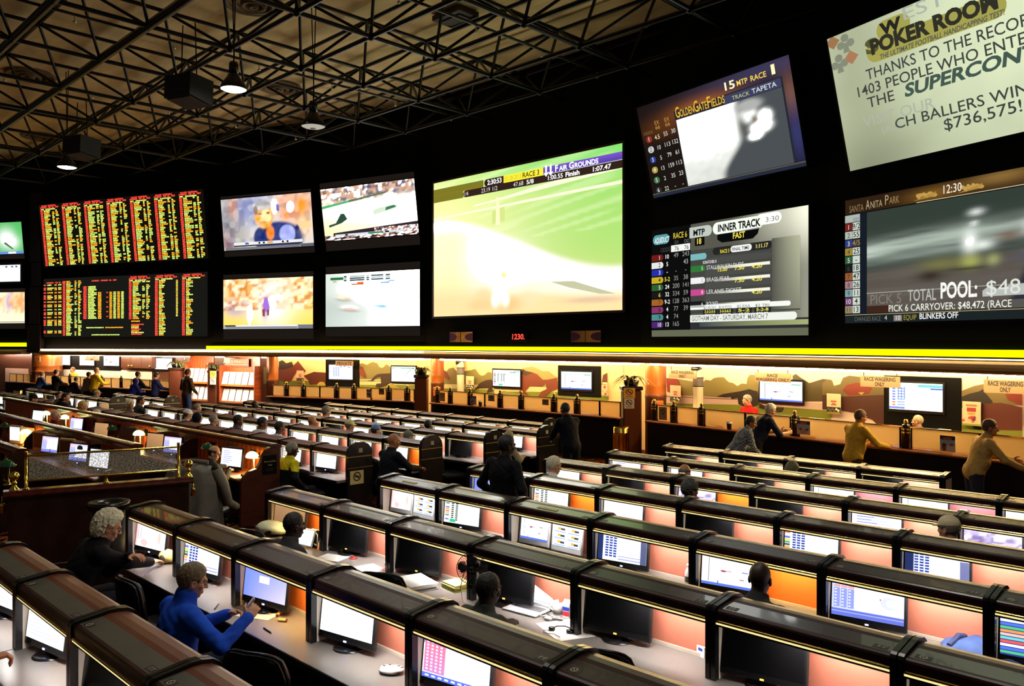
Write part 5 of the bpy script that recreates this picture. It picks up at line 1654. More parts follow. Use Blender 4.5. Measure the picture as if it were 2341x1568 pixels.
for px0, px1, y0, y1, z, lab, yl in ((480, 494, 848, 863, 30.0, 'orange no smoking sign on the column between the racks', True), (480, 493, 864, 879, 30.0, 'white no smoking sign below the orange one between the racks', False), (1426, 1452, 887, 910, 19.35, 'orange no smoking sign on the thick palm column', True), (1427, 1450, 911, 934, 19.35, 'white no smoking sign below the orange one on the thick column', False), (80, 91, 815, 827, 38.2, 'small orange no smoking sign on the broad far left column', True)):
 a, b = atd(px0, y1, z), atd(px1, y0, z)
 t = thing('no_smoking_sign', lab, 'sign', a, YAW, 'no smoking signs on the columns')
 W, Hh = (b - a).xy.length, b.z - a.z
 bg = C(236, 176, 70) if yl else C(214, 196, 190)
 q = MB(); q.box((0, .002, 0), (W, .02, Hh)); q.build('board', PAPER, t)
 cv = Canvas(W, Hh, .003); cv.rect(0, 0, 1, 1, bg, 0); cv.blob(.5, .4, .32, .3, K, 1); cv.blob(.5, .4, .25, .235, bg, 2); cv.rect(.3, .37, .7, .43, K, 3); cv.poly([(.28, .22), (.34, .17), (.72, .58), (.66, .63)], K, 4)
 cv.rect(.2, .78, .8, .82, C(120, 80, 50), 1); cv.rect(.25, .86, .75, .9, C(120, 80, 50), 1)
 cv.build('symbol', PRINT, t)
def roundcol(px, z, wpx, ytop, lab, plaque):
 p = atd(px, ytop, z)
 r = wpx * z / FPX / 2
 t = thing('round_column', lab, 'column', (p.x, p.y, FZ), YAW, 'round wooden columns')
 Hh = 2.32 - FZ
 q = MB(); q.lathe([(0, 0), (r, 0), (r, Hh * .62), (r * 1.04, Hh * .63), (r * 1.04, Hh * .65), (r, Hh * .66)], seg=24); q.build('shaft', wallwood, t)
 q = MB(); q.lathe([(r, Hh * .66), (r, Hh * .74), (r * 1.02, Hh * .75), (r, Hh * .76), (r, Hh)], seg=24); q.build('upper_drum', warmwood, t)
 if plaque:
  q = MB(); q.box((-r * .55, -r - .03, Hh * .48), (r * .55, -r * .8, Hh * .60), bev=.01); q.build('plaque', warmwood, t)
 ld = bpy.data.lights.new('column_light', 'SPOT'); ld.energy = 110; ld.spot_size = R(80); ld.color = (1, .6, .25); ld.shadow_soft_size = .05
 lo = bpy.data.objects.new('column_light', ld); COL.objects.link(lo); lo.parent = t; lo.location = (0, -r - .25, Hh - .05); lo.rotation_euler = (R(-18), 0, 0)
roundcol(623, 29.6, 26, 822, 'round wooden column lit gold beside the right book rack', False)
roundcol(1000, 27.4, 30, 830, 'round wooden column lit orange right of the first palm column', True)
roundcol(1499, 21.0, 48, 842, 'large round column with a wooden plaque, lit orange', True)
roundcol(108, 39.2, 62, 806, 'broad wooden column lit from above at the far left', False)
for px, z, wpx, y0, lab in ((1053, 27.2, 17, 833, 'slim white pillar with grey bands on the centre mural'), (1596, 20.3, 23, 853, 'white pillar with a black band behind the right counter')):
 p = atd(px, y0, z); r = wpx * z / FPX / 2
 t = thing('white_pillar', lab, 'pillar', (p.x, p.y, FZ), 0, 'white pillars behind the counters')
 Hh = p.z - FZ
 q = MB(); q.lathe([(0, 0), (r, 0), (r, Hh), (r * .6, Hh + .12), (0, Hh + .12)], seg=20); q.build('shaft', mat('pillar_white', C(240, 226, 196), .5), t)
 q = MB(); q.lathe([(r + .004, Hh - .32), (r + .004, Hh - .12)], seg=20); q.build('grey_band', mat('pillar_band', C(120, 116, 120), .5), t)
 q = MB(); q.lathe([(r + .006, Hh - .34), (r + .008, Hh - .32)], seg=20); q.lathe([(r + .006, Hh - .12), (r + .008, Hh - .10)], seg=20); q.build('black_ring', BLACK, t)
 g = thing('dome_camera', 'black dome camera above the ' + lab.split(' with')[0] + (' right' if px > 1300 else ' centre'), 'camera', (p.x - .05, p.y, 2.15), 0, 'dome cameras')
 q = MB(); q.ball((0, 0, 0), .14, seg=14, rings=8); q.build('dome', GLOSSB, g)
 q = MB(); q.lathe([(0, .05), (.16, .05), (.16, .17), (0, .17)], seg=14); q.build('mount', BLACK, g)

# ---- book racks
rackw = mat('rack_wood', C(150, 66, 30), 0.35, noise=0.25, nscale=2, wood=True, stretch=(1, 1, 5))
def rack(pxa, pxb, ya, yb, lab, wh, n):
 loc, rz, W, Hh = wall_frame(pxa, pxb, ya, yb, 'ctr', .05)
 loc.z = FZ
 t = thing('book_rack', lab, 'rack', loc, rz, 'lit book racks')
 top = CAMH + (784 - ya) * 30 / FPX - FZ + .1
 q = MB(); q.box((0, .25, 0), (W, .30, 2.5)); q.build('back_board', rackw, t)
 q = MB()
 for x in (0, W - .05):
  q.box((x, 0, .0), (x + .05, .25, top))
 q.build('side_board', rackw, t)
 q = MB(); q.box((0, -.02, 0), (W, .25, .72)); q.box((-.03, -.06, .72), (W + .03, .2, .78), bev=.01); q.build('cupboard', MAHOG, t)
 z0 = .80
 hh = (top - .1 - z0) / 2
 for s in range(2):
  q = MB(); q.box((.05, -.0, z0 + s * hh - .04), (W - .05, .2, z0 + s * hh + .03)); q.build('shelf', warmwood, t)
 a_ = R(-14)
 for s in range(2):
  for k in range(n):
   w_ = (W - .14) / n
   c = t.matrix_basis @ Vector((.07 + w_ * k + .01, .08, z0 + s * hh + .035))
   b = MB(); b.box((0, 0, 0), (w_ - .05, .012, hh - .16))
   o = b.build('betting_sheet', PAPER, None, Vector(loc) + Matrix.Rotation(rz, 3, 'Z') @ Vector((.07 + w_ * k + .01, .06, z0 + s * hh + .035)))
   o.rotation_euler = (a_, 0, rz)
   tag(o, 'white betting sheet on the %s shelf of the %s' % ('lower' if s == 0 else 'upper', wh), 'sheet', 'betting sheets, %s shelf of the %s' % ('lower' if s == 0 else 'upper', wh))
 q = MB(); q.tube([(W * .45, .25, top + .28), (W * .45, -.45, top + .34), (W * .45, -.45, top + .12)], .018, 6); q.lathe([(.02, .06), (.05, 0), (.045, 0)], (W * .45, -.45, top + .08), 10); q.build('lamp_arm', GLOSSB, t)
 ld = bpy.data.lights.new('rack_light', 'AREA'); ld.energy = 130; ld.size = .9; ld.color = (1, .86, .62)
 lo = bpy.data.objects.new('rack_light', ld); COL.objects.link(lo); lo.parent = t; lo.location = (W * .5, -.7, top + .18); lo.rotation_euler = (R(42), 0, 0)
 return t
rack(422, 476, 836, 905, 'left lit wooden rack of white sheets behind the man in jeans', 'left book rack', 4)
rack(500, 582, 842, 910, 'right lit wooden rack of white sheets under the glowing sign', 'right book rack', 5)
loc, rz, W, Hh = wall_frame(528, 566, 822, 836, 'ctr', -.10)
t = thing('lit_sign', 'small glowing SUPERBOOK sign above the right book rack', 'sign', loc, rz)
q = MB(); q.box((-.05, .01, -.03), (W + .05, .03, Hh + .03)); q.build('board', wallwood, t)
cv = Canvas(W, Hh, .003); cv.text('SUPERBOOK', .02, .55, .42, (1.6, 1.3, .6), 1, w=.96, bold=.02); cv.rect(.0, .75, 1.0, .88, (1.5, 1.0, .4), 1); cv.build('lettering', DISPLAY, t)

# ---- far left: cupboards, lit splashback
loc, rz, W, Hh = wall_frame(276, 347, 812, 842, 'back', .32)
t = thing('wall_cupboard', 'dark wooden wall cupboards with brass knobs above the far left counter', 'cupboard', loc, rz)
for k in range(3):
 q = MB(); q.box((W * k / 3 + .01, 0, 0), (W * (k + 1) / 3 - .01, .28, Hh), bev=.015); o = q.build('door', wallwood, t)
 q = MB(); q.ball((W * k / 3 + (W / 3 - .12 if k != 1 else .12), -.03, .1), .045, seg=8, rings=6); q.build('knob', GOLD, o)
loc, rz, W, Hh = wall_frame(140, 347, 845, 870, 'back', .05)
q = MB(); q.box((0, 0, 0), (W, .02, Hh)); o = q.build('trim_4', mat('white_splashback', C(250, 244, 232), .5)); o.location = loc; o.rotation_euler = (0, 0, rz); o['kind'] = 'structure'
loc, rz, W, Hh = wall_frame(12, 64, 842, 880, 'back', .1)
q = MB(); q.box((0, 0, 0), (W, .02, Hh)); o = q.build('trim_5', mat('pink_splashback', C(250, 200, 176), .5)); o.location = loc; o.rotation_euler = (0, 0, rz); o['kind'] = 'structure'
# ---- gold bins
def bin_(px, z, lab, r=.19, h=.95, m=GOLD):
 p = atd(px, 784, z)
 t = thing('waste_bin', lab, 'bin', (p.x, p.y, floorz(p.x, p.y)), 0, 'gold waste bins')
 q = MB()
 prof = [(r * .96, 0), (r, .03), (r, h - .16), (r * 1.03, h - .15), (r * 1.03, h - .13), (r, h - .12), (r, h - .02), (r * .93, h), (r * .8, h - .05)]
 q.lathe(prof, seg=22); q.build('body', m, t)
 q = MB()
 for k in range(11):
  a = 2 * PI * k / 11
  q.tube([(r * 1.0 * math.cos(a), r * 1.0 * math.sin(a), .04), (r * math.cos(a), r * math.sin(a), h - .17)], .012, 5)
 q.build('flute', m, t)
 q = MB(); q.lathe([(0, h - .06), (r * .85, h - .05)], seg=22); q.build('opening', BLACK, t)
bin_(1420, 19.2, 'shiny gold waste bin beside the thick palm column', .19, 1.0)
bin_(394, 30.6, 'gold waste bin before the left palm column', .17, 1.0)
bin_(41, 34.0, 'small gold waste bin at the left edge', .17, .95)

# ================================================================ HOODED BETTING DESKS, MONITORS, CHAIRS
PW = 1.125
hoodw = mat('maroon_hood_wood', (0.026, 0.007, 0.006), 0.3, noise=0.2, nscale=1.2, wood=True, stretch=(1, 8, 8), spec=0.5)
hoodt = mat('hood_top_laminate', (0.045, 0.032, 0.031), 0.27, noise=0.18, nscale=5.0, spec=0.9, coat=0.5)
hoodl = mat('maroon_hood_laminate', (0.17, 0.046, 0.044), 0.5, noise=0.18, nscale=5.0, spec=0.25)
hoodg = mat('lit_olive_hood_laminate', (0.085, 0.076, 0.054), 0.45, noise=0.2, nscale=4.0, spec=0.4)  # hood laminate of the lamp-lit front row, that light put into its tone
hoodo = mat('orange_brown_hood_wood', (0.15, 0.042, 0.018), 0.35, noise=0.2, nscale=1.2, spec=0.5)
worklam = mat('worktop_laminate', C(122, 116, 112), 0.3, noise=0.08, nscale=6.0, spec=0.5)
nosing = mat('black_nosing', (0.006, 0.006, 0.006), 0.35)
salmon = mat('salmon_panel', C(176, 104, 84), 0.55, noise=0.06, nscale=4)
warmlitp = mat('warm_lit_panel', C(200, 104, 40), 0.55, noise=0.06, nscale=4)  # salmon panel with the warm tube's orange light put into its colour
plump = mat('plum_panel', C(128, 76, 86), 0.55, noise=0.06, nscale=4)
sidepan = mat('pale_lit_laminate', C(186, 172, 158), 0.45)  # lamp glare on the dark brown divider sides put into a pale colour
lensm = emat('desk_light_lens', (1.0, 0.80, 0.36), 1.1)
tubew = emat('desk_tube_white', (1.0, 0.95, 0.89), 140)
tubeo = emat('desk_tube_warm', (1.0, 0.68, 0.28), 140)
cream_st = mat('label_paper', C(170, 165, 140), 0.6)

def desk_meshes():
 D = {}
 q = MB()
 prof = [(0.0, 1.086), (0.0, 1.13), (0.004, 1.142), (0.016, 1.149), (0.035, 1.152), (0.165, 1.166), (0.20, 1.172), (0.25, 1.172), (0.305, 1.162), (0.342, 1.142), (0.36, 1.118), (0.36, 1.108), (0.03, 1.108), (0.03, 1.086)]
 mis = [0, 0, 0, 0, 1, 2, 2, 2, 2, 0, 0, 0, 0, 0]
 q.prism_x(prof[::-1], 0.036, PW - 0.036, mis=[mis[(len(prof) - 2 - i) % len(prof)] for i in range(len(prof))])
 D['hood'] = (q, [hoodw, hoodt, hoodw])
 q = MB()
 q.box((0.036, -0.010, 1.068), (PW - 0.036, 0.028, 1.085), bev=.004)
 D['brass_trim'] = (q, [BRASS])
 q = MB()
 q.box((0.036, 0.0, 1.044), (PW - 0.036, 0.03, 1.056), 0)
 D['lip'] = (q, [BLACK])
 q = MB()
 q.box((0.036, -0.004, 1.057), (PW - 0.036, 0.024, 1.067), 0)
 D['light_lens'] = (q, [lensm])
 q = MB()
 q.box((0.46, 0.036, 1.078), (PW - 0.10, 0.066, 1.103), bev=.008)
 D['light_tube'] = (q, [tubew])
 q = MB()
 q.box((0.0, -0.22, 0.662), (PW, 0.30, 0.70), 0)
 q.box((0.0, -0.238, 0.655), (PW, -0.22, 0.704), 1, bev=.006)
 D['worktop'] = (q, [worklam, nosing])
 q = MB()
 q.box((0.036, 0.285, 0.70), (PW - 0.036, 0.30, 1.107), 0)
 q.box((0.036, 0.268, 0.70), (PW - 0.036, 0.285, 0.722), 1)
 D['back_panel'] = (q, [salmon, sidepan])
 q = MB()
 q.box((0.0, 0.30, 0.0), (PW, 0.355, 1.107), 0)
 q.box((0.0, 0.05, 0.0), (0.03, 0.30, 0.66), 0)
 D['carcass'] = (q, [BLACK])
 # divider: side panel with a black rounded frame standing proud of the hood
 q = MB()
 for x0, x1 in ((-0.036, -0.004), (0.004, 0.036)):
  p = [(-0.014, 0.70), (-0.014, 1.14), (-0.006, 1.158), (0.016, 1.168), (0.165, 1.187), (0.205, 1.193), (0.255, 1.193), (0.315, 1.182), (0.356, 1.155), (0.376, 1.12), (0.376, 0.0), (0.30, 0.0), (0.30, 0.66), (0.30, 0.70)]
  q.prism_x(p[::-1], x0, x1, 0)
 for sx in (-1, 1):
  x = sx * 0.0365
  q.face([(x, 0.03, 0.702), (x, 0.284, 0.702), (x, 0.284, 1.105), (x, 0.03, 1.105)][::sx], 1)
 q.box((-0.034, -0.0, 0.0), (0.034, 0.30, 0.66), 0)
 D['divider'] = (q, [GLOSSB, sidepan])
 # stickers on the hood: no-smoking ring at the left, seat number plate at the right
 q = MB()
 sl = math.atan2(0.014, 0.13)
 def on_top(x, s):
  return (x, 0.045 + s * math.cos(sl), 1.1531 + s * math.sin(sl) + 0.0012)
 def on_top2(x, s):
  a = on_top(x, s)
  return (a[0], a[1], a[2] + .0012)
 q.face([on_top(0.07, .0), on_top(0.15, .0), on_top(0.15, .045), on_top(0.07, .045)], 1)
 for k in range(16):
  a0, a1 = 2 * PI * k / 16, 2 * PI * (k + 1) / 16
  cx, cy = .11, .0225
  q.face([on_top2(cx + .021 * math.cos(a0), cy + .021 * math.sin(a0)), on_top2(cx + .021 * math.cos(a1), cy + .021 * math.sin(a1)), on_top2(cx + .015 * math.cos(a1), cy + .015 * math.sin(a1)), on_top2(cx + .015 * math.cos(a0), cy + .015 * math.sin(a0))], 0)
 q.face([on_top2(.098, .036), on_top2(.095, .033), on_top2(.122, .008), on_top2(.125, .011)], 0)
 q2 = q
 q = MB()
 q.face([on_top(PW - 0.15, .0), on_top(PW - 0.07, .0), on_top(PW - 0.07, .045), on_top(PW - 0.15, .045)], 1)
 for k in range(2):
  x = PW - .125 + .028 * k
  q.face([on_top2(x, .01), on_top2(x + .006, .01), on_top2(x + .006, .035), on_top2(x, .035)], 0)
  q.face([on_top2(x, .03), on_top2(x + .018, .03), on_top2(x + .018, .035), on_top2(x, .035)], 0)
 ms = [cream_st, mat('dark_sticker', (0.02, 0.02, 0.016), 0.4)]
 D['no_smoking_sticker'] = (q2, ms)
 D['number_plate'] = (q, ms)
 return D

DESK = {}
def get_mesh(key, var=None):
 k = (key, var)
 if k in DESK:
  return DESK[k]
 if not DESK:
  DESK['_'] = desk_meshes()
 q, ms = DESK['_'][key]
 ms = list(ms)
 if key == 'back_panel' and var:
  ms[0] = {'o': warmlitp, 'p': plump}[var]
 if key == 'hood' and var:
  ms = [hoodw, hoodl, hoodl] if var == 'l' else [hoodw, hoodg, hoodo]
 if key == 'light_tube' and var:
  ms[0] = tubeo
 o = q.build(key, ms)
 me = o.data
 if key in ('hood', 'divider'):
  me.polygons.foreach_set('use_smooth', [True] * len(me.polygons))
  me.set_sharp_from_angle(angle=R(33))
 bpy.data.objects.remove(o)
 DESK[k] = me
 return me

def inst(key, parent, me, loc=(0, 0, 0)):
 o = bpy.data.objects.new(key, me)
 COL.objects.link(o)
 o.parent = parent
 o.location = loc
 return o

def desk(x, y, z, label, group, panel=None, warm=False, last=False, stickers=True, hv=None):
 t = thing('betting_desk', label, 'desk', (x, y, z), 0, group)
 inst('hood', t, get_mesh('hood', hv))
 for k in ('brass_trim', 'lip', 'light_lens', 'worktop', 'carcass', 'divider'):
  inst(k, t, get_mesh(k))
 inst('back_panel', t, get_mesh('back_panel', panel))
 inst('light_tube', t, get_mesh('light_tube', 'w' if warm else None))
 if stickers:
  inst('no_smoking_sticker', t, get_mesh('no_smoking_sticker'))
  inst('number_plate', t, get_mesh('number_plate'))
 if last:
  inst('divider', t, get_mesh('divider'), (PW, 0, 0))
 return t

# end panels of the left block rows: black arch with two brass lines and a plaque
def end_panel(x, y, z, label, sign=False):
 t = thing('row_end_panel', label, 'end panel', (x, y, z), 0, 'black arched end panels of the desk rows')
 q = MB()
 p = [(-0.06, 0.0), (-0.06, 1.10), (-0.04, 1.19), (0.03, 1.26), (0.13, 1.30), (0.25, 1.30), (0.34, 1.26), (0.40, 1.19), (0.42, 1.10), (0.42, 0.0)]
 q.prism_x(p[::-1], 0.0, 0.07, 0)
 q.build('panel', GLOSSB, t)
 for zz in (1.06, 0.88):
  q = MB(); q.box((-0.004, -0.065, zz), (0.075, 0.425, zz + 0.014)); q.build('brass_strip', BRASS, t)
 q = MB(); q.box((0.07, 0.15, 1.13), (0.074, 0.22, 1.2)); q.build('plaque', cream_st, t)
 if sign:
  q = MB(); q.box((0.07, -0.02, 0.62), (0.076, 0.24, 0.84)); o = q.build('notice', mat('yellowed_card', C(220, 200, 140), .6), t)
  q = MB()
  for k in range(20):
   a0, a1 = 2 * PI * k / 20, 2 * PI * (k + 1) / 20
   f = lambda r, a: (0.0775, .11 + r * math.cos(a), .745 + r * math.sin(a))
   q.face([f(.075, a0), f(.075, a1), f(.058, a1), f(.058, a0)], 0)
  q.face([(0.0778, .05, .785), (0.0778, .062, .797), (0.0778, .17, .705), (0.0778, .158, .693)], 0)
  q.face([(0.0778, .06, .735), (0.0778, .16, .735), (0.0778, .16, .752), (0.0778, .06, .752)], 0)
  q.build('no_smoking_symbol', BLACK, o)

# ---- monitor contents
def c_page(cv):
 cv.rect(0, 0, 1, 1, (1.25, 1.25, 1.28), 0); cv.rect(0, .03, 1, .1, (.55, .8, .85), 1)
 for k in range(9):
  cv.rect(.05, .18 + k * .085, .05 + .3 + .5 * random.random(), .195 + k * .085, (.65, .68, .8), 1)
def c_green(cv):
 cv.rect(0, 0, 1, 1, (1.3, 1.3, 1.3), 0); cv.rect(0, .0, .34, .07, (.05, .42, .36), 1); cv.rect(.34, .0, 1, .07, (.3, .62, .58), 1); cv.rect(.2, .08, .85, .1, (.2, .2, .3), 2)
 for k in range(5):
  cv.rect(.2 + .13 * k, .105, .28 + .13 * k, .125, (.15, .2, .5), 2)
def c_odds(cv):
 cv.rect(0, 0, 1, 1, (1.2, 1.2, 1.28), 0); cv.rect(0, 0, .12, .08, (.1, .4, .5), 1)
 cc = ((.9, .2, .1), (1, 1, 1), (.15, .2, .8), (.9, .75, .1), (.1, .5, .2), (.1, .1, .1), (.9, .5, .1), (.8, .4, .5), (.3, .7, .7))
 for k in range(9):
  v = .14 + k * .085
  cv.rect(.0, v, .1, v + .07, cc[k], 1)
  for j in range(3):
   cv.rect(.15 + j * .085, v, .215 + j * .085, v + .055, (.03, .07, .42), 1)
 for k in range(7):
  cv.rect(.18 + .11 * k, .03, .25 + .11 * k, .07, (.05, .08, .3), 1)
 cv.rect(.45, .14, .98, .16, (.1, .15, .5), 1); cv.rect(.5, .18, .9, .2, (.3, .35, .6), 1); cv.rect(.42, .82, .98, .84, (.2, .25, .6), 1); cv.rect(.42, .9, .98, .94, (.4, .45, .8), 1)
def c_odds_dark(cv):
 c_odds(cv); cv.rect(-.0, 0, .0, .0, K, 0)
 cv.rect(0, 0, .10, 1, (.02, .04, .16), 3); cv.rect(.88, 0, 1, 1, (.10, .12, .26), 3)
def c_green_odds(cv):
 cv.rect(0, 0, 1, 1, (1.25, 1.28, 1.25), 0); cv.rect(0, .05, 1, .08, (.85, .9, .88), 1)
 cc = ((.1, .35, .2), (.95, .95, .95), (.2, .2, .6), (.9, .4, .1), (.9, .25, .05), (.95, .5, .3))
 for k in range(9):
  v = .2 + k * .08
  cv.rect(.03, v, .14, v + .06, cc[k % 6], 1)
  for j in (0, 1):
   cv.rect(.2 + .12 * j, v, .27 + .12 * j, v + .05, (.04, .08, .05), 1)
 cv.rect(.17, .85, .34, .97, (.05, .6, .3), 2); cv.rect(.55, .12, .8, .17, (.1, .2, .12), 1); cv.rect(.7, .07, .98, .1, (.3, .3, .3), 1)
def c_blue(cv):
 cv.grid(lambda U, V: (.20 + .55 * U * V + .1 * U, .30 + .35 * U * V + .1 * U, 1.15 - .1 * V), 0, 0, 1, 1, 6, 5); cv.rect(.36, .38, .60, .57, (1.2, 1.2, 1.25), 1)
def c_pink(cv):
 cv.grid(lambda U, V: (1.3 + 0 * U, 1.05 + .2 * U, 1.05 + .2 * U), 0, 0, 1, 1, 4, 4); cv.rect(0, 0, 1, .08, (1.1, .35, .4), 1); cv.rect(0, .08, .04, 1, (1.0, .4, .4), 1)
 for k in range(8):
  cv.rect(.06, .3 + k * .06, .1, .33 + k * .06, (.35, .3, .6), 1); cv.rect(.15, .28 + k * .06, .2, .31 + k * .06, (.9, .5, .55), 1)
 cv.blob(.8, .6, .05, .2, (1.1, .7, .6), 1); cv.blob(.3, .85, .12, .12, (1.15, .65, .65), 1)
def c_purple(cv):
 cv.grid(lambda U, V: (.36 + .5 * U * (1 - V), .33 + .2 * U, .85 - .1 * V), 0, 0, 1, .3, 8, 4); cv.rect(0, .3, 1, 1, (1.2, 1.18, 1.25), 0)
 cv.grid(lambda U, V: (.95 - .2 * V, .22 + .08 * V, .38 + .3 * V), .02, .2, .34, .88, 4, 6, 1)
 cv.text('parx', .05, .16, .09, (1.0, .7, .9), 3, w=.15, bold=.03)
 for j in range(4):
  for k in range(9):
   cv.rect(.05 + .07 * j, .24 + k * .07, .085 + .07 * j, .28 + k * .07, (1.1, .9, .95), 2)
 cv.rect(0, .9, 1, 1, (.12, .2, .85), 2)
 for k in range(9):
  cv.rect(.05 + k * .1, .93, .11 + k * .1, .97, (.9, .9, 1.1), 3)
 cv.poly([(.3, .12), (1, .0), (1, .24), (.5, .18)], (.95, .45, .75), 2)
def c_terminal(cv):
 cv.rect(0, 0, 1, 1, (.85, .92, 1.1), 0); cv.rect(.25, .02, .72, .2, (1.3, 1.3, 1.3), 1); cv.rect(.0, .2, 1, .24, (.25, .45, .95), 1)
 for j in range(2):
  for k in range(3):
   u, v = .04 + j * .5, .3 + k * .23
   cv.rect(u, v, u + .42, v + .17, (1.15, 1.18, 1.2), 1); cv.rect(u + .14, v + .04, u + .25, v + .13, (.9, .55, .1), 2); cv.rect(u + .25, v + .06, u + .40, v + .13, (.06, .05, .05), 2); cv.rect(u + .02, v + .18, u + .42, v + .205, (.3, .5, 1.0), 2)
 cv.blob(.12, .1, .06, .05, (.9, .3, .3), 2)
def c_race(cv):
 tv_race(cv)
def c_raceblue(cv):
 cv.grid(lambda U, V: (.95 - .3 * (1 - U) + 0 * V, .95 - .25 * (1 - U), 1.25 + 0 * U), 0, 0, 1, 1, 5, 4); cv.rect(0, 0, 1, .1, (.75, .62, 1.0), 1); cv.blob(.06, .06, .02, .03, (1, .2, .2), 3)
 for j in range(3):
  cv.rect(.03 + .1 * j, .2, .12 + .1 * j, .26, (1.0, .4, .4), 2); cv.rect(.03 + .1 * j, .28, .115 + .1 * j, .78, (.32, .38, .9), 1)
  for k in range(6):
   cv.rect(.04 + .1 * j, .31 + .08 * k, .07 + .1 * j, .34 + .08 * k, (1.1, 1.1, 1.3), 2)
 cv.rect(.32, .18, .98, .8, (1.3, 1.3, 1.35), 1); cv.blob(.8, .5, .12, .16, (.75, .8, 1.2), 2); cv.blob(.84, .5, .08, .1, (1.3, 1.3, 1.35), 3); cv.blob(.68, .43, .012, .025, (.9, .15, .2), 3)
 cv.rect(0, .82, 1, 1, (.15, .2, .75), 1); cv.rect(0, .88, 1, .9, (.5, .55, 1.0), 2)
def c_video(cv):
 cv.grid(pic((.9, .8, 1.1), [(.2, .5, .3, .3, (.3, .2, .6), .8), (.7, .2, .12, .12, (1.3, 1.2, 1.2), 1), (.6, .7, .3, .15, (.45, .3, .7), .8)], (12, 10, .7, ((1.2, 1.1, 1.2), (.2, .12, .4)), 3)), 0, 0, 1, 1, 24, 14)
def c_darkodds(cv):
 c_odds(cv); cv.rect(0, 0, .14, 1, (.02, .035, .13), 3); cv.rect(.86, .25, 1, 1, (.2, .22, .45), 3); cv.blob(.27, .09, .09, .07, (1.1, 1.1, 1.2), 4)
def c_colour(cv):
 cv.rect(0, 0, 1, 1, (.03, .05, .3), 0); cv.rect(0, .0, .55, .06, (.1, .75, .85), 1); cv.rect(.6, .02, 1, .1, (1.2, 1.2, 1.25), 1)
 cc = ((.9, .12, .1), (1.1, 1.1, 1.1), (.1, .2, .9), (.1, .6, .25), (1.0, .35, .1), (.9, .6, .5), (.2, .7, .7))
 for k in range(11):
  v = .1 + k * .08
  cv.rect(.0, v, .3, v + .06, cc[k % 7], 1); cv.rect(.33, v, .45, v + .05, (1.1, 1.1, 1.2), 1); cv.rect(.5, v, .62, v + .05, (.9, .95, 1.2), 1); cv.rect(.68, v, .95, v + .05, (1.1, 1.1, 1.2), 1)
def c_text(cv):
 cv.rect(0, 0, 1, 1, (1.2, 1.22, 1.3), 0)
 for k in range(7):
  cv.rect(.1, .12 + k * .11, .14 + .25 * random.random() + .2, .15 + k * .11, (.2, .25, .75), 1); cv.rect(.42, .14 + k * .11, .6 + .3 * random.random(), .16 + k * .11, (.55, .58, .95), 1)
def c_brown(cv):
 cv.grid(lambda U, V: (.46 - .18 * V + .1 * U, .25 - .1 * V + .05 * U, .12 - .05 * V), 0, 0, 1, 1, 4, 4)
def c_off(cv):
 cv.rect(0, 0, 1, 1, (0, 0, 0), 0)
CONT = {'page': (c_page, 'white page'), 'green': (c_green, 'white page with a green header'), 'odds': (c_odds, 'odds table'), 'oddsd': (c_odds_dark, 'odds table between dark blue bars'), 'godds': (c_green_odds, 'green and orange odds list'), 'blue': (c_blue, 'blue screen with a white box'), 'pink': (c_pink, 'pink page'), 'parx': (c_purple, 'purple and red odds page'), 'race': (c_race, 'race picture page'), 'rblue': (c_raceblue, 'lilac race page with blue bars'), 'video': (c_video, 'violet video'), 'dodds': (c_darkodds, 'odds page with a navy edge'), 'col': (c_colour, 'coloured runner list'), 'text': (c_text, 'blue text page'), 'brown': (c_brown, 'brown gradient'), 'off': (c_off, 'dark screen'), 'term': (c_terminal, 'blue betting menu')}
bezm = mat('monitor_bezel', (0.008, 0.008, 0.009), 0.22, spec=0.5)
bezs = mat('silver_bezel', C(150, 150, 152), 0.35)
ledb = emat('blue_power_light', (.3, .35, 1.0), 12)
ledo = emat('orange_power_light', (1.0, .3, .05), 5)
MON = {}
MW, MH = 0.50, 0.280
def mon_mesh(kind, small=False):
 k = (kind, small)
 if k in MON:
  return MON[k]
 w_ = .36 if small else MW
 h_ = .285 if small else MH
 tl = Matrix.Rotation(R(-7), 4, 'X')
 q = MB()
 q.box((-w_ / 2 - .022, 0.0, .040), (w_ / 2 + .022, .035, .040 + h_ + .075), bev=.008)
 q.box((-w_ / 2 + .05, .035, .06), (w_ / 2 - .05, .06, h_), bev=.01)
 q.xform(tl)
 q.tube([(0, .05, .0), (0, .045, .1)], .03, 8)
 q.lathe([(0, .014), (.10, .012), (.12, .004), (.12, 0), (0, 0)], (0, .06, 0), 18)
 bez = q.build('bezel', bezs if small else bezm)
 cv = Canvas(w_, h_, .0007)
 CONT[kind][0](cv)
 cv.xform(tl @ Matrix.Translation((-w_ / 2, -.002, .093)))
 d = cv.build('display', MONITOR)
 q = MB()
 q.box((-.012, -.003, .052), (.012, .0, .062))
 q.xform(tl)
 l = q.build('power_light', ledo if kind == 'off' else ledb)
 r = (bez.data, d.data, l.data)
 for o in (bez, d, l):
  bpy.data.objects.remove(o)
 MON[k] = r
 return r
def monitor(kind, loc, rz, label, group, small=False, led=True):
 t = thing('monitor', label, 'monitor', loc, rz, group)
 b, d, l = mon_mesh(kind, small)
 inst('bezel', t, b)
 inst('display', t, d)
 if led:
  inst('power_light', t, l)
 return t

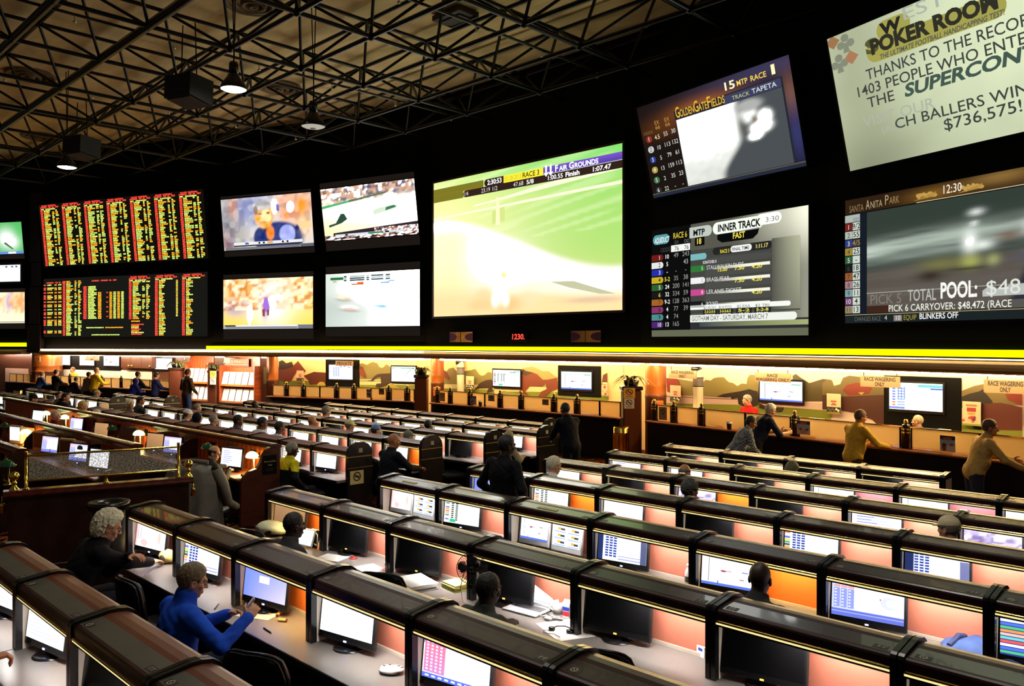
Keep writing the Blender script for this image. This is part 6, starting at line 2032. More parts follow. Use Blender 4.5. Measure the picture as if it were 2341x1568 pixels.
# ---- chairs
chb = mat('black_chair_vinyl', (0.007, 0.007, 0.008), 0.38, spec=0.5)
chm = mat('black_chair_metal', (0.012, 0.012, 0.013), 0.25, metal=0.5)
CHAIR = {}
def chair(loc, rz, label, group):
 t = thing('office_chair', label, 'chair', loc, rz, group)
 if not CHAIR:
  q = MB()
  n = 10
  rows = []
  for j in range(9):
   z = .52 + .41 * j / 8
   hw = .235 * (1 - .0 * j) if j < 6 else .235 * (1 - .06 * (j - 5) ** 1.5)
   rows.append([(hw * (2 * i / n - 1), -.25 - .05 * j / 8 + .06 * (2 * i / n - 1) ** 2, z - (.03 * abs(2 * i / n - 1) ** 3 if j == 8 else 0)) for i in range(n + 1)])
  for off, fl in ((0.0, False), (-.055, True)):
   for j in range(8):
    for i in range(n):
     f = [rows[j][i], rows[j][i + 1], rows[j + 1][i + 1], rows[j + 1][i]]
     f = [(a, b + off, c) for a, b, c in f]
     q.face(f if fl else f[::-1], 0, None, True)
  edge = [rows[j][0] for j in range(9)] + rows[8][1:-1] + [rows[j][n] for j in range(8, -1, -1)] + rows[0][1:-1][::-1]
  for i in range(len(edge)):
   a, b = edge[i], edge[(i + 1) % len(edge)]
   q.face([a, b, (b[0], b[1] - .055, b[2]), (a[0], a[1] - .055, a[2])], 0, None, True)
  bk = q.build('backrest', chb)
  q = MB(); q.tube([(x, y - .03, z) for x, y, z in [rows[j][0] for j in range(2, 9)] + rows[8][1:-1] + [rows[j][n] for j in range(8, 1, -1)]], .014, 6); eg = q.build('edge_piping', chm)
  q = MB(); q.box((-.25, -.22, .42), (.25, .26, .50), bev=.035); st = q.build('seat', chb)
  q = MB(); q.tube([(0, 0, .10), (0, 0, .42)], .03, 10); q.tube([(0, -.1, .42), (0, -.3, .45), (0, -.33, .62)], .025, 8); ps = q.build('post', chm)
  q = MB()
  for k in range(5):
   a = 2 * PI * k / 5 + .3
   q.tube([(0, 0, .11), (.28 * math.cos(a), .28 * math.sin(a), .06)], .022, 6, r1=.014)
   q.ball((.28 * math.cos(a), .28 * math.sin(a), .03), .03, seg=8, rings=6)
  bs = q.build('star_base', chm)
  for o in (bk, st, ps, bs, eg):
   CHAIR[o.name.split('.')[0]] = o.data
   bpy.data.objects.remove(o)
 for k, me in CHAIR.items():
  inst(k, t, me)
 return t

# ---- rows
ROWN = {1: 'bottom left row', 2: 'second row', 3: 'third row', 4: 'fourth row', 5: 'fifth row', 6: 'sixth row', 7: 'seventh row', 8: 'last short row'}
X0 = {1: -7.44, 2: -8.35, 3: -8.30, 4: -8.23, 5: -8.20, 6: -8.13, 7: -8.10, 8: -8.01}
CNT = {1: ['page', 'page', 'off', 'off'], 2: ['pink', 'odds', 'blue', 'green', 'parx', 'off'], 3: ['brown', 'off', 'off', 'off', 'off', 'off', 'off'],
       4: [None, 'godds', None, 'oddsd', 'race', 'rblue', 'col'], 5: ['blue', 'godds', 'page', 'off', 'odds', 'dodds'], 6: ['page', 'off', 'video', 'off', 'text', 'video'],
       7: ['text', 'page', 'off', 'race', 'race', 'page'], 8: ['off', 'off', 'off', 'off']}
PANEL = {(2, 2): 'o', (3, 0): 'o', (5, 1): 'o', (6, 2): 'o', (4, 4): 'o', (7, 3): 'p', (7, 4): 'p', (7, 5): 'p'}
WARM = {(2, 2), (3, 0), (5, 1), (6, 2), (4, 4)}
SEAT = {}
for r_ in range(1, 9):
 y, z = ROWY[r_], ZR[r_]
 n = len(CNT[r_])
 p = 1.14 if r_ == 1 else PW
 for i in range(n):
  x = X0[r_] + p * i
  where = '%s from left, %s' % (ORD[i], ROWN[r_])
  desk(x, y, z, 'maroon hooded betting desk, ' + where, 'hooded desks, ' + ROWN[r_], PANEL.get((r_, i)), (r_, i) in WARM, i == n - 1, True, 'g' if r_ == 1 else None)
  k = CNT[r_][i]
  if k:
   monitor(k, (x + .30, y + .08, z + .70), R(10), 'monitor with %s, desk %s' % (CONT[k][1], where), 'desk monitors, right block')
  else:
   monitor('pink' if i == 0 else 'race', (x + .26, y + .12, z + .70), R(4), 'grey terminal with a pale page, desk ' + where, 'desk monitors, right block', True, False)
   monitor('term', (x + .70, y + .12, z + .70), R(0), 'grey terminal with a blue betting menu, desk ' + where, 'desk monitors, right block', True, False)
  SEAT[(r_, i)] = (x + .45, y, z)

LN = {5: 'nearest left block row', 6: 'second left block row', 7: 'third left block row', 8: 'fourth left block row', 9: 'farthest left block row'}
LEND = {5: -11.1, 6: -11.05, 7: -10.98, 8: -11.0, 9: -12.2}
LCNT = {5: 11, 6: 11, 7: 11, 8: 11, 9: 8}
random.seed(5)
for r_ in range(5, 10):
 y, z = ROWY[r_], ZL[r_]
 n = LCNT[r_]
 for i in range(n):
  x = LEND[r_] - PW * (i + 1)
  where = '%s from aisle, %s' % (ORD[i], LN[r_])
  desk(x, y, z, 'maroon hooded betting desk, ' + where, 'hooded desks, ' + LN[r_], 'o' if (r_, i) == (6, 0) else None, (r_, i) == (6, 0), False, r_ == 5, 'l')
  k = random.choice(('page', 'page', 'off', 'page', 'off', 'text', 'green'))
  if (r_, i) == (5, 0): k = 'page'
  if (r_, i) == (7, 0): k = 'off'
  if (r_, i) in ((6, 1), (5, 1)): k = 'godds'
  monitor(k, (x + .30, y + .08, z + .70), R(8), 'monitor with %s, desk %s' % (CONT[k][1], where), 'desk monitors, left block', False, r_ < 7)
  SEAT[('L', r_, i)] = (x + .45, y, z)
 end_panel(LEND[r_], y, z, 'black arched end panel by the aisle, ' + LN[r_], r_ == 5)

FROW = [(ROWY[5], -26.3, 6, ZL[5], 'nearest far left row'), (ROWY[6], -26.05, 8, ZL[6], 'middle far left row'), (10.3, -25.2, 4, ZL[7], 'back far left row')]
for j, (y, xe, n, z, nm) in enumerate(FROW):
 for i in range(n):
  x = xe - PW * (i + 1)
  where = '%s from the right, %s' % (ORD[i], nm)
  desk(x, y, z, 'maroon hooded betting desk, ' + where, 'hooded desks, ' + nm, 'o' if (i + j) % 2 == 0 else None, (i + j) % 3 == 0, False, False, 'l')
  k = random.choice(('page', 'page', 'off', 'page', 'brown'))
  monitor(k, (x + .30, y + .08, z + .70), R(8), 'monitor with %s, desk %s' % (CONT[k][1], where), 'desk monitors, far left block', False, False)
  SEAT[('F', j, i)] = (x + .45, y, z)
 end_panel(xe, y, z, 'black arched end panel, ' + nm)

# chairs at the desks (those the photo shows something of)
for r_ in range(1, 7):
 for i in range(len(CNT[r_])):
  if (r_, i) in ((1, 0), (1, 1), (1, 2), (1, 3)):
   continue
  x, y, z = SEAT[(r_, i)]
  rz = R(random.uniform(0, 32))
  dx, dy = random.uniform(-.05, .12), -.30 + random.uniform(-.06, .03)
  OCC = {(2, 0): -7.55, (2, 2): -5.46, (3, 1): -6.5, (3, 3): -4.0, (4, 4): -2.77}
  if (r_, i) in OCC:
   rz, dx, dy = R(14), OCC[(r_, i)] - x + (.26 if r_ == 2 else .12), -.80 if r_ < 4 else -.72
  if (r_, i) == (5, 0):
   continue
  if (r_, i) == (2, 3):
   rz, dx, dy = R(24), -.15, -.40
  if (r_, i) == (3, 4):
   rz, dx, dy = R(20), .12, -.30
  chair((x + dx, y + dy, floorz(x, y - .6)), rz, 'black office chair at the desk %s from the left, %s' % (ORD[i], ROWN[r_]), 'black office chairs')
for r_, i in ((5, 0), (5, 1), (6, 0), (7, 0), (8, 0)):
 x, y, z = SEAT[('L', r_, i)]
 chair((x + .1, y - .42, z), R(random.uniform(-30, 10)), 'black office chair at the desk %s from the aisle, %s' % (ORD[i], LN[r_]), 'black office chairs')

# ================================================================ RESERVED SECTION AT THE LEFT (wood partitions, green lamps)
vipw = mat('reserved_partition_wood', C(176, 84, 36), 0.3, noise=0.3, nscale=2.0, wood=True, stretch=(1, 1, 8), spec=0.5)
vipcap = mat('partition_cap_rail', C(74, 26, 18), 0.16, noise=0.2, nscale=2.0, wood=True, stretch=(1, 6, 6), spec=0.6)
vipd = mat('dark_arch_wood', (0.022, 0.008, 0.005), 0.22, noise=0.3, nscale=2.0, wood=True, spec=0.5)
vtop = mat('reserved_worktop', C(150, 84, 44), 0.35, noise=0.2, nscale=2.5)
FV = -0.03
ARCH = [(0.0, 0.0), (0.0, 1.17), (-0.16, 1.17), (-0.24, 1.14), (-0.30, 1.06), (-0.34, 0.95), (-0.40, 0.87), (-0.52, 0.84), (-0.61, 0.77), (-0.655, 0.66), (-0.66, 0.0)]
SARC = [(0.0, 0.70), (0.0, 1.08), (-0.12, 1.08), (-0.22, 1.05), (-0.30, 0.98), (-0.35, 0.88), (-0.37, 0.70)]
def vrow(Y, xa, xb, divs, nm, plaq):
 t = thing('desk_partition', 'long brown wooden partition with a glossy cap rail, ' + nm, 'partition', (xb, Y, FV), 0, 'partitions of the reserved section')
 L = xb - xa
 q = MB(); q.box((-L, 0, 0), (0, .06, 1.15)); q.build('panel', vipw, t)
 q = MB(); q.prism_x([(-.07, 1.15), (-.075, 1.18), (-.05, 1.21), (.0, 1.222), (.06, 1.222), (.11, 1.21), (.13, 1.18), (.125, 1.15)][::-1], -L, 0.0); q.build('cap_rail', vipcap, t)
 q = MB(); q.box((-L, -.62, .69), (0, 0, .73), bev=.01); q.build('worktop', vtop, t)
 q = MB(); q.box((-L, -.1, 0), (0, -.02, .69)); q.build('plinth', BLACK, t)
 for i, x in enumerate(divs):
  q = MB(); q.prism_x(SARC[::-1], x - xb - .025, x - xb + .025); o = q.build('divider', vipd, t)
  q = MB(); q.box((x - xb + .55, -.012, .93), (x - xb + .72, 0, 1.06)); q.build('notice_plate', BLACK, t)
  q = MB(); q.box((x - xb + .80, -.012, .97), (x - xb + .86, 0, 1.04)); q.build('switch_plate', BRASS, t)
 t2 = thing('row_end_panel', 'tall curved dark wooden end panel of the ' + nm, 'end panel', (xb, Y, FV), 0, 'curved end panels of the reserved section')
 q = MB(); q.prism_x([(y + .06, z) for y, z in ARCH], 0.0, .065); q.build('panel', vipd if plaq is None else mat('end_panel_wood', C(62, 22, 14), .3, noise=.3, nscale=2, wood=True, stretch=(1, 1, 6)), t2)
 if plaq:
  q = MB(); q.box((.065, -.24, .76), (.075, .0, 1.06), bev=.004); o = q.build('plaque', BLACK, t2)
  cv = Canvas(.24, .30, .002)
  for i, (s, v, h, w_) in enumerate((('Reserved Seats', .36, .09, .84), ('Only', .55, .09, .3), ('Please see a host', .76, .05, .6), ('for seating', .85, .05, .4))):
   if i < 2:
    cv.text(s, .5, v, h, C(196, 170, 120), 1, w=w_, al='c', shear=.25)
   else:
    cv.rect(.5 - w_ / 2, v - h, .5 + w_ / 2, v - h * .6, C(60, 52, 40), 1)
  cv.xform(Matrix.Translation((.0755, -.24, .76)) @ Matrix.Rotation(PI / 2, 4, 'Z'))
  cv.build('plaque_lettering', PRINT, o)
  q = MB(); q.tube([(.07, -.56, .80), (.08, -.60, .80)], .02, 8); q.build('brass_hook', BRASS, t2)
vrow(6.50, -27.5, -11.7, [-13.0, -14.5, -16.0, -17.5, -19.0, -20.5, -22.0, -23.5], 'far row of the reserved section', True)
vrow(4.95, -25.0, -13.3, [-14.9, -16.45, -18.05, -19.65, -21.3], 'middle row of the reserved section', None)
vrow(3.48, -22.0, -13.9, [-15.5, -17.1, -18.7], 'near row of the reserved section', None)

shade_g = mat('green_lamp_shade', (0.004, 0.10, 0.03), 0.12, spec=0.6, coat=0.5)
shade_lit = mat('lit_green_shade', (0.05, 0.35, 0.1), 0.3)
b_ = shade_lit.node_tree.nodes['Principled BSDF']
b_.inputs['Emission Color'].default_value = (.75, 1.0, .38, 1)
b_.inputs['Emission Strength'].default_value = 2.6
bulbm = emat('lamp_bulb_glow', (1.0, .62, .18), 22)
def banker(px, py, Y, lit, lab):
 p = atY(px, py, Y)
 t = thing('desk_lamp', lab, 'desk lamp', (p.x, p.y, FV + .73), R(random.uniform(-15, 15)), 'green desk lamps')
 hz = max(.26, min(.40, p.z - FV - .73))
 q = MB(); q.lathe([(0, .0), (.085, .0), (.09, .012), (.03, .03), (.012, .05), (.012, hz), (0, hz)], seg=14); q.build('base', BRASS, t)
 q = MB()
 n, mseg = 14, 6
 vs, fs = [], []
 for i in range(mseg + 1):
  th = PI / 2 * i / mseg
  for k in range(n):
   a = 2 * PI * k / n
   vs.append((.165 * math.sin(th) * math.cos(a), -.03 + .095 * math.sin(th) * math.sin(a), hz - .01 + .10 * math.cos(th)))
 for i in range(mseg):
  for k in range(n):
   fs.append((i * n + k, (i + 1) * n + k, (i + 1) * n + (k + 1) % n, i * n + (k + 1) % n))
 q.geo(vs, fs, 0, True)
 q.build('shade', shade_lit if lit else shade_g, t)
 q = MB(); q.tube([(.16, 0, hz + .01), (.20, 0, hz + .02)], .014, 6); q.ball((0, -.03, hz + .095), .012, seg=6, rings=4); q.build('finial', BRASS, t)
 if lit:
  q = MB(); q.tube([(-.10, -.03, hz + .02), (.10, -.03, hz + .02)], .022, 8); q.build('bulb', bulbm, t)
  ld = bpy.data.lights.new('lamp_light', 'POINT'); ld.energy = 26; ld.color = (1, .66, .22); ld.shadow_soft_size = .05
  lo = bpy.data.objects.new('lamp_light', ld); COL.objects.link(lo); lo.parent = t; lo.location = (0, -.03, hz - .04)
for px, py, lit, lab in ((108, 947, True, 'lit lamp glowing white green beside the man in maroon'), (151, 956, True, 'lit green lamp just right of the man in maroon'), (260, 981, False, 'unlit green lamp between the two dark screens, far reserved row'), (321, 993, True, 'bright lit green lamp in the middle of the far reserved row'), (398, 1010, False, 'unlit dark green lamp above the right end of the brass rail'), (479, 1024, False, 'unlit green lamp behind the man in glasses'), (581, 1044, True, 'bright yellow lit lamp beside the dark RESERVED end panel')):
 banker(px, py, 6.30, lit, lab)
for px, py, lit, lab in ((16, 975, False, 'unlit green lamp at the left edge, middle reserved row'), (63, 990, True, 'bright lit lamp beside the cream monitors, middle reserved row'), (124, 1006, False, 'unlit dark green lamp before a black screen, middle reserved row'), (194, 1024, False, 'unlit green lamp just above the brass rail glass')):
 banker(px, py, 4.72, lit, lab)
banker(20, 1063, 3.28, False, 'unlit green lamp at the left edge below the curved black end panel')

def at_x(px, Y):
 r = ray(px)
 return r.x * Y / r.y
for px, kind, lab in ((88, 'page', 'white monitor at the left of the far reserved row'), (176, 'rblue', 'monitor with a pale race page in the far reserved row'), (233, 'brown', 'black monitor with a tan glow left of the unlit green lamp'), (291, 'off', 'large black monitor in the middle of the far reserved row'), (356, 'brown', 'monitor with a dim tan screen right of the bright green lamp'), (396, 'rblue', 'monitor with a lilac page behind the dark green lamp'), (531, 'text', 'bright monitor the man in glasses is looking at')):
 monitor(kind, (at_x(px, 6.18), 6.14, FV + .73), R(12), lab, 'monitors of the reserved section')
for px, kind, lab in ((113, 'rblue', 'black monitor with a pale page between the cream monitors'), (178, 'rblue', 'black monitor with a pale page right of the dark cream monitor'), (226, 'page', 'white screen above the right half of the brass rail')):
 monitor(kind, (at_x(px, 4.60), 4.58, FV + .73), R(14), lab, 'monitors of the reserved section')
crt_c = mat('cream_crt_plastic', C(214, 190, 140), 0.45)
def crt(px, Y, kind, lab):
 t = thing('crt_monitor', lab, 'monitor', (at_x(px, Y), Y, FV + .73), R(16), 'cream monitors of the reserved section')
 q = MB(); q.box((-.21, 0, .05), (.21, .06, .42), bev=.015); q.prism_x([(.06, .08), (.06, .40), (.30, .34), (.30, .12)][::-1], -.17, .17); q.build('body', crt_c, t)
 q = MB(); q.lathe([(0, 0), (.13, 0), (.11, .03), (.06, .06), (0, .06)], (0, .1, 0), 14); q.build('foot', crt_c, t)
 cv = Canvas(.34, .27, .001); CONT[kind][0](cv); cv.xform(Matrix.Translation((-.17, -.004, .115))); cv.build('display', MONITOR, t)
crt(34, 4.60, 'page', 'cream monitor with a white screen at the left edge')
crt(89, 4.60, 'off', 'cream monitor with a dark screen right of the bright lamp')
crt(151, 4.60, 'off', 'second cream monitor with a dark screen, further right')

# ---- brass and glass railing on a wooden half wall by the aisle
ra, rb = Vector((-10.95, 2.62)), Vector((-10.42, 4.55))
dv = (rb - ra).normalized(); L = (rb - ra).length; rz = math.atan2(dv.y, dv.x)
t = thing('half_wall', 'dark wooden half wall with a moulded cap beneath the brass and glass rail', 'half wall', (ra.x, ra.y, 0), rz)
q = MB(); q.box((0, -.06, -.03), (L, .06, .98)); q.build('panel', MAHOG, t)
q = MB(); q.prism_x([(-.11, .98), (-.115, 1.0), (-.09, 1.02), (-.08, 1.05), (.08, 1.05), (.09, 1.02), (.115, 1.0), (.11, .98)][::-1], -.05, L + .05); q.build('cap', vipcap, t)
q = MB(); q.box((0, -.075, -.03), (L, .075, .14), bev=.01); q.build('plinth', MAHOG, t)
t = thing('brass_railing', 'brass framed etched glass rail with ball finials on the half wall', 'railing', (ra.x, ra.y, 1.05), rz)
for x in (.18, L * .52, L - .12):
 q = MB(); q.lathe([(.035, 0), (.04, .01), (.018, .02), (.018, .44 if x != L * .52 else .10), (.022, .45 if x != L * .52 else .10), (0, .46 if x != L * .52 else .10)], (x, 0, 0), 12); q.build('post', GOLD, t)
q = MB(); q.tube([(.18, 0, .40), (L - .12, 0, .40)], .014, 8); q.build('rail', GOLD, t)
q = MB(); q.tube([(.18, 0, .10), (L - .12, 0, .10)], .012, 8); q.build('rail', GOLD, t)
glass = bpy.data.materials.new('etched_glass')
glass.use_nodes = True
nt = glass.node_tree
pb = nt.nodes['Principled BSDF']
pb.inputs['Base Color'].default_value = (.62, .58, .48, 1)
pb.inputs['Roughness'].default_value = .25
tc = nt.nodes.new('ShaderNodeTexCoord'); nz_ = nt.nodes.new('ShaderNodeTexNoise'); nz_.inputs['Scale'].default_value = 55; nz_.inputs['Detail'].default_value = 3
rp = nt.nodes.new('ShaderNodeValToRGB'); rp.color_ramp.elements[0].position = .45; rp.color_ramp.elements[1].position = .58
rp.color_ramp.elements[0].color = (.14, .14, .14, 1); rp.color_ramp.elements[1].color = (.55, .55, .55, 1)
nt.links.new(tc.outputs['Object'], nz_.inputs['Vector']); nt.links.new(nz_.outputs['Fac'], rp.inputs['Fac']); nt.links.new(rp.outputs['Color'], pb.inputs['Alpha'])
q = MB(); q.box((.21, -.004, .115), (L - .15, .004, .388)); q.build('glass_pane', glass, t)
for x, s in ((.06, 0), (L - .0, 1)):
 q = MB(); q.lathe([(.055, 0), (.05, .02), (.028, .04), (.02, .07), (.032, .085), (.02, .10), (.018, .115)], (x, 0, 0), 14); q.ball((x, 0, .165), .056, seg=16, rings=10); q.build('ball_finial', GOLD, t)
for x, nm in ((-.06, 'left'), (L + .06, 'right')):
 p = ra + dv * x
 t = thing('brass_rope_plug', 'small brass rope plug hanging at the %s end of the half wall' % nm, 'plug', (p.x, p.y, .80), rz, 'brass rope plugs')
 q = MB(); q.tube([(0, 0, .10), (.0, -.0, .18), (.03 if nm == 'left' else -.03, 0, .20)], .008, 6); q.build('hook', GOLD, t)
 q = MB(); q.lathe([(0, .11), (.022, .10), (.028, .07), (.022, .055), (.036, .0), (.03, -.01), (0, -.01)], seg=12); q.build('plug_body', GOLD, t)
# round black waste bin before the half wall
t = thing('waste_bin', 'round black waste bin with an open funnel lid before the half wall', 'bin', (-9.93, 3.40, 0.0), 0)
q = MB(); q.lathe([(0, 0), (.18, 0), (.20, .02), (.20, .86), (0, .86)], seg=24); q.build('body', chb, t)
q = MB(); q.lathe([(.20, .86), (.225, .88), (.235, .93), (.225, .955), (.20, .96), (.10, .90), (.095, .84)], seg=28); q.build('lid', GLOSSB, t)

# ================================================================ THINGS ON THE DESKS
def on_desk(px, py, row, dz=0.0):
 z = ZR[row] + .70 + dz
 p = atZ(px, py, z)
 return Vector((p.x, p.y, z))
def flat_sheet(nm, lab, cat, px, py, row, w_, d_, rz, th=.002, m=PAPER, lines=True, group=None, dz=0.0):
 p = on_desk(px, py, row, dz)
 t = thing(nm, lab, cat, p, R(rz), group)
 q = MB(); q.box((-w_ / 2, -d_ / 2, .001), (w_ / 2, d_ / 2, th + .001)); q.build('sheet', m, t)
 if lines:
  q = MB()
  for k in range(7):
   y = d_ * (.40 - .12 * k)
   q.face([(-w_ * .4, y - .003, th + .0018), (w_ * (.1 + .3 * random.random()), y - .003, th + .0018), (w_ * (.1 + .3 * random.random()), y, th + .0018), (-w_ * .4, y, th + .0018)])
  q.build('print', mat('grey_print', (.25, .25, .27), .7), t)
 return t
def bundle(nm, lab, px, py, row, w_, d_, h_, rz, n, m, group=None, edge=None):
 p = on_desk(px, py, row)
 t = thing(nm, lab, 'papers', p, R(rz), group)
 q = MB()
 random.seed(int(px))
 for k in range(n):
  a = random.uniform(-.012, .012); b = random.uniform(-.012, .012)
  q.box((-w_ / 2 + a, -d_ / 2 + b, h_ * k / n + .001), (w_ / 2 + a, d_ / 2 + b, h_ * (k + .85) / n + .001))
 q.build('sheets', m, t)
 q = MB(); q.box((-w_ / 2 - .01, -d_ / 2 - .01, 0), (w_ / 2 + .01, d_ / 2 + .01, .001)); q.build('backing_sheet', edge or PAPER, t)
 return t
flat_sheet('paper_sheet', 'white sheet of paper on the desk under the hands of the man in blue', 'paper', 597, 1402, 2, .30, .24, 25)
flat_sheet('paper_sheet', 'white sheet lying before the white-haired man in the black coat', 'paper', 322, 1282, 2, .30, .22, 10)
for px, py, a, lab in ((636, 1408, -42, 'upper of two short tan pencil rolls beside the sheet'), (646, 1421, 30, 'lower of two short tan pencil rolls beside the sheet')):
 p = on_desk(px, py, 2)
 t = thing('pencil_roll', lab, 'roll', p, R(a), 'tan pencil rolls')
 q = MB(); q.tube([(-.035, 0, .013), (.035, 0, .013)], .012, 10); q.build('roll', mat('tan_roll', C(206, 170, 110), .6), t)
 q = MB(); q.tube([(.030, 0, .013), (.036, 0, .013)], .0126, 10); q.build('end_band', mat('brown_band', C(110, 60, 30), .6), t)
p = on_desk(612, 1443, 2); t = thing('pen', 'black pen on the desk in front of the man in blue', 'pen', p, R(-5))
q = MB(); q.tube([(-.07, 0, .006), (.06, 0, .006)], .005, 8); q.build('barrel', GLOSSB, t); q = MB(); q.tube([(.06, 0, .006), (.072, 0, .006)], .005, 8, r1=.001); q.build('tip', CHROME, t)
p = on_desk(495, 1388, 2); t = thing('pen', 'dark pen on the desk beside the collar of the man in blue', 'pen', p, R(-40))
q = MB(); q.tube([(-.06, 0, .006), (.06, 0, .006)], .005, 8); q.build('barrel', GLOSSB, t); q = MB(); q.tube([(-.03, .006, .011), (.0, .006, .011)], .002, 5); q.build('clip', CHROME, t)
def crumple(nm, lab, cat, p, s, m, rz=0, group=None, seed=1, extra=None):
 t = thing(nm, lab, cat, p, rz, group)
 q = MB()
 n, k_ = 16, 9
 vs, fs = [], []
 for i in range(k_ + 1):
  th = PI * i / k_
  for k in range(n):
   a = 2 * PI * k / n
   x, y, z = math.sin(th) * math.cos(a), math.sin(th) * math.sin(a), math.cos(th)
   d = 1 + .38 * (float(vnoise(np.array(x * 2.3 + seed), np.array(y * 2.3 + z * 3), seed)) - .5)
   vs.append((s[0] * x * d, s[1] * y * d, s[2] + s[2] * z * min(d, 1.1)))
 for i in range(k_):
  for k in range(n):
   fs.append((i * n + k, (i + 1) * n + k, (i + 1) * n + (k + 1) % n, i * n + (k + 1) % n))
 q.geo(vs, fs, 0, True)
 q.v = [(a, b, max(.002, c)) for a, b, c in q.v]
 q.build('body', m, t)
 if extra:
  q = MB(); extra(q, s); q.build('print', mat('dark_sticker', (0.02, 0.02, 0.016), 0.4), t)
 return t
def prt(q, s):
 for k in range(6):
  q.box((-s[0] * .6 + .03 * k, -.01 + .02 * (k % 2), s[2] * 1.98), (-s[0] * .6 + .03 * k + .018, .004 + .02 * (k % 2), s[2] * 2.02))
crumple('crumpled_paper', 'crumpled white paper on the desk right of the green headed monitor', 'paper', on_desk(893, 1538, 2), (.085, .06, .022), PAPER, R(30), seed=3, extra=prt)
crumple('yellow_bag', 'crumpled yellow bag on the desk right of the pink screen', 'bag', on_desk(384, 1287, 2), (.085, .07, .065), mat('yellow_film', C(226, 202, 120), .35), R(20), seed=7, extra=lambda q, s: q.ball((.0, -.07, .06), (.03, .02, .035), seg=8, rings=6))
crumple('white_bag', 'large pale green and white bag on the desk beside the man in dark grey', 'bag', on_desk(622, 1222, 3), (.20, .15, .075), mat('pale_bag_film', C(226, 232, 200), .45), R(15), seed=11, extra=lambda q, s: q.box((.02, -.135, .03), (.12, -.13, .08)))
# tablet on a stand, bottle, box, lid
p = on_desk(700, 1250, 3); t = thing('tablet', 'white tablet propped on a dark stand with a looped white cable', 'tablet', p, R(8))
tl = Matrix.Translation((0, .0, .10)) @ Matrix.Rotation(R(-20), 4, 'X')
q = MB(); q.box((-.125, -.006, -.09), (.125, .006, .09), bev=.004); q.xform(tl); q.build('case', WHITEP, t)
cv = Canvas(.215, .155, .001); c_page(cv); cv.rect(0, 0, 1, 1, (1.2, 1.25, 1.35), 2); cv.xform(tl @ Matrix.Translation((-.1075, -.0068, -.0775))); cv.build('display', MONITOR, t)
q = MB(); q.box((.02, .02, -.09), (.17, .035, .10), bev=.01); q.xform(tl); q.build('stand', GLOSSB, t)
q = MB(); q.tube([(.13, .0, .05), (.18, -.01, .04), (.21, -.03, .09), (.19, -.01, .15), (.15, .01, .16)], .005, 6); q.build('cable', WHITEP, t)
p = on_desk(782, 1262, 3); t = thing('highlighter', 'yellow green marker standing beside the tablet', 'marker', p, 0)
q = MB(); q.lathe([(0, 0), (.012, 0), (.013, .08), (.011, .10), (0, .10)], seg=10); q.build('barrel', mat('lime_plastic', C(190, 220, 60), .4), t); q = MB(); q.lathe([(.0135, .075), (.014, .12), (.0, .122)], seg=10); q.build('cap', mat('lime_cap', C(206, 232, 80), .4), t)
p = on_desk(805, 1262, 3); t = thing('grey_box', 'small upright grey box before the dark screen, third row', 'box', p, R(10))
q = MB(); q.box((-.035, -.03, 0), (.035, .03, .115), bev=.004); q.build('body', mat('grey_card', C(110, 112, 116), .6), t); q = MB(); q.box((-.03, -.031, .07), (.03, -.03, .10)); q.build('label_strip', WHITEP, t)
p = on_desk(808, 1277, 3); t = thing('red_lid', 'small red lid on the papers before the grey box', 'lid', p, 0)
q = MB(); q.lathe([(0, .012), (.035, .012), (.038, 0), (.036, 0)], seg=16); q.build('disc', mat('red_plastic', C(190, 40, 40), .4), t); q = MB(); q.ball((0, 0, .018), .012, seg=8, rings=6); q.build('knob', mat('red_plastic', C(190, 40, 40), .4), t)
for px, py, rz, lab in ((760, 1275, 20, 'open sheet of paper left of the red lid'), (845, 1300, -10, 'sheet of paper below the red lid, third row'), (770, 1250, 5, 'sheet of paper under the yellow green marker')):
 flat_sheet('paper_sheet', lab, 'paper', px, py, 3, .28, .21, rz, group='papers on the third row desks')
p = on_desk(900, 1302, 3); t = thing('food_tub', 'clear food tub on a red brown napkin before a dark screen', 'tub', p, R(20))
q = MB(); q.box((-.10, -.08, .001), (.10, .08, .006)); q.build('napkin', mat('brick_napkin', C(150, 60, 36), .7), t)
q = MB(); q.lathe([(0, .008), (.07, .008), (.085, .06), (.09, .062), (.09, .07), (0, .072)], seg=20); q.build('tub', mat('milky_tub', C(226, 228, 232), .25), t)
q = MB(); q.box((-.04, -.03, .0725), (.04, .03, .0735)); q.build('tub_label', mat('dark_sticker', (0.02, 0.02, 0.016), 0.4), t)
bundle('paper_stack', 'thick stack of white papers on the desk left of the yellow folder', 948, 1340, 3, .36, .26, .055, -14, 6, PAPER, None, GLOSSB)
bundle('yellow_folder', 'yellow edged folder beside the clip fan', 1043, 1345, 3, .20, .18, .06, -8, 4, mat('yellow_paper', C(236, 236, 130), .6))
p = on_desk(1018, 1300, 3); t = thing('small_tv', 'small portable screen with loose cables right of a dark monitor', 'screen', p, R(8))
q = MB(); q.box((-.10, 0, .01), (.10, .03, .16), bev=.008); q.build('case', bezm, t); cv = Canvas(.17, .12, .001); c_rb = CONT['rblue'][0]; c_rb(cv); cv.xform(Matrix.Translation((-.085, -.002, .03))); cv.build('display', MONITOR, t)
q = MB(); q.tube([(.1, .02, .1), (.13, -.01, .14), (.11, -.04, .05), (.05, -.06, .01), (-.06, -.05, .008)], .004, 6); q.tube([(-.1, .02, .1), (-.13, 0, .05), (-.09, -.05, .01)], .004, 6); q.build('cable', WHITEP, t)
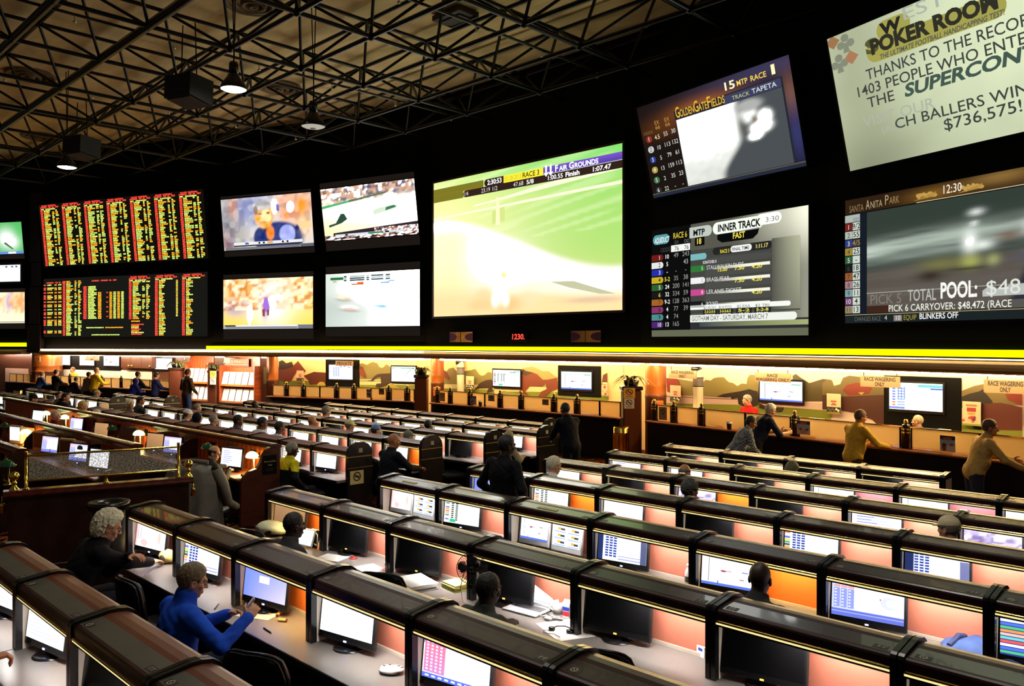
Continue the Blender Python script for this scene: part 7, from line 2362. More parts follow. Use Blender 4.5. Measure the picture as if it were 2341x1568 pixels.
# clip fan on the divider
fx, fy, fz = X0[3] + 3 * PW, ROWY[3] - .012, ZR[3]
t = thing('clip_fan', 'black clip-on fan fixed to the divider above the third row desk', 'fan', (fx, fy - .015, fz + .98), R(32))
q = MB(); q.box((-.09, -.02, -.03), (-.035, .05, .03), bev=.01); q.tube([(-.06, 0, 0), (.02, -.03, 0)], .014, 8); q.build('clip', GLOSSB, t)
q = MB(); q.tube([(.045, -.02, 0), (.045, .04, 0)], .045, 14); q.xform(Matrix.Translation((0, -.02, 0))); q.build('motor', GLOSSB, t)
q = MB()
for k in range(4):
 a = PI / 2 * k
 vs = [(.045 + r * math.cos(a + o), -.065 + dy, r * math.sin(a + o)) for r, o, dy in ((.02, -.3, 0), (.10, -.45, .012), (.11, .0, 0), (.09, .4, -.012), (.02, .3, 0))]
 q.face(vs); q.face([(x, y + .002, z) for x, y, z in vs[::-1]])
q.ball((.045, -.065, 0), .025, seg=10, rings=6)
q.build('blade', mat('fan_blade', (.012, .012, .013), .4), t)
q = MB()
for k in range(40):
 a = 2 * PI * k / 40
 q.tube([(.045 + r * math.cos(a), y, r * math.sin(a)) for r, y in ((.03, -.10), (.10, -.098), (.125, -.08), (.125, -.05), (.10, -.03), (.05, -.025))], .0016, 4, cap=False)
for r, y in ((.03, -.10), (.128, -.065)):
 q.tube([(.045 + r * math.cos(2 * PI * k / 24), y, r * math.sin(2 * PI * k / 24)) for k in range(25)], .003, 5)
q.build('guard', GLOSSB, t)
q = MB(); q.tube([(-.03, -.02, -.03), (-.05, -.06, -.15), (-.02, -.10, -.26), (.05, -.12, -.29), (.10, -.10, -.295)], .004, 6); q.build('cable', WHITEP, t)
# laptop
p = on_desk(1205, 1395, 3); t = thing('laptop', 'open silver laptop with a white screen before a dark monitor', 'laptop', p, R(6))
lw, ldp = .33, .23
q = MB(); q.box((-lw / 2, -ldp / 2, .002), (lw / 2, ldp / 2, .018), bev=.004); q.build('base', mat('silver_laptop', C(206, 206, 210), .3, metal=.3), t)
q = MB()
for r_ in range(5):
 for c_ in range(13):
  q.box((-.145 + c_ * .0223, .075 - r_ * .02 - .016, .018), (-.145 + c_ * .0223 + .018, .075 - r_ * .02, .0195))
q.build('keyboard', mat('grey_keys', C(90, 90, 96), .5), t)
tl = Matrix.Translation((0, ldp / 2, .015)) @ Matrix.Rotation(R(-16), 4, 'X')
q = MB(); q.box((-lw / 2, 0, 0), (lw / 2, .008, .22), bev=.003); q.xform(tl); lid = q.build('lid', mat('silver_laptop', C(206, 206, 210), .3, metal=.3), t)
cv = Canvas(.305, .19, .0008); cv.rect(0, 0, 1, 1, (1.25, 1.25, 1.28), 0); cv.rect(0, .02, 1, .05, (.7, .72, .8), 1); cv.rect(.01, .1, .03, .9, (.6, .5, .8), 1); cv.rect(.1, .9, .9, .94, (.6, .7, .9), 1); cv.xform(tl @ Matrix.Translation((-.1525, -.001, .018))); cv.build('display', MONITOR, t)
# white mug with handle, salt box, headphones on paper, packs, bottles
p = on_desk(1276, 1402, 3); t = thing('white_mug', 'white mug with a big handle behind the laptop', 'mug', p, R(200))
q = MB(); q.lathe([(0, 0), (.04, 0), (.042, .095), (.038, .095), (.036, .01), (0, .01)], seg=18); q.build('cup', WHITEP, t); q = MB(); q.tube([(.04, 0, .08), (.075, 0, .075), (.08, 0, .04), (.04, 0, .02)], .007, 8); q.build('handle', WHITEP, t)
p = on_desk(1298, 1410, 3); t = thing('carton', 'white carton with blue and red print against the divider', 'carton', p, R(10))
q = MB(); q.box((-.03, -.03, 0), (.03, .03, .10)); q.prism_x([(-.03, .10), (.03, .10), (.0, .135)], -.03, .03); q.build('body', WHITEP, t)
q = MB(); q.box((-.0305, -.031, .055), (.0305, -.03, .085)); q.build('blue_band', mat('blue_print', C(40, 60, 170), .5), t); q = MB(); q.box((-.0305, -.031, .015), (.0305, -.03, .05)); q.build('red_band', mat('red_print', C(190, 50, 60), .5), t)
flat_sheet('paper_sheet', 'large white sheet on the desk under the headphones', 'paper', 1292, 1440, 3, .40, .30, -24)
p = on_desk(1283, 1442, 3, .004); t = thing('headphones', 'small black headphones lying on the white sheet', 'headphones', p, R(20))
q = MB(); q.tube([(-.07 + .0, .0, .012), (-.05, .05, .012), (0, .075, .012), (.05, .05, .012), (.07, .0, .012)], .005, 6); q.build('headband', GLOSSB, t)
for s in (-.07, .07):
 q = MB(); q.lathe([(0, 0), (.024, 0), (.026, .018), (0, .022)], (s, -.01, .001), 12); q.build('ear_pad', GLOSSB, t)
q = MB(); q.tube([(-.07, -.03, .005), (-.12, -.05, .004), (-.10, -.10, .004), (-.02, -.09, .004), (.04, -.13, .004)], .002, 5); q.build('cord', GLOSSB, t)
p = on_desk(1262, 1415, 3); t = thing('cable_tangle', 'tangle of white cables right of the laptop', 'cable', p, 0)
q = MB(); random.seed(4); q.tube([(.09 * math.cos(k * 1.7) * (.5 + random.random()), .05 * math.sin(k * 2.3), .006 + .02 * random.random()) for k in range(16)], .004, 6); q.build('cord', WHITEP, t); q = MB(); q.box((-.03, -.06, .001), (.03, -.03, .025), bev=.005); q.build('adapter', WHITEP, t)
p = on_desk(1606, 1500, 3); t = thing('small_carton', 'small white carton with a blue mark on the desk by the divider', 'carton', p, R(-15))
q = MB(); q.box((-.035, -.02, 0), (.035, .02, .07)); q.build('body', WHITEP, t); q = MB(); q.box((-.02, -.0205, .04), (.02, -.02, .06)); q.build('blue_mark', mat('blue_print', C(40, 60, 170), .5), t)
bot = mat('clear_bottle', C(232, 238, 240), 0.08, alpha=.55, spec=.7)
for px, py, lab in ((1574, 1342, 'left of two clear water bottles before the race page monitor'), (1598, 1348, 'right of two clear water bottles before the race page monitor')):
 p = on_desk(px, py, 4); t = thing('water_bottle', lab, 'bottle', p, 0, 'water bottles')
 q = MB(); q.lathe([(0, .003), (.03, .0), (.033, .02), (.033, .12), (.026, .15), (.014, .17), (.014, .182)], seg=16); q.build('bottle_body', bot, t)
 q = MB(); q.lathe([(0, .205), (.015, .204), (.016, .182), (0, .182)], seg=12); q.build('cap', WHITEP, t)
 q = MB(); q.lathe([(.0337, .05), (.0337, .10)], seg=16); q.build('wrapper', mat('dark_wrapper', C(60, 56, 40), .5), t)
crumple('yellow_paper', 'crumpled yellow paper on the desk right of the bald man', 'paper', on_desk(1805, 1362, 4), (.13, .06, .025), mat('yellow_film2', C(236, 210, 110), .5), R(-15), seed=13, extra=lambda q, s: q.box((-.02, -.01, .048), (.02, .0, .052)))
p = on_desk(1853, 1388, 4); t = thing('calculator', 'grey calculator on the desk by the divider, fourth row', 'calculator', p, R(5))
q = MB(); q.box((-.04, -.06, .001), (.04, .06, .015), bev=.004); q.build('case', mat('grey_card', C(110, 112, 116), .6), t)
q = MB()
for a in range(4):
 for b in range(4):
  q.box((-.032 + .017 * a, -.05 + .018 * b, .015), (-.032 + .017 * a + .012, -.05 + .018 * b + .012, .018))
q.build('keys', GLOSSB, t)
crumple('blue_pouch', 'small blue pouch on the desk left of the calculator', 'pouch', on_desk(1832, 1380, 4), (.04, .03, .022), mat('blue_cloth', C(120, 150, 200), .6), 0, seed=5, extra=lambda q, s: q.box((-.02, -.028, .02), (.02, -.024, .03)))
# denim jacket thrown over the desk front at the right edge
den = mat('blue_denim', C(58, 84, 140), .8, noise=.25, nscale=9, bump=.2)
p = on_desk(2262, 1500, 4); t = thing('denim_jacket', 'blue denim jacket heaped on the desk at the right edge', 'jacket', p, R(-8))
q = MB()
n, m_ = 34, 18
vs, fs = [], []
for i in range(n + 1):
 for j in range(m_ + 1):
  u, v = i / n, j / m_
  e = (1 - (2 * u - 1) ** 4) * (1 - (2 * v - 1) ** 4)
  h = .015 + .085 * e * (.3 + .8 * float(vnoise(np.array(u * 6 + v * 3), np.array(v * 5), 3)))
  vs.append(((u - .5) * .60 + .02 * math.sin(9 * v), (v - .5) * .30 + .03 * math.sin(7 * u), max(.004, h * (e > 0) + .003)))
for i in range(n):
 for j in range(m_):
  a = i * (m_ + 1) + j
  fs.append((a, a + m_ + 1, a + m_ + 2, a + 1))
q.geo(vs, fs, 0, True); q.build('body', den, t)
q = MB(); q.tube([(-.22, -.10, .03), (-.20, .0, .085), (-.17, .08, .07)], .02, 8); q.build('collar', mat('dark_denim', C(40, 52, 92), .8), t)
# plate stickers on two hood tops (yellow desk signs)
for r_, i, lab in ((4, 0, 'yellow sign plate on the hood of the first desk, fourth row'), (4, 2, 'yellow sign plate on the hood of the third desk, fourth row')):
 sl = math.atan2(0.014, 0.13)
 t = thing('desk_sign', lab, 'sign', (X0[r_] + PW * i + .50, ROWY[r_] + .085, ZR[r_] + 1.1592), 0, 'yellow plates on the hoods')
 t.rotation_euler = (sl, 0, 0)
 q = MB(); q.box((-.13, -.022, 0), (.13, .022, .003)); q.build('plate', mat('yellow_plate', C(214, 200, 110), .5), t)
 q = MB()
 for k in range(14):
  q.box((-.115 + .0165 * k, -.006, .003), (-.115 + .0165 * k + .012, .006, .0034))
 q.build('lettering', mat('dark_sticker', (0.02, 0.02, 0.016), 0.4), t)

# ================================================================ PEOPLE
BIG = 9.0
class SDF:
 """grid of signed distances, one continuous surface by surface nets"""
 def __init__(self, lo, hi, h):
  self.lo = np.array(lo, float)
  self.h = h
  self.n = np.maximum(4, np.ceil((np.array(hi, float) - self.lo) / h).astype(int) + 1)
  self.d = np.full(tuple(self.n), BIG, np.float32)

 def win(self, lo, hi, pad):
  a = np.clip(np.floor((np.array(lo) - pad - self.lo) / self.h).astype(int), 0, self.n)
  b = np.clip(np.ceil((np.array(hi) + pad - self.lo) / self.h).astype(int) + 1, 0, self.n)
  if np.any(b <= a):
   return None
  sl = tuple(slice(i, j) for i, j in zip(a, b))
  ax = [self.lo[k] + self.h * np.arange(a[k], b[k]) for k in range(3)]
  return sl, np.meshgrid(*ax, indexing='ij', sparse=True)

 def put(self, sl, d, k, sub=False):
  o = self.d[sl]
  if sub:
   self.d[sl] = np.maximum(o, -d)
   return
  if k > 0:
   hh = np.clip(0.5 + 0.5 * (o - d) / k, 0, 1)
   self.d[sl] = np.where(np.abs(o - d) < k, o * (1 - hh) + d * hh - k * hh * (1 - hh), np.minimum(o, d))
  else:
   self.d[sl] = np.minimum(o, d)

 def cap(self, a, b, ra, rb, k=0.03, sub=False):
  a, b = np.array(a, float), np.array(b, float)
  r = max(ra, rb)
  W = self.win(np.minimum(a, b) - r, np.maximum(a, b) + r, k + 3 * self.h)
  if W is None:
   return
  sl, (X, Y, Z) = W
  ab = b - a
  L = max(1e-9, ab @ ab)
  t = np.clip(((X - a[0]) * ab[0] + (Y - a[1]) * ab[1] + (Z - a[2]) * ab[2]) / L, 0, 1)
  d = np.sqrt((X - a[0] - t * ab[0]) ** 2 + (Y - a[1] - t * ab[1]) ** 2 + (Z - a[2] - t * ab[2]) ** 2) - (ra + (rb - ra) * t)
  self.put(sl, d.astype(np.float32), k, sub)

 def ell(self, c, r, M=None, k=0.03, sub=False):
  c, r = np.array(c, float), np.array(r, float)
  R_ = float(r.max())
  W = self.win(c - R_, c + R_, k + 3 * self.h)
  if W is None:
   return
  sl, (X, Y, Z) = W
  P = [X - c[0], Y - c[1], Z - c[2]]
  if M is not None:
   P = [M[0][i] * P[0] + M[1][i] * P[1] + M[2][i] * P[2] for i in range(3)]
  k0 = np.sqrt(sum((p / q) ** 2 for p, q in zip(P, r)))
  k1 = np.sqrt(sum((p / q ** 2) ** 2 for p, q in zip(P, r))) + 1e-9
  d = np.where(k0 < 1e-3, -r.min(), k0 * (k0 - 1) / k1)
  self.put(sl, d.astype(np.float32), k, sub)

 def mesh(self):
  D = self.d
  S = D < 0
  nx, ny, nz = D.shape
  cs = [(i, j, k) for i in (0, 1) for j in (0, 1) for k in (0, 1)]
  sub = lambda A, c: A[c[0]:nx - 1 + c[0], c[1]:ny - 1 + c[1], c[2]:nz - 1 + c[2]]
  cnt = sum(sub(S, c).astype(np.int8) for c in cs)
  act = (cnt > 0) & (cnt < 8)
  I = np.argwhere(act)
  if len(I) == 0:
   return np.zeros((0, 3)), []
  idx = -np.ones(act.shape, int)
  idx[act] = np.arange(len(I))
  acc = np.zeros((len(I), 3)); num = np.zeros(len(I))
  for a in cs:
   for ax in range(3):
    if a[ax] == 0:
     b = list(a); b[ax] = 1
     da = D[I[:, 0] + a[0], I[:, 1] + a[1], I[:, 2] + a[2]]
     db = D[I[:, 0] + b[0], I[:, 1] + b[1], I[:, 2] + b[2]]
     m = (da < 0) != (db < 0)
     t = np.where(m, da / np.where(m, da - db, 1), 0)
     p = np.array(a, float)[None, :].repeat(len(I), 0)
     p[:, ax] += t
     acc += p * m[:, None]; num += m
  V = (I + acc / num[:, None]) * self.h + self.lo
  F = []
  for ax in range(3):
   o = [k for k in range(3) if k != ax]
   A = S[tuple(slice(0, -1) if k == ax else slice(1, -1) for k in range(3))]
   B = S[tuple(slice(1, None) if k == ax else slice(1, -1) for k in range(3))]
   for flip, m in ((False, A & ~B), (True, ~A & B)):
    q = np.argwhere(m)
    if len(q) == 0:
     continue
    base = q.copy()
    for k in o:
     base[:, k] += 1
    def id_(da, db):
     c = base.copy(); c[:, o[0]] -= da; c[:, o[1]] -= db
     return idx[c[:, 0], c[:, 1], c[:, 2]]
    quad = np.stack([id_(1, 1), id_(0, 1), id_(0, 0), id_(1, 0)], 1)
    if (ax == 1) != flip:
     quad = quad[:, ::-1]
    F.append(quad)
  return V, np.concatenate(F) if F else []

def np_mesh(name, V, F, mats, mi=None, parent=None, smooth=True):
 me = bpy.data.meshes.new(name)
 me.from_pydata(V.tolist(), [], [tuple(int(i) for i in f) for f in F])
 for m in mats:
  me.materials.append(m)
 if mi is not None:
  me.polygons.foreach_set('material_index', np.asarray(mi, dtype=np.int32))
 me.polygons.foreach_set('use_smooth', [smooth] * len(me.polygons))
 me.update()
 o = bpy.data.objects.new(name, me)
 COL.objects.link(o)
 if parent:
  o.parent = parent
 return o

def rotm(yaw=0, pitch=0, roll=0):
 return np.array((Matrix.Rotation(yaw, 3, 'Z') @ Matrix.Rotation(pitch, 3, 'X') @ Matrix.Rotation(roll, 3, 'Y')))

def ik(s, h, l1, l2, pole):
 s, h, pole = np.array(s, float), np.array(h, float), np.array(pole, float)
 v = h - s
 d = min(np.linalg.norm(v), (l1 + l2) * .995)
 v = v / max(1e-9, np.linalg.norm(v))
 h = s + v * d
 a = (l1 * l1 - l2 * l2 + d * d) / (2 * d)
 r = math.sqrt(max(0, l1 * l1 - a * a))
 p = pole - v * (pole @ v)
 p = p / max(1e-9, np.linalg.norm(p))
 return s + v * a + p * r, h

CLOTH = {}
def cloth(col, rough=.8, noise=.18, plaid=False):
 k = (tuple(round(c, 4) for c in col), rough, plaid)
 if k not in CLOTH:
  m = mat('cloth_%d' % len(CLOTH), col, rough, noise=noise, nscale=14, bump=.15, spec=.2)
  if plaid:
   nt = m.node_tree
   b = nt.nodes['Principled BSDF']
   ck = nt.nodes.new('ShaderNodeTexChecker'); ck.inputs['Scale'].default_value = 34
   ck.inputs['Color1'].default_value = (.42, .44, .46, 1); ck.inputs['Color2'].default_value = (.06, .07, .09, 1)
   tcn = [n for n in nt.nodes if n.type == 'TEX_COORD'][0]
   nt.links.new(tcn.outputs['Object'], ck.inputs['Vector'])
   nt.links.new(ck.outputs['Color'], b.inputs['Base Color'])
  CLOTH[k] = m
 return CLOTH[k]
SKINS = {'fair': C(214, 158, 124), 'tan': C(186, 124, 84), 'brown': C(112, 66, 42), 'dark': C(52, 30, 22)}
eyew = mat('eye_white', (.75, .73, .7), .2)
eyed = mat('eye_iris', (.02, .015, .01), .15)
lipm = mat('lips', C(160, 86, 74), .5)

def hand_prims(S, w, fd, up, side, curl, sc, spread=1.0):
 """palm, four unequal bent fingers and a thumb from the side of the palm; fd: finger direction, up: back of the hand, side: towards the thumb"""
 fd, up, side = [np.array(x, float) / np.linalg.norm(x) for x in (fd, up, side)]
 w = np.array(w, float)
 c = w + fd * .045 * sc
 M = np.stack([side, fd, up], 1)
 S.ell(c, (.042 * sc, .055 * sc, .019 * sc), M, k=.008)
 S.cap(w - fd * .02 * sc, w + fd * .02 * sc, .026 * sc, .028 * sc, .012)
 for i, (o, L) in enumerate(((.030, .078), (.010, .088), (-.010, .081), (-.029, .064))):
  b = w + fd * .085 * sc + side * o * sc
  a1 = curl * .55
  p = b
  dirv = fd * math.cos(a1) - up * math.sin(a1) + side * o * 3 * spread * .35
  for j, fr in enumerate((.45, .32, .23)):
   dirv = dirv / np.linalg.norm(dirv)
   q = p + dirv * L * fr * sc
   S.cap(p, q, (.0098 - .0012 * j) * sc, (.0088 - .0012 * j) * sc, .003)
   p = q
   ca, sa = math.cos(curl * .6), math.sin(curl * .6)
   dirv = dirv * ca - (up * math.cos(a1) + fd * math.sin(a1)) * sa
 b = w + fd * .028 * sc + side * .034 * sc
 t1 = side * .75 + fd * .65 - up * .25 * curl
 t1 = t1 / np.linalg.norm(t1)
 m_ = b + t1 * .04 * sc
 S.cap(w + fd * .015 * sc + side * .01 * sc, m_, .017 * sc, .012 * sc, .008)
 t2 = t1 * .6 + fd * .8 - up * .35 * curl
 t2 = t2 / np.linalg.norm(t2)
 S.cap(m_, m_ + t2 * .034 * sc, .0115 * sc, .009 * sc, .004)

def person(label, x, y, z, rz=0.0, pose='sit', lean=15, head=(0, 0), top=(.02, .02, .02), legs=(.01, .01, .015), skin='fair', hair=(.05, .04, .03), style='short', cap=None, capbill=0,
           rh=None, lh=None, curl=(0.5, 0.5), scale=1.0, near=False, glasses=False, girth=1.0, plaid=False, fist=None, hood=None, collar=True, sleeve=1.0, turn=0, legs_on=True, group='people', palms=None, yoke=None):
 """local frame: faces +y, x to its right, floor at z = 0; rh / lh: wrist targets"""
 t = thing('person', label, 'person', (x, y, z), R(rz), group)
 t.scale = (scale,) * 3
 h = .011 if near else .024
 L_ = R(lean)
 sit = pose == 'sit'
 hip = np.array((0, 0, .56 if sit else .95))
 u = np.array((0, math.sin(L_), math.cos(L_)))
 Lx = rotm(R(turn))
 f = Lx @ np.array((0, math.cos(L_), -math.sin(L_)))
 u = Lx @ u
 rx = Lx @ np.array((1, 0, 0))
 chest = hip + u * .30
 neck = hip + u * .525
 shl = [hip + u * .47 + rx * s * .185 * girth ** .4 - f * .01 for s in (1, -1)]
 Mt = np.stack([rx, f, u], 1)
 hd = rotm(R(head[0] + turn), R(-head[1]) * 0)
 Hm = rotm(R(head[0] + turn), R(-head[1]))
 hf, hu, hr = Hm @ np.array((0, 1, 0)), Hm @ np.array((0, 0, 1)), Hm @ np.array((1, 0, 0))
 hc = neck + (u * .5 + np.array((0, 0, 1)) * .5) * .115 + hf * .03 + hu * .06
 rh = np.array(rh if rh is not None else ((.20, .55, .775) if sit else (.24, .04, .86)), float)
 lh = np.array(lh if lh is not None else ((-.20, .55, .775) if sit else (-.24, .04, .86)), float)
 arms = []
 for s, sh, tg in ((1, shl[0], rh), (-1, shl[1], lh)):
  el, wr = ik(sh, tg, .30, .265, np.array((s * .7, -.3, -.9)))
  arms.append((s, sh, el, wr))
 knees = [np.array((s * .14, .44, .53)) if sit else np.array((s * .095, .02, .50)) for s in (1, -1)]
 ank = [np.array((s * .14, .40, .09)) if sit else np.array((s * .10, -.01, .09)) for s in (1, -1)]
 pts = np.array([hip, neck, hc + .2, hc - .2, *knees, *ank, *[a[2] for a in arms], *[a[3] for a in arms], (.3, .45, 0), (-.3, -.2, 0)])
 lo, hi = pts.min(0) - .22, pts.max(0) + .22
 lo[2] = -.04

 def torso(S, e=0.0, k=.05):
  g = girth
  S.ell(hip + np.array((0, .0, .0)), (.168 * g ** .7 + e, (.135 if sit else .118) * g ** .7 + e, .15 + e), None, k + .02)
  S.ell(hip + u * .16 + f * .02 * g, (.155 * g + e, .118 * g + e, .17 + e), Mt, k)
  S.ell(chest + u * .05, (.178 * g ** .6 + e, .118 * g ** .7 + e, .20 + e), Mt, k)
  S.cap(shl[0] - rx * .02, shl[1] + rx * .02, .062 + e, .062 + e, k)
  S.cap(hip + u * .44, neck - u * .01, .085 + e, .062 + e, .05)
 def arm(S, e=0.0, upto=1.0):
  for s, sh, el, wr in arms:
   S.cap(sh, el, .058 + e, .046 + e, .035)
   S.cap(el, el + (wr - el) * upto, .045 + e, .045 + e + (.031 - .045) * upto, .02)
 def leg(S, e=0.0):
  for s, kn, an in zip((1, -1), knees, ank):
   S.cap(hip + np.array((s * .09, .0, -.02)), kn, .088 * girth ** .4 + e, .062 + e, .04)
   S.cap(kn, an, .058 + e, .04 + e, .03)
 # --- body: one continuous surface
 S = SDF(lo, hi, h)
 torso(S); arm(S)
 if legs_on:
  leg(S)
  for s, an in zip((1, -1), ank):
   S.cap(an + np.array((0, -.03, -.045)), an + np.array((s * .02, .16, -.055)), .045, .038, .03)
 S.cap(neck - u * .06, hc - hu * .05 - hf * .02, .062, .056, .03)
 def headp(S, k=.02):
  S.ell(hc + hu * .035 - hf * .012, (.077, .097, .098), Hm, k)
  S.ell(hc - hu * .045 + hf * .03, (.056, .062, .072), Hm, .03)
  S.ell(hc - hu * .095 + hf * .062, (.026, .022, .02), Hm, .02)
 headp(S)
 V, F = S.mesh()
 F = np.array(F)
 # skin everywhere, shoes at the feet
 cen = V[F].mean(1)
 Vs, Fs, Ms = [V], [F], [np.where(cen[:, 2] < .085, 1, 0)]
 def add(V2, F2, m_):
  if len(V2):
   off = sum(len(v) for v in Vs)
   Vs.append(V2); Fs.append(np.array(F2) + off); Ms.append(np.full(len(F2), m_) if np.isscalar(m_) else m_)
 # finer head with features
 hh = .0062 if near else .012
 S = SDF(hc - .17, hc + .17, hh)
 headp(S)
 S.cap(hc - hu * .07 - hf * .02, hc - hu * .15 - hf * .035, .054, .056, .02)
 fp = lambda a, b, c_: hc + hr * a + hf * b + hu * c_
 S.cap(fp(-.035, .083, .028), fp(.035, .083, .028), .014, .014, .014)
 S.cap(fp(0, .090, .012), fp(0, .112, -.026), .009, .013, .010)
 S.ell(fp(.011, .100, -.030), (.009, .010, .008), Hm, .006); S.ell(fp(-.011, .100, -.030), (.009, .010, .008), Hm, .006)
 for s in (1, -1):
  S.ell(fp(s * .031, .096, .006), (.017, .013, .011), Hm, 0, True)
  S.ell(fp(s * .045, .062, -.022), (.022, .02, .02), Hm, .015)
  S.ell(fp(s * .079, -.008, -.008), (.011, .022, .033), Hm, .006)
  S.ell(fp(s * .088, -.004, -.006), (.006, .011, .017), Hm, 0, True)
 S.cap(fp(-.020, .088, -.060), fp(.020, .088, -.060), .008, .008, .006); S.cap(fp(-.017, .087, -.070), fp(.017, .087, -.070), .008, .008, .006)
 S.cap(fp(-.022, .099, -.065), fp(.022, .099, -.065), .0022, .0022, 0, True)
 V2, F2 = S.mesh()
 F2 = np.array(F2)
 c2 = V2[F2].mean(1) - hc
 ll = np.stack([c2 @ hr, c2 @ hf, c2 @ hu], 1)
 lip = (np.abs(ll[:, 0]) < .022) & (np.abs(ll[:, 2] + .065) < .011) & (ll[:, 1] > .082)
 add(V2, F2, np.where(lip, 2, 0))
 for s in (1, -1):
  b = MB(); b.ball((0, 0, 0), .0125, seg=10, rings=8)
  add(np.array(b.v) + fp(s * .031, .081, .006), b.f, 3)
  b = MB(); b.ball((0, 0, 0), .0062, seg=8, rings=6)
  add(np.array(b.v) + fp(s * .031, .0895, .006), b.f, 4)
 # hands
 hs = .0042 if near else .0075
 for i, (s, sh, el, wr) in enumerate(arms):
  fdv = (wr - el) / np.linalg.norm(wr - el)
  if palms and palms[i]:
   fdv, upv = [np.array(a_, float) for a_ in palms[i]]
  else:
   fdv = np.array((fdv[0] * .7 - s * .1, fdv[1], fdv[2] * (.25 if sit else 1)))
   upv = np.array((0, 0, 1.0)) if sit else np.array((s * .9, .4, 0))
  fdv = fdv / np.linalg.norm(fdv)
  upv = upv - fdv * (upv @ fdv); upv = upv / np.linalg.norm(upv)
  sd = np.cross(fdv, upv) * (-s)
  S = SDF(wr - .22, wr + .22, hs)
  hand_prims(S, wr, fdv, upv, sd, curl[i] * 1.4, 1.0)
  V2, F2 = S.mesh()
  add(V2, F2, 0)
 mi = np.concatenate(Ms)
 Fa = [tuple(f) for blk in Fs for f in (blk.tolist() if hasattr(blk, 'tolist') else blk)]
 np_mesh('body', np.concatenate(Vs), Fa, [mat('skin_' + skin, SKINS[skin], .5, noise=.06, nscale=30), GLOSSB, lipm, eyew, eyed], mi, t)
 # --- clothing: an outer shell over trunk and arms, open at neck and wrists
 e = .014 if near else .02
 S = SDF(lo, hi, h)
 torso(S, e); arm(S, e * .9, sleeve)
 if near:
  ax = [S.lo[k] + S.h * np.arange(S.n[k]) for k in range(3)]
  X, Y, Z = np.meshgrid(*ax, indexing='ij', sparse=True)
  S.d += (.0035 * np.sin(X * 46 + np.sin(Z * 31) * 1.7 + Y * 20) * np.sin(Z * 38 + Y * 25)).astype(np.float32)
 if collar:
  S.cap(neck - u * .03, neck + u * (.035 * collar if near else .01), .086, .082, .02)
 if hood is not None:
  S.ell(hc - hf * .025 + hu * .01, (.105, .115, .135), Hm, .03)
  S.ell(fp(0, .115, -.02), (.066, .08, .10), Hm, 0, True)
 else:
  S.cap(neck + u * .02 * collar, neck + u * .25, .062, .062, 0, True)
 S.ell(hip + np.array((0, 0, -.26)), (.5, .6, .20), None, 0, True) if sit else None
 V2, F2 = S.mesh()
 F2 = np.array(F2)
 ym = None
 if yoke is not None:
  ym = (((V2[F2].mean(1) - hip) @ u) > .36).astype(int)
 np_mesh('jacket', V2, F2, [cloth(top, plaid=plaid)] + ([cloth(yoke)] if yoke is not None else []), ym, t)
 if legs_on:
  S = SDF(lo, hi, h)
  S.ell(hip + np.array((0, 0, -.03)), (.162 * girth ** .7, (.128 if sit else .112) * girth ** .7, .12), None, .04)
  leg(S, .012)
  S.d[:, :, :max(1, int((.10 - S.lo[2]) / h))] = np.maximum(S.d[:, :, :max(1, int((.10 - S.lo[2]) / h))], .01)
  V2, F2 = S.mesh()
  np_mesh('trousers', V2, F2, [cloth(legs)], None, t)
 # --- hair, caps, glasses
 hx = .0065 if near else .012
 hairm = mat('hair_%s' % '_'.join('%03d' % int(c * 1000) for c in hair), hair, .6, noise=.45, nscale=42, bump=.5)
 if style != 'bald' and not (cap is not None and style == 'none'):
  S = SDF(hc - .2, hc + .2, hx)
  thick = {'short': .012, 'thin': .007, 'bushy': .034, 'curly': .028, 'long': .018, 'ring': .012}[style]
  S.ell(hc + hu * .036 - hf * .014, (.077 + thick, .097 + thick, .098 + thick), Hm, 0)
  if style in ('bushy', 'long'):
   S.ell(hc - hu * .035 - hf * .055, (.082 + thick * .5, .06 + thick * .4, .085), Hm, .04)
  ax = [S.lo[k] + S.h * np.arange(S.n[k]) for k in range(3)]
  X, Y, Z = np.meshgrid(*ax, indexing='ij')
  P = np.stack([X - hc[0], Y - hc[1], Z - hc[2]], -1)
  a, b, c_ = P @ hr, P @ hf, P @ hu
  amp = {'bushy': .006, 'curly': .007}.get(style, .0022)
  S.d += (amp * 2.4 * (vnoise(a * 95 + c_ * 30, b * 80 - a * 20, 2) + .8 * vnoise(c_ * 90 + b * 15, a * 120 + b * 70, 5) - .9)).astype(np.float32)
  cut = np.maximum((b - .055) * .85 + (.052 - c_) * .55, -(c_ + .062)) if style not in ('bushy', 'long') else np.maximum((b - .040) * .85 + (.050 - c_) * .6, -(c_ + .105))
  ear = np.maximum(np.abs(np.abs(a) - .088) - .03, np.maximum(np.abs(b + .004) - .024, np.abs(c_ + .012) - .036))
  S.d = np.maximum(np.maximum(S.d, cut), -ear).astype(np.float32)
  if style == 'ring':
   S.d = np.maximum(S.d, c_ - .055 - .0 * b).astype(np.float32)
  if style == 'thin':
   S.d = np.maximum(S.d, -np.maximum(.10 - c_, -.02 + np.abs(a) - .0 - .05)).astype(np.float32) if False else S.d
  V2, F2 = S.mesh()
  if len(V2):
   np_mesh('hair', V2, np.array(F2), [hairm], None, t)
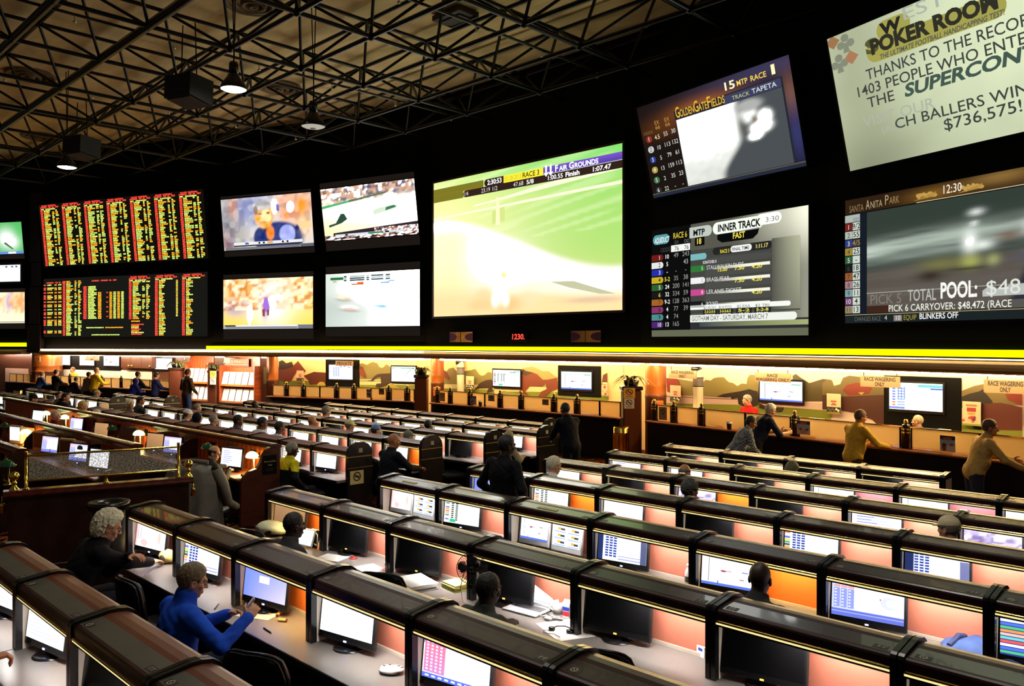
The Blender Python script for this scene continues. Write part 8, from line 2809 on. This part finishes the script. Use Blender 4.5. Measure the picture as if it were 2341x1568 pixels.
 if cap is not None:
  S = SDF(hc - .28, hc + .28, .009 if near else .013)
  S.ell(hc + hu * .048 - hf * .012, (.094, .112, .098), Hm, 0)
  ax = [S.lo[k] + S.h * np.arange(S.n[k]) for k in range(3)]
  X, Y, Z = np.meshgrid(*ax, indexing='ij')
  P = np.stack([X - hc[0], Y - hc[1], Z - hc[2]], -1)
  a, b, c_ = P @ hr, P @ hf, P @ hu
  S.d = np.maximum(S.d, .038 - c_).astype(np.float32)
  bd = math.radians(capbill)
  bf = hf * math.cos(bd) + hr * math.sin(bd)
  bb = P @ bf
  bs_ = P @ np.cross(bf, hu)
  bill_ = np.maximum(np.sqrt((np.maximum(bb - .075, 0) / 1.0) ** 2 + bs_ ** 2) - .085, np.abs(c_ - .042 + .12 * np.maximum(bb - .08, 0)) - .008)
  bill_ = np.maximum(bill_, .04 - bb)
  S.d = np.minimum(S.d, bill_).astype(np.float32)
  V2, F2 = S.mesh()
  np_mesh('cap', V2, np.array(F2), [cloth(cap)], None, t)
 if glasses:
  q = MB()
  for s in (1, -1):
   q.tube([fp(s * .031 + .021 * math.cos(k * PI / 6), .103 - .008 * abs(math.cos(k * PI / 6)), .005 + .017 * math.sin(k * PI / 6)) for k in range(13)], .0016, 5)
   q.tube([fp(s * .052, .095, .010), fp(s * .080, .05, .012), fp(s * .086, -.01, .008)], .0016, 5)
  q.tube([fp(-.010, .106, .010), fp(.010, .106, .010)], .0016, 5)
  q.build('glasses', mat('glasses_frame', (.03, .025, .02), .3, metal=.6), t)
 return t, dict(rw=arms[0][3], lw=arms[1][3], hc=hc)

def to_local(p, x, y, z, rz, s):
 v = Vector((p[0] - x, p[1] - y, p[2] - z)) / s
 c, n = math.cos(-R(rz)), math.sin(-R(rz))
 return (v.x * c - v.y * n, v.x * n + v.y * c, v.z)
def hands(k, x, y, z, rz, s):
 for a, b in (('rhw', 'rh'), ('lhw', 'lh')):
  if a in k:
   k[b] = to_local(k.pop(a), x, y, z, rz, s)
def place(px, ytop, Y, zf, hgt):
 """x on the plane Y under the photo column px, and the scale that brings a figure hgt tall up to the photo row ytop"""
 p = atY(px, ytop, Y)
 return p.x, max(.86, min(1.16, (p.z - zf) / hgt))
SITH = 1.34
def sitter(label, px, ytop, Y, zf, lean=15, **k):
 hgt = .56 + .525 * math.cos(R(lean)) + .115 * (math.cos(R(lean)) + 1) / 2 + .06 + .135
 x, s = place(px, ytop, Y, zf, hgt)
 hy = (.525 * math.sin(R(lean)) + .05) * s
 x, s = place(px, ytop, Y, zf, hgt)
 rz = k.get('rz', 0)
 ox, oy = -math.sin(R(rz)) * hy, math.cos(R(rz)) * hy
 hands(k, x - ox, Y - oy, zf, rz, s)
 return person(label, x - ox, Y - oy, zf, lean=lean, scale=s, **k)
def stander(label, px, ytop, Y, zf, lean=4, **k):
 hgt = .95 + .525 * math.cos(R(lean)) + .115 * (math.cos(R(lean)) + 1) / 2 + .06 + .135
 x, s = place(px, ytop, Y, zf, hgt)
 hy = (.525 * math.sin(R(lean)) + .05) * s
 rz = k.get('rz', 0)
 ox, oy = -math.sin(R(rz)) * hy, math.cos(R(rz)) * hy
 hands(k, x - ox, Y - oy, zf, rz, s)
 return person(label, x - ox, Y - oy, zf, pose='stand', lean=lean, scale=s, **k)
GREYW, BLK, BRN, GRY = (.62, .58, .48), (.008, .007, .006), (.07, .045, .025), (.26, .25, .22)
NAVY, CHAR, BLU = (.006, .008, .022), (.018, .018, .019), (.012, .085, .66)
# --- the nearest people
sitter('person with bushy white hair and black coat hunched over the first desk, reaching right', 238, 1166, 2.56, 0.0, lean=34, head=(-14, 22), top=(.003, .003, .005), hair=(.66, .60, .42), style='bushy', glasses=True, near=True, rhw=on_desk(352, 1287, 2, .05), lhw=atY(296, 1272, 2.70), curl=(.35, .6))
rw2, lw2 = atY(566, 1412, 2.66), atY(520, 1404, 2.74)
sitter('person in a bright blue fleece with glasses, holding a phone in both hands', 436, 1284, 2.42, 0.0, lean=14, head=(-12, 16), top=BLU, legs=(.02, .022, .03), hair=(.16, .11, .06), style='short', glasses=True, near=True, rhw=rw2, lhw=lw2, curl=(1.0, 1.0), girth=1.12, collar=2.2, palms=(((-.15, .75, .62), (.75, -.2, .5)), ((.55, .75, .2), (-.5, .2, .8))))
p = atY(569, 1383, 2.75)
t = thing('mobile_phone', 'silver phone held up by the person in the blue fleece', 'phone', p, R(-20))
t.rotation_euler = (R(-38), 0, R(-26))
q = MB(); q.box((-.028, -.006, -.062), (.028, .006, .062), bev=.004); q.build('case', mat('silver_phone', C(190, 190, 210), .3, metal=.4), t)
q = MB(); q.box((-.023, -.0066, -.0), (.023, -.006, .054)); q.build('phone_screen', mat('phone_screen', C(190, 186, 220), .15), t)
q = MB()
for a in range(3):
 for b in range(4):
  q.box((-.021 + .015 * a, -.0072, -.056 + .013 * b), (-.021 + .015 * a + .012, -.006, -.047 + .013 * b))
q.build('keypad', mat('dark_keys', C(90, 80, 140), .4), t)
person('person mostly out of frame at bottom left, pale yellow sleeve over the desk', -6.12, .62, 0.0, lean=20, top=C(206, 196, 120), hair=GRY, near=True, rh=to_local(atZ(56, 1508, .84), -6.12, .62, 0, 0, 1), lh=to_local(atZ(14, 1500, .83), -6.12, .62, 0, 0, 1), curl=(1.0, .9), skin='tan')
sitter('person in a dark grey shirt seen from behind at the tablet, third row', 672, 1170, 3.86, ZR[3], lean=14, head=(-8, 6), top=(.045, .045, .05), hair=(.012, .01, .01), style='thin', skin='dark', near=True, girth=1.15, rhw=on_desk(735, 1290, 3, .05), curl=(.5, .5))
sitter('person with short black hair and grey green shirt behind the clip fan', 1117, 1309, 3.92, ZR[3], lean=12, head=(-6, 6), top=(.05, .06, .052), hair=(.006, .006, .007), style='short', skin='dark', near=True, girth=1.1, rhw=on_desk(1170, 1425, 3, .05))
sitter('person with a shiny bald dark head watching the race page monitor, fourth row', 1738, 1284, 5.42, ZR[4], lean=30, head=(10, 4), top=(.03, .033, .034), style='bald', skin='dark', near=True, girth=1.1)
t9, _ = sitter('person wearing a beige cap and blue shirt, sixth row at right', 2190, 1180, 8.36, ZR[6], lean=12, turn=20, head=(52, 6), top=(.01, .06, .36), hair=(.25, .2, .14), style='short', cap=C(214, 200, 164), near=True, skin='fair')
stander('standing person in black with dark hair, back to the camera, in the centre aisle', 1160, 994, 6.92, ZR[5], lean=3, head=(-20, 4), top=(.002, .002, .004), legs=(.002, .002, .004), hair=(.006, .006, .007), style='short', skin='dark', near=True, girth=1.25, rh=(.28, .10, .95), lh=(-.26, .14, .98))
sitter('person with white hair and white shirt at the first desk of the sixth row', 1265, 1042, 8.32, ZR[6], lean=16, head=(-16, 8), top=(.72, .70, .66), hair=(.66, .60, .42), style='short', skin='fair', near=True)
stander('standing person in a navy track jacket leaning on the desk end, facing left', 1292, 920, 11.95, ZR[8], lean=16, head=(0, 8), rz=78, top=(.002, .003, .009), legs=(.002, .003, .008), hair=(.03, .025, .02), style='thin', skin='brown', near=True, girth=1.2, rh=(.16, .52, 1.10), lh=(-.12, .5, 1.05))
# --- left block
sitter('person in black shirt with a yellow yoke at the nearest left block row', 668, 1010, 6.88, ZL[5], lean=8, head=(-15, 8), top=(.006, .006, .010), yoke=C(220, 210, 30), hair=(.24, .24, .2), style='short', skin='dark', girth=1.15, near=True, rh=(.33, .14, .62))
sitter('person with a bald tan head and dark jacket, second left block row by the aisle', 900, 990, 8.30, ZL[6], lean=12, head=(-18, 6), top=(.006, .008, .016), style='bald', skin='tan', girth=1.15, near=True)
sitter('person in a beige hooded top bending over the desk beside the aisle', 1162, 984, 11.28, ZL[8], lean=30, head=(0, 16), top=C(190, 176, 140), hood=True, hair=BLK, style='short', skin='fair')
LB = [(430, 935, 8.35, 6, 'white baseball cap', (.6, .6, .6), dict(cap=(.82, .8, .82), hair=BRN, capbill=70)), (453, 942, 8.2, 6, 'dark navy hood', NAVY, dict(hood=True)), (489, 947, 8.28, 6, 'blurred grey hair', (.2, .22, .3), dict(hair=GRY)),
      (545, 948, 8.35, 6, 'dark hair and blue jacket', (.03, .05, .09), dict(hair=BLK, skin='brown', head=(-28, 6))), (600, 953, 8.4, 6, 'black hair and white shirt', (.7, .7, .7), dict(hair=BLK, skin='brown', head=(-30, 8))), (640, 963, 8.35, 6, 'short black hair and white top', (.72, .72, .74), dict(hair=BLK, skin='brown')),
      (747, 929, 11.25, 8, 'curly grey hair', (.05, .05, .06), dict(hair=GRY, style='curly')), (714, 951, 9.75, 7, 'balding tan head', (.05, .05, .06), dict(style='bald', skin='tan')), (800, 959, 9.72, 7, 'cream sun hat', (.3, .3, .3), dict(cap=C(226, 220, 160), hair=GRY, capbill=60)),
      (860, 970, 9.68, 7, 'pale blue cap', (.4, .42, .5), dict(cap=C(110, 150, 214), hair=BRN, capbill=-50)), (934, 984, 9.6, 7, 'grey green cap', (.2, .22, .2), dict(cap=C(130, 140, 126), hair=GRY)), (981, 960, 11.2, 8, 'dark hair, turned left', (.03, .03, .04), dict(hair=BLK, skin='brown', head=(40, 0))),
      (583, 915, 11.25, 8, 'shiny dark bald head', (.03, .02, .02), dict(style='bald', skin='dark')), (452, 922, 9.75, 7, 'grey hair behind the person in jeans', (.1, .1, .1), dict(hair=GRY))]
for px, y, Y, r_, lk, tp, k in LB:
 k = dict(k)
 hd = k.pop('head', (-12, 5))
 sitter('person with %s, %s' % (lk, LN[r_]), px, y, Y, ZL[r_], lean=10, head=hd, top=tp, group='seated people in the left blocks', **k)
FBL = [(77, 901, 6.95, 'a black cap and dark uniform jacket beside the far left desks', (.006, .008, .007), dict(cap=(.006, .006, .007), hair=BLK, head=(-20, 6), girth=1.2)), (135, 896, 8.45, 'black hair at the far left desks, head resting low', (.05, .03, .02), dict(hair=BLK, skin='tan', head=(-60, 0))), (152, 898, 7.75, 'black hair and headphones at the far left desks', (.01, .01, .012), dict(hair=BLK, style='long', head=(-50, 5), skin='fair')),
       (190, 916, 6.95, 'blond hair and blue grey jacket near the reserved section', (.03, .04, .06), dict(hair=(.55, .38, .10), head=(-30, 6))), (222, 891, 9.65, 'a grey and green cap at the back far left desks', (.08, .08, .08), dict(cap=C(196, 186, 160), hair=GRY)), (222, 936, 6.85, 'white hair just behind the reserved partition', (.3, .1, .06), dict(hair=GREYW)),
       (300, 914, 8.35, 'long white hair looking right, left end of the second left block row', (.1, .08, .07), dict(hair=(.75, .68, .5), style='bushy', head=(-75, 0))), (323, 906, 9.2, 'black hair and grey green shirt, back to the camera, far aisle', (.04, .05, .045), dict(hair=BLK, skin='tan', head=(-30, 0)))]
for px, y, Y, lk, tp, k in FBL:
 k = dict(k)
 hd = k.pop('head', (-12, 5))
 sitter('person with ' + lk, px, y, Y, -.13, lean=10, head=hd, top=tp, group='seated people in the left blocks', **k)
sitter('person with white hair and maroon shirt between two lit lamps, reserved section', 129, 938, 5.80, FV, lean=8, head=(-40, 4), top=C(110, 20, 22), hair=GREYW, style='short', near=True)
sitter('person with glasses and a dark coat at the last reserved desk, hands on papers', 488, 1017, 5.72, FV, lean=16, head=(-38, 14), top=(.03, .032, .03), hair=(.02, .016, .012), style='ring', glasses=True, near=True, girth=1.2, rhw=Vector((at_x(528, 5.98), 5.95, .78)), lhw=Vector((at_x(520, 6.15), 6.1, .78)))
# grey jacket hung over the chair behind the person in glasses
cx_, cy_ = at_x(464, 4.98), 4.98
t = chair((cx_ - .04, cy_ + .05, FV), R(40), 'black office chair under the grey jacket, reserved section', 'black office chairs')
t = thing('grey_jacket', 'large grey jacket hung over the chair behind the person in glasses', 'jacket', (cx_, cy_, FV), R(40))
q = MB()
n, m_ = 24, 20
for face_ in (0, 1):
 vs, fs = [], []
 for i in range(n + 1):
  for j in range(m_ + 1):
   u_, v_ = i / n, j / m_
   wv = (.30 + .10 * v_) * (1 - .22 * max(0, .25 - v_) / .25)
   y_ = (-.30 - .03 * math.sin(u_ * 17 + v_ * 3) * v_ - .10 * math.sin(PI * u_) * (1 - .4 * v_)) if face_ == 0 else (-.16 + .02 * math.sin(u_ * 15) - .04 * v_)
   z_ = 1.19 - .88 * v_ - .05 * (2 * u_ - 1) ** 2 + .012 * math.sin(u_ * 21)
   if v_ == 0:
    y_ = -.22
   vs.append(((2 * u_ - 1) * wv, y_, z_))
 for i in range(n):
  for j in range(m_):
   a = i * (m_ + 1) + j
   fs.append((a, a + 1, a + m_ + 2, a + m_ + 1) if face_ == 0 else (a, a + m_ + 1, a + m_ + 2, a + 1))
 q.geo(vs, fs, 0, True)
q.build('body', cloth((.20, .19, .16), .5), t)
q = MB(); q.tube([(.30, -.24, 1.10), (.40, -.22, .90), (.44, -.16, .65), (.46, .05, .55)], .075, 10, r1=.05); q.build('sleeve', cloth((.20, .19, .16), .5), t)
q = MB(); q.tube([(-.30, -.24, 1.10), (-.40, -.22, .90), (-.44, -.18, .65)], .075, 10, r1=.055); q.build('sleeve', cloth((.20, .19, .16), .5), t)
q = MB(); q.tube([(-.18, -.22, 1.20), (0, -.28, 1.23), (.18, -.22, 1.20)], .03, 8); q.build('collar', cloth((.12, .11, .09), .5), t)
bundle_p = Vector((at_x(545, 6.0), 6.0, FV + .731))
t = thing('paper_heap', 'loose white papers on the last reserved desk under the yellow lamp', 'papers', bundle_p, R(12))
for k in range(4):
 q = MB(); q.box((-.16, -.11, .003 * k), (.16, .11, .003 * k + .002)); q.xform(Matrix.Rotation(R(14 * k - 20), 4, 'Z') @ Matrix.Translation((.03 * k, .02 * k, 0))); q.build('sheet', PAPER, t)
# --- people at the counters
def at_ctr(px, off):
 h_, d_ = hit(px, CP, CTR)
 n_ = Vector((d_.y, -d_.x))
 P_ = h_ + n_ * off
 return isect(px, P_, d_).y, math.degrees(math.atan2(d_.y, d_.x))
CUS = [(97, 850, .40, 'a blue patterned shirt bending at the far left counter', (.01, .03, .12), dict(hair=BRN, lean=22), 0), (130, 845, .45, 'a black jacket standing at the far left counter', (.004, .004, .005), dict(hair=BLK), 0), (174, 862, .55, 'dark navy clothes bending low at the far left counter', (.004, .005, .015), dict(hair=BLK, lean=40), 0),
       (204, 850, .45, 'a grey shirt leaning on the far left counter', (.16, .14, .12), dict(hair=BLK, lean=18, skin='tan'), 0), (222, 840, -.05, 'a bright yellow shirt at the far left counter', C(240, 206, 40), dict(hair=(.3, .18, .08), lean=10), 0), (317, 849, .40, 'dark clothes and black hair at the far left counter, taller of the pair', (.006, .006, .008), dict(hair=BLK), 0),
       (311, 864, .75, 'a bright blue hooded top, bent at the far left counter', (.008, .012, .16), dict(hood=True, lean=24), 0), (359, 851, .45, 'a navy shirt at the right end of the far left counter', (.008, .01, .06), dict(hair=BLK, skin='fair'), -10)]
for px, y, off, lk, tp, k, rz in CUS:
 k = dict(k)
 Yc, a_ = at_ctr(px, off)
 ln = k.pop('lean', 5)
 if off < 0:
  Yc, a_ = at_ctr(px, .35)
 stander('person in ' + lk, px, y, Yc, -.2, lean=ln, rz=a_ + rz, top=tp, legs=(.008, .008, .014), rh=(.20, .42 + .2 * math.sin(R(ln)), 1.13), lh=(-.20, .42 + .2 * math.sin(R(ln)), 1.13), group='people at the counters', **k)
Yc, a_ = at_ctr(165, -1.0)
stander('clerk in a black and yellow striped shirt behind the far left counter', 165, 839, Yc, -.2, rz=a_ + 180, top=(.03, .028, .01), yoke=C(200, 170, 40), hair=(.2, .08, .04), rh=(.2, .4, 1.15), lh=(-.2, .4, 1.15), group='people at the counters')
Yc, a_ = at_ctr(431, .95)
stander('standing person in brown jacket and blue jeans facing the left book rack', 431, 843, Yc, -.2, lean=2, rz=a_, top=(.035, .016, .006), legs=(.02, .035, .10), hair=(.05, .03, .02), skin='tan', rh=(.2, .22, 1.0), lh=(-.2, .22, 1.0), near=True, group='people at the counters')
Yc, a_ = at_ctr(1708, -1.05)
stander('grey-haired clerk in a red shirt behind the right counter', 1708, 902, Yc, -.2, rz=a_ + 170, top=C(190, 20, 26), hair=(.3, .26, .24), head=(-10, 12), rh=(.16, .38, 1.12), lh=(-.2, .40, 1.12), near=True, group='people at the counters')
Yc, a_ = at_ctr(1758, .42)
stander('person with white hair and a navy polo leaning on the right counter', 1758, 921, Yc, -.2, lean=30, rz=a_ - 22, head=(-20, 20), top=(.006, .01, .035), legs=(.01, .01, .02), hair=(.75, .7, .62), skin='fair', near=True, sleeve=.05, girth=1.15, rh=(.22, .60, 1.14), lh=(-.12, .62, 1.14), group='people at the counters')
Yc, a_ = at_ctr(1710, 1.55)
stander('person in a black and white plaid shirt bending forward before the right counter', 1714, 950, Yc, -.2, lean=34, rz=a_ - 30, head=(-20, 15), top=(.2, .22, .24), plaid=True, legs=(.01, .01, .012), hair=(.03, .026, .02), skin='tan', near=True, girth=1.2, rh=(.22, .5, .9), lh=(-.2, .5, .95), group='people at the counters')
Yc, a_ = at_ctr(1970, .50)
stander('person in a loose yellow shirt at the right counter', 1966, 936, Yc, -.2, lean=12, rz=a_ - 15, head=(-15, 12), top=C(222, 178, 60), legs=(.05, .04, .02), hair=(.12, .06, .04), skin='tan', near=True, girth=1.2, rh=(.30, .50, 1.13), lh=(-.2, .45, 1.13), group='people at the counters')
Yc, a_ = at_ctr(2095, -.95)
stander('bald clerk looking left behind the right counter glass', 2096, 949, Yc, -.2, rz=a_ + 150, head=(-50, 0), top=(.10, .09, .08), hair=(.5, .4, .3), style='thin', skin='fair', near=True, group='people at the counters')
Yc, a_ = at_ctr(2270, .55)
stander('person in a tan shirt and dark shorts leaning right at the right edge', 2262, 958, Yc, -.2, lean=20, rz=a_ - 40, head=(-20, 6), top=C(206, 170, 96), legs=(.03, .032, .06), hair=(.10, .05, .03), skin='tan', near=True, girth=1.15, rh=(.30, .55, 1.05), lh=(-.1, .6, 1.12), group='people at the counters')
# --- heads in the right block
sitter('person with a balding grey crown, seventh row right block', 1565, 1060, 9.8, ZR[7], lean=10, head=(-8, 10), top=(.006, .008, .02), hair=(.16, .16, .14), style='ring', skin='tan')
sitter('person with curly dark hair, sixth row right block', 1577, 1096, 8.36, ZR[6], lean=10, head=(-20, 6), top=(.02, .02, .03), hair=(.045, .05, .045), style='curly', skin='tan', near=True)
sitter('person with olive brown hair, last short row', 1811, 1057, 11.3, ZR[8], lean=10, head=(-5, 10), top=(.03, .03, .03), hair=(.12, .11, .05), style='bushy', skin='tan')
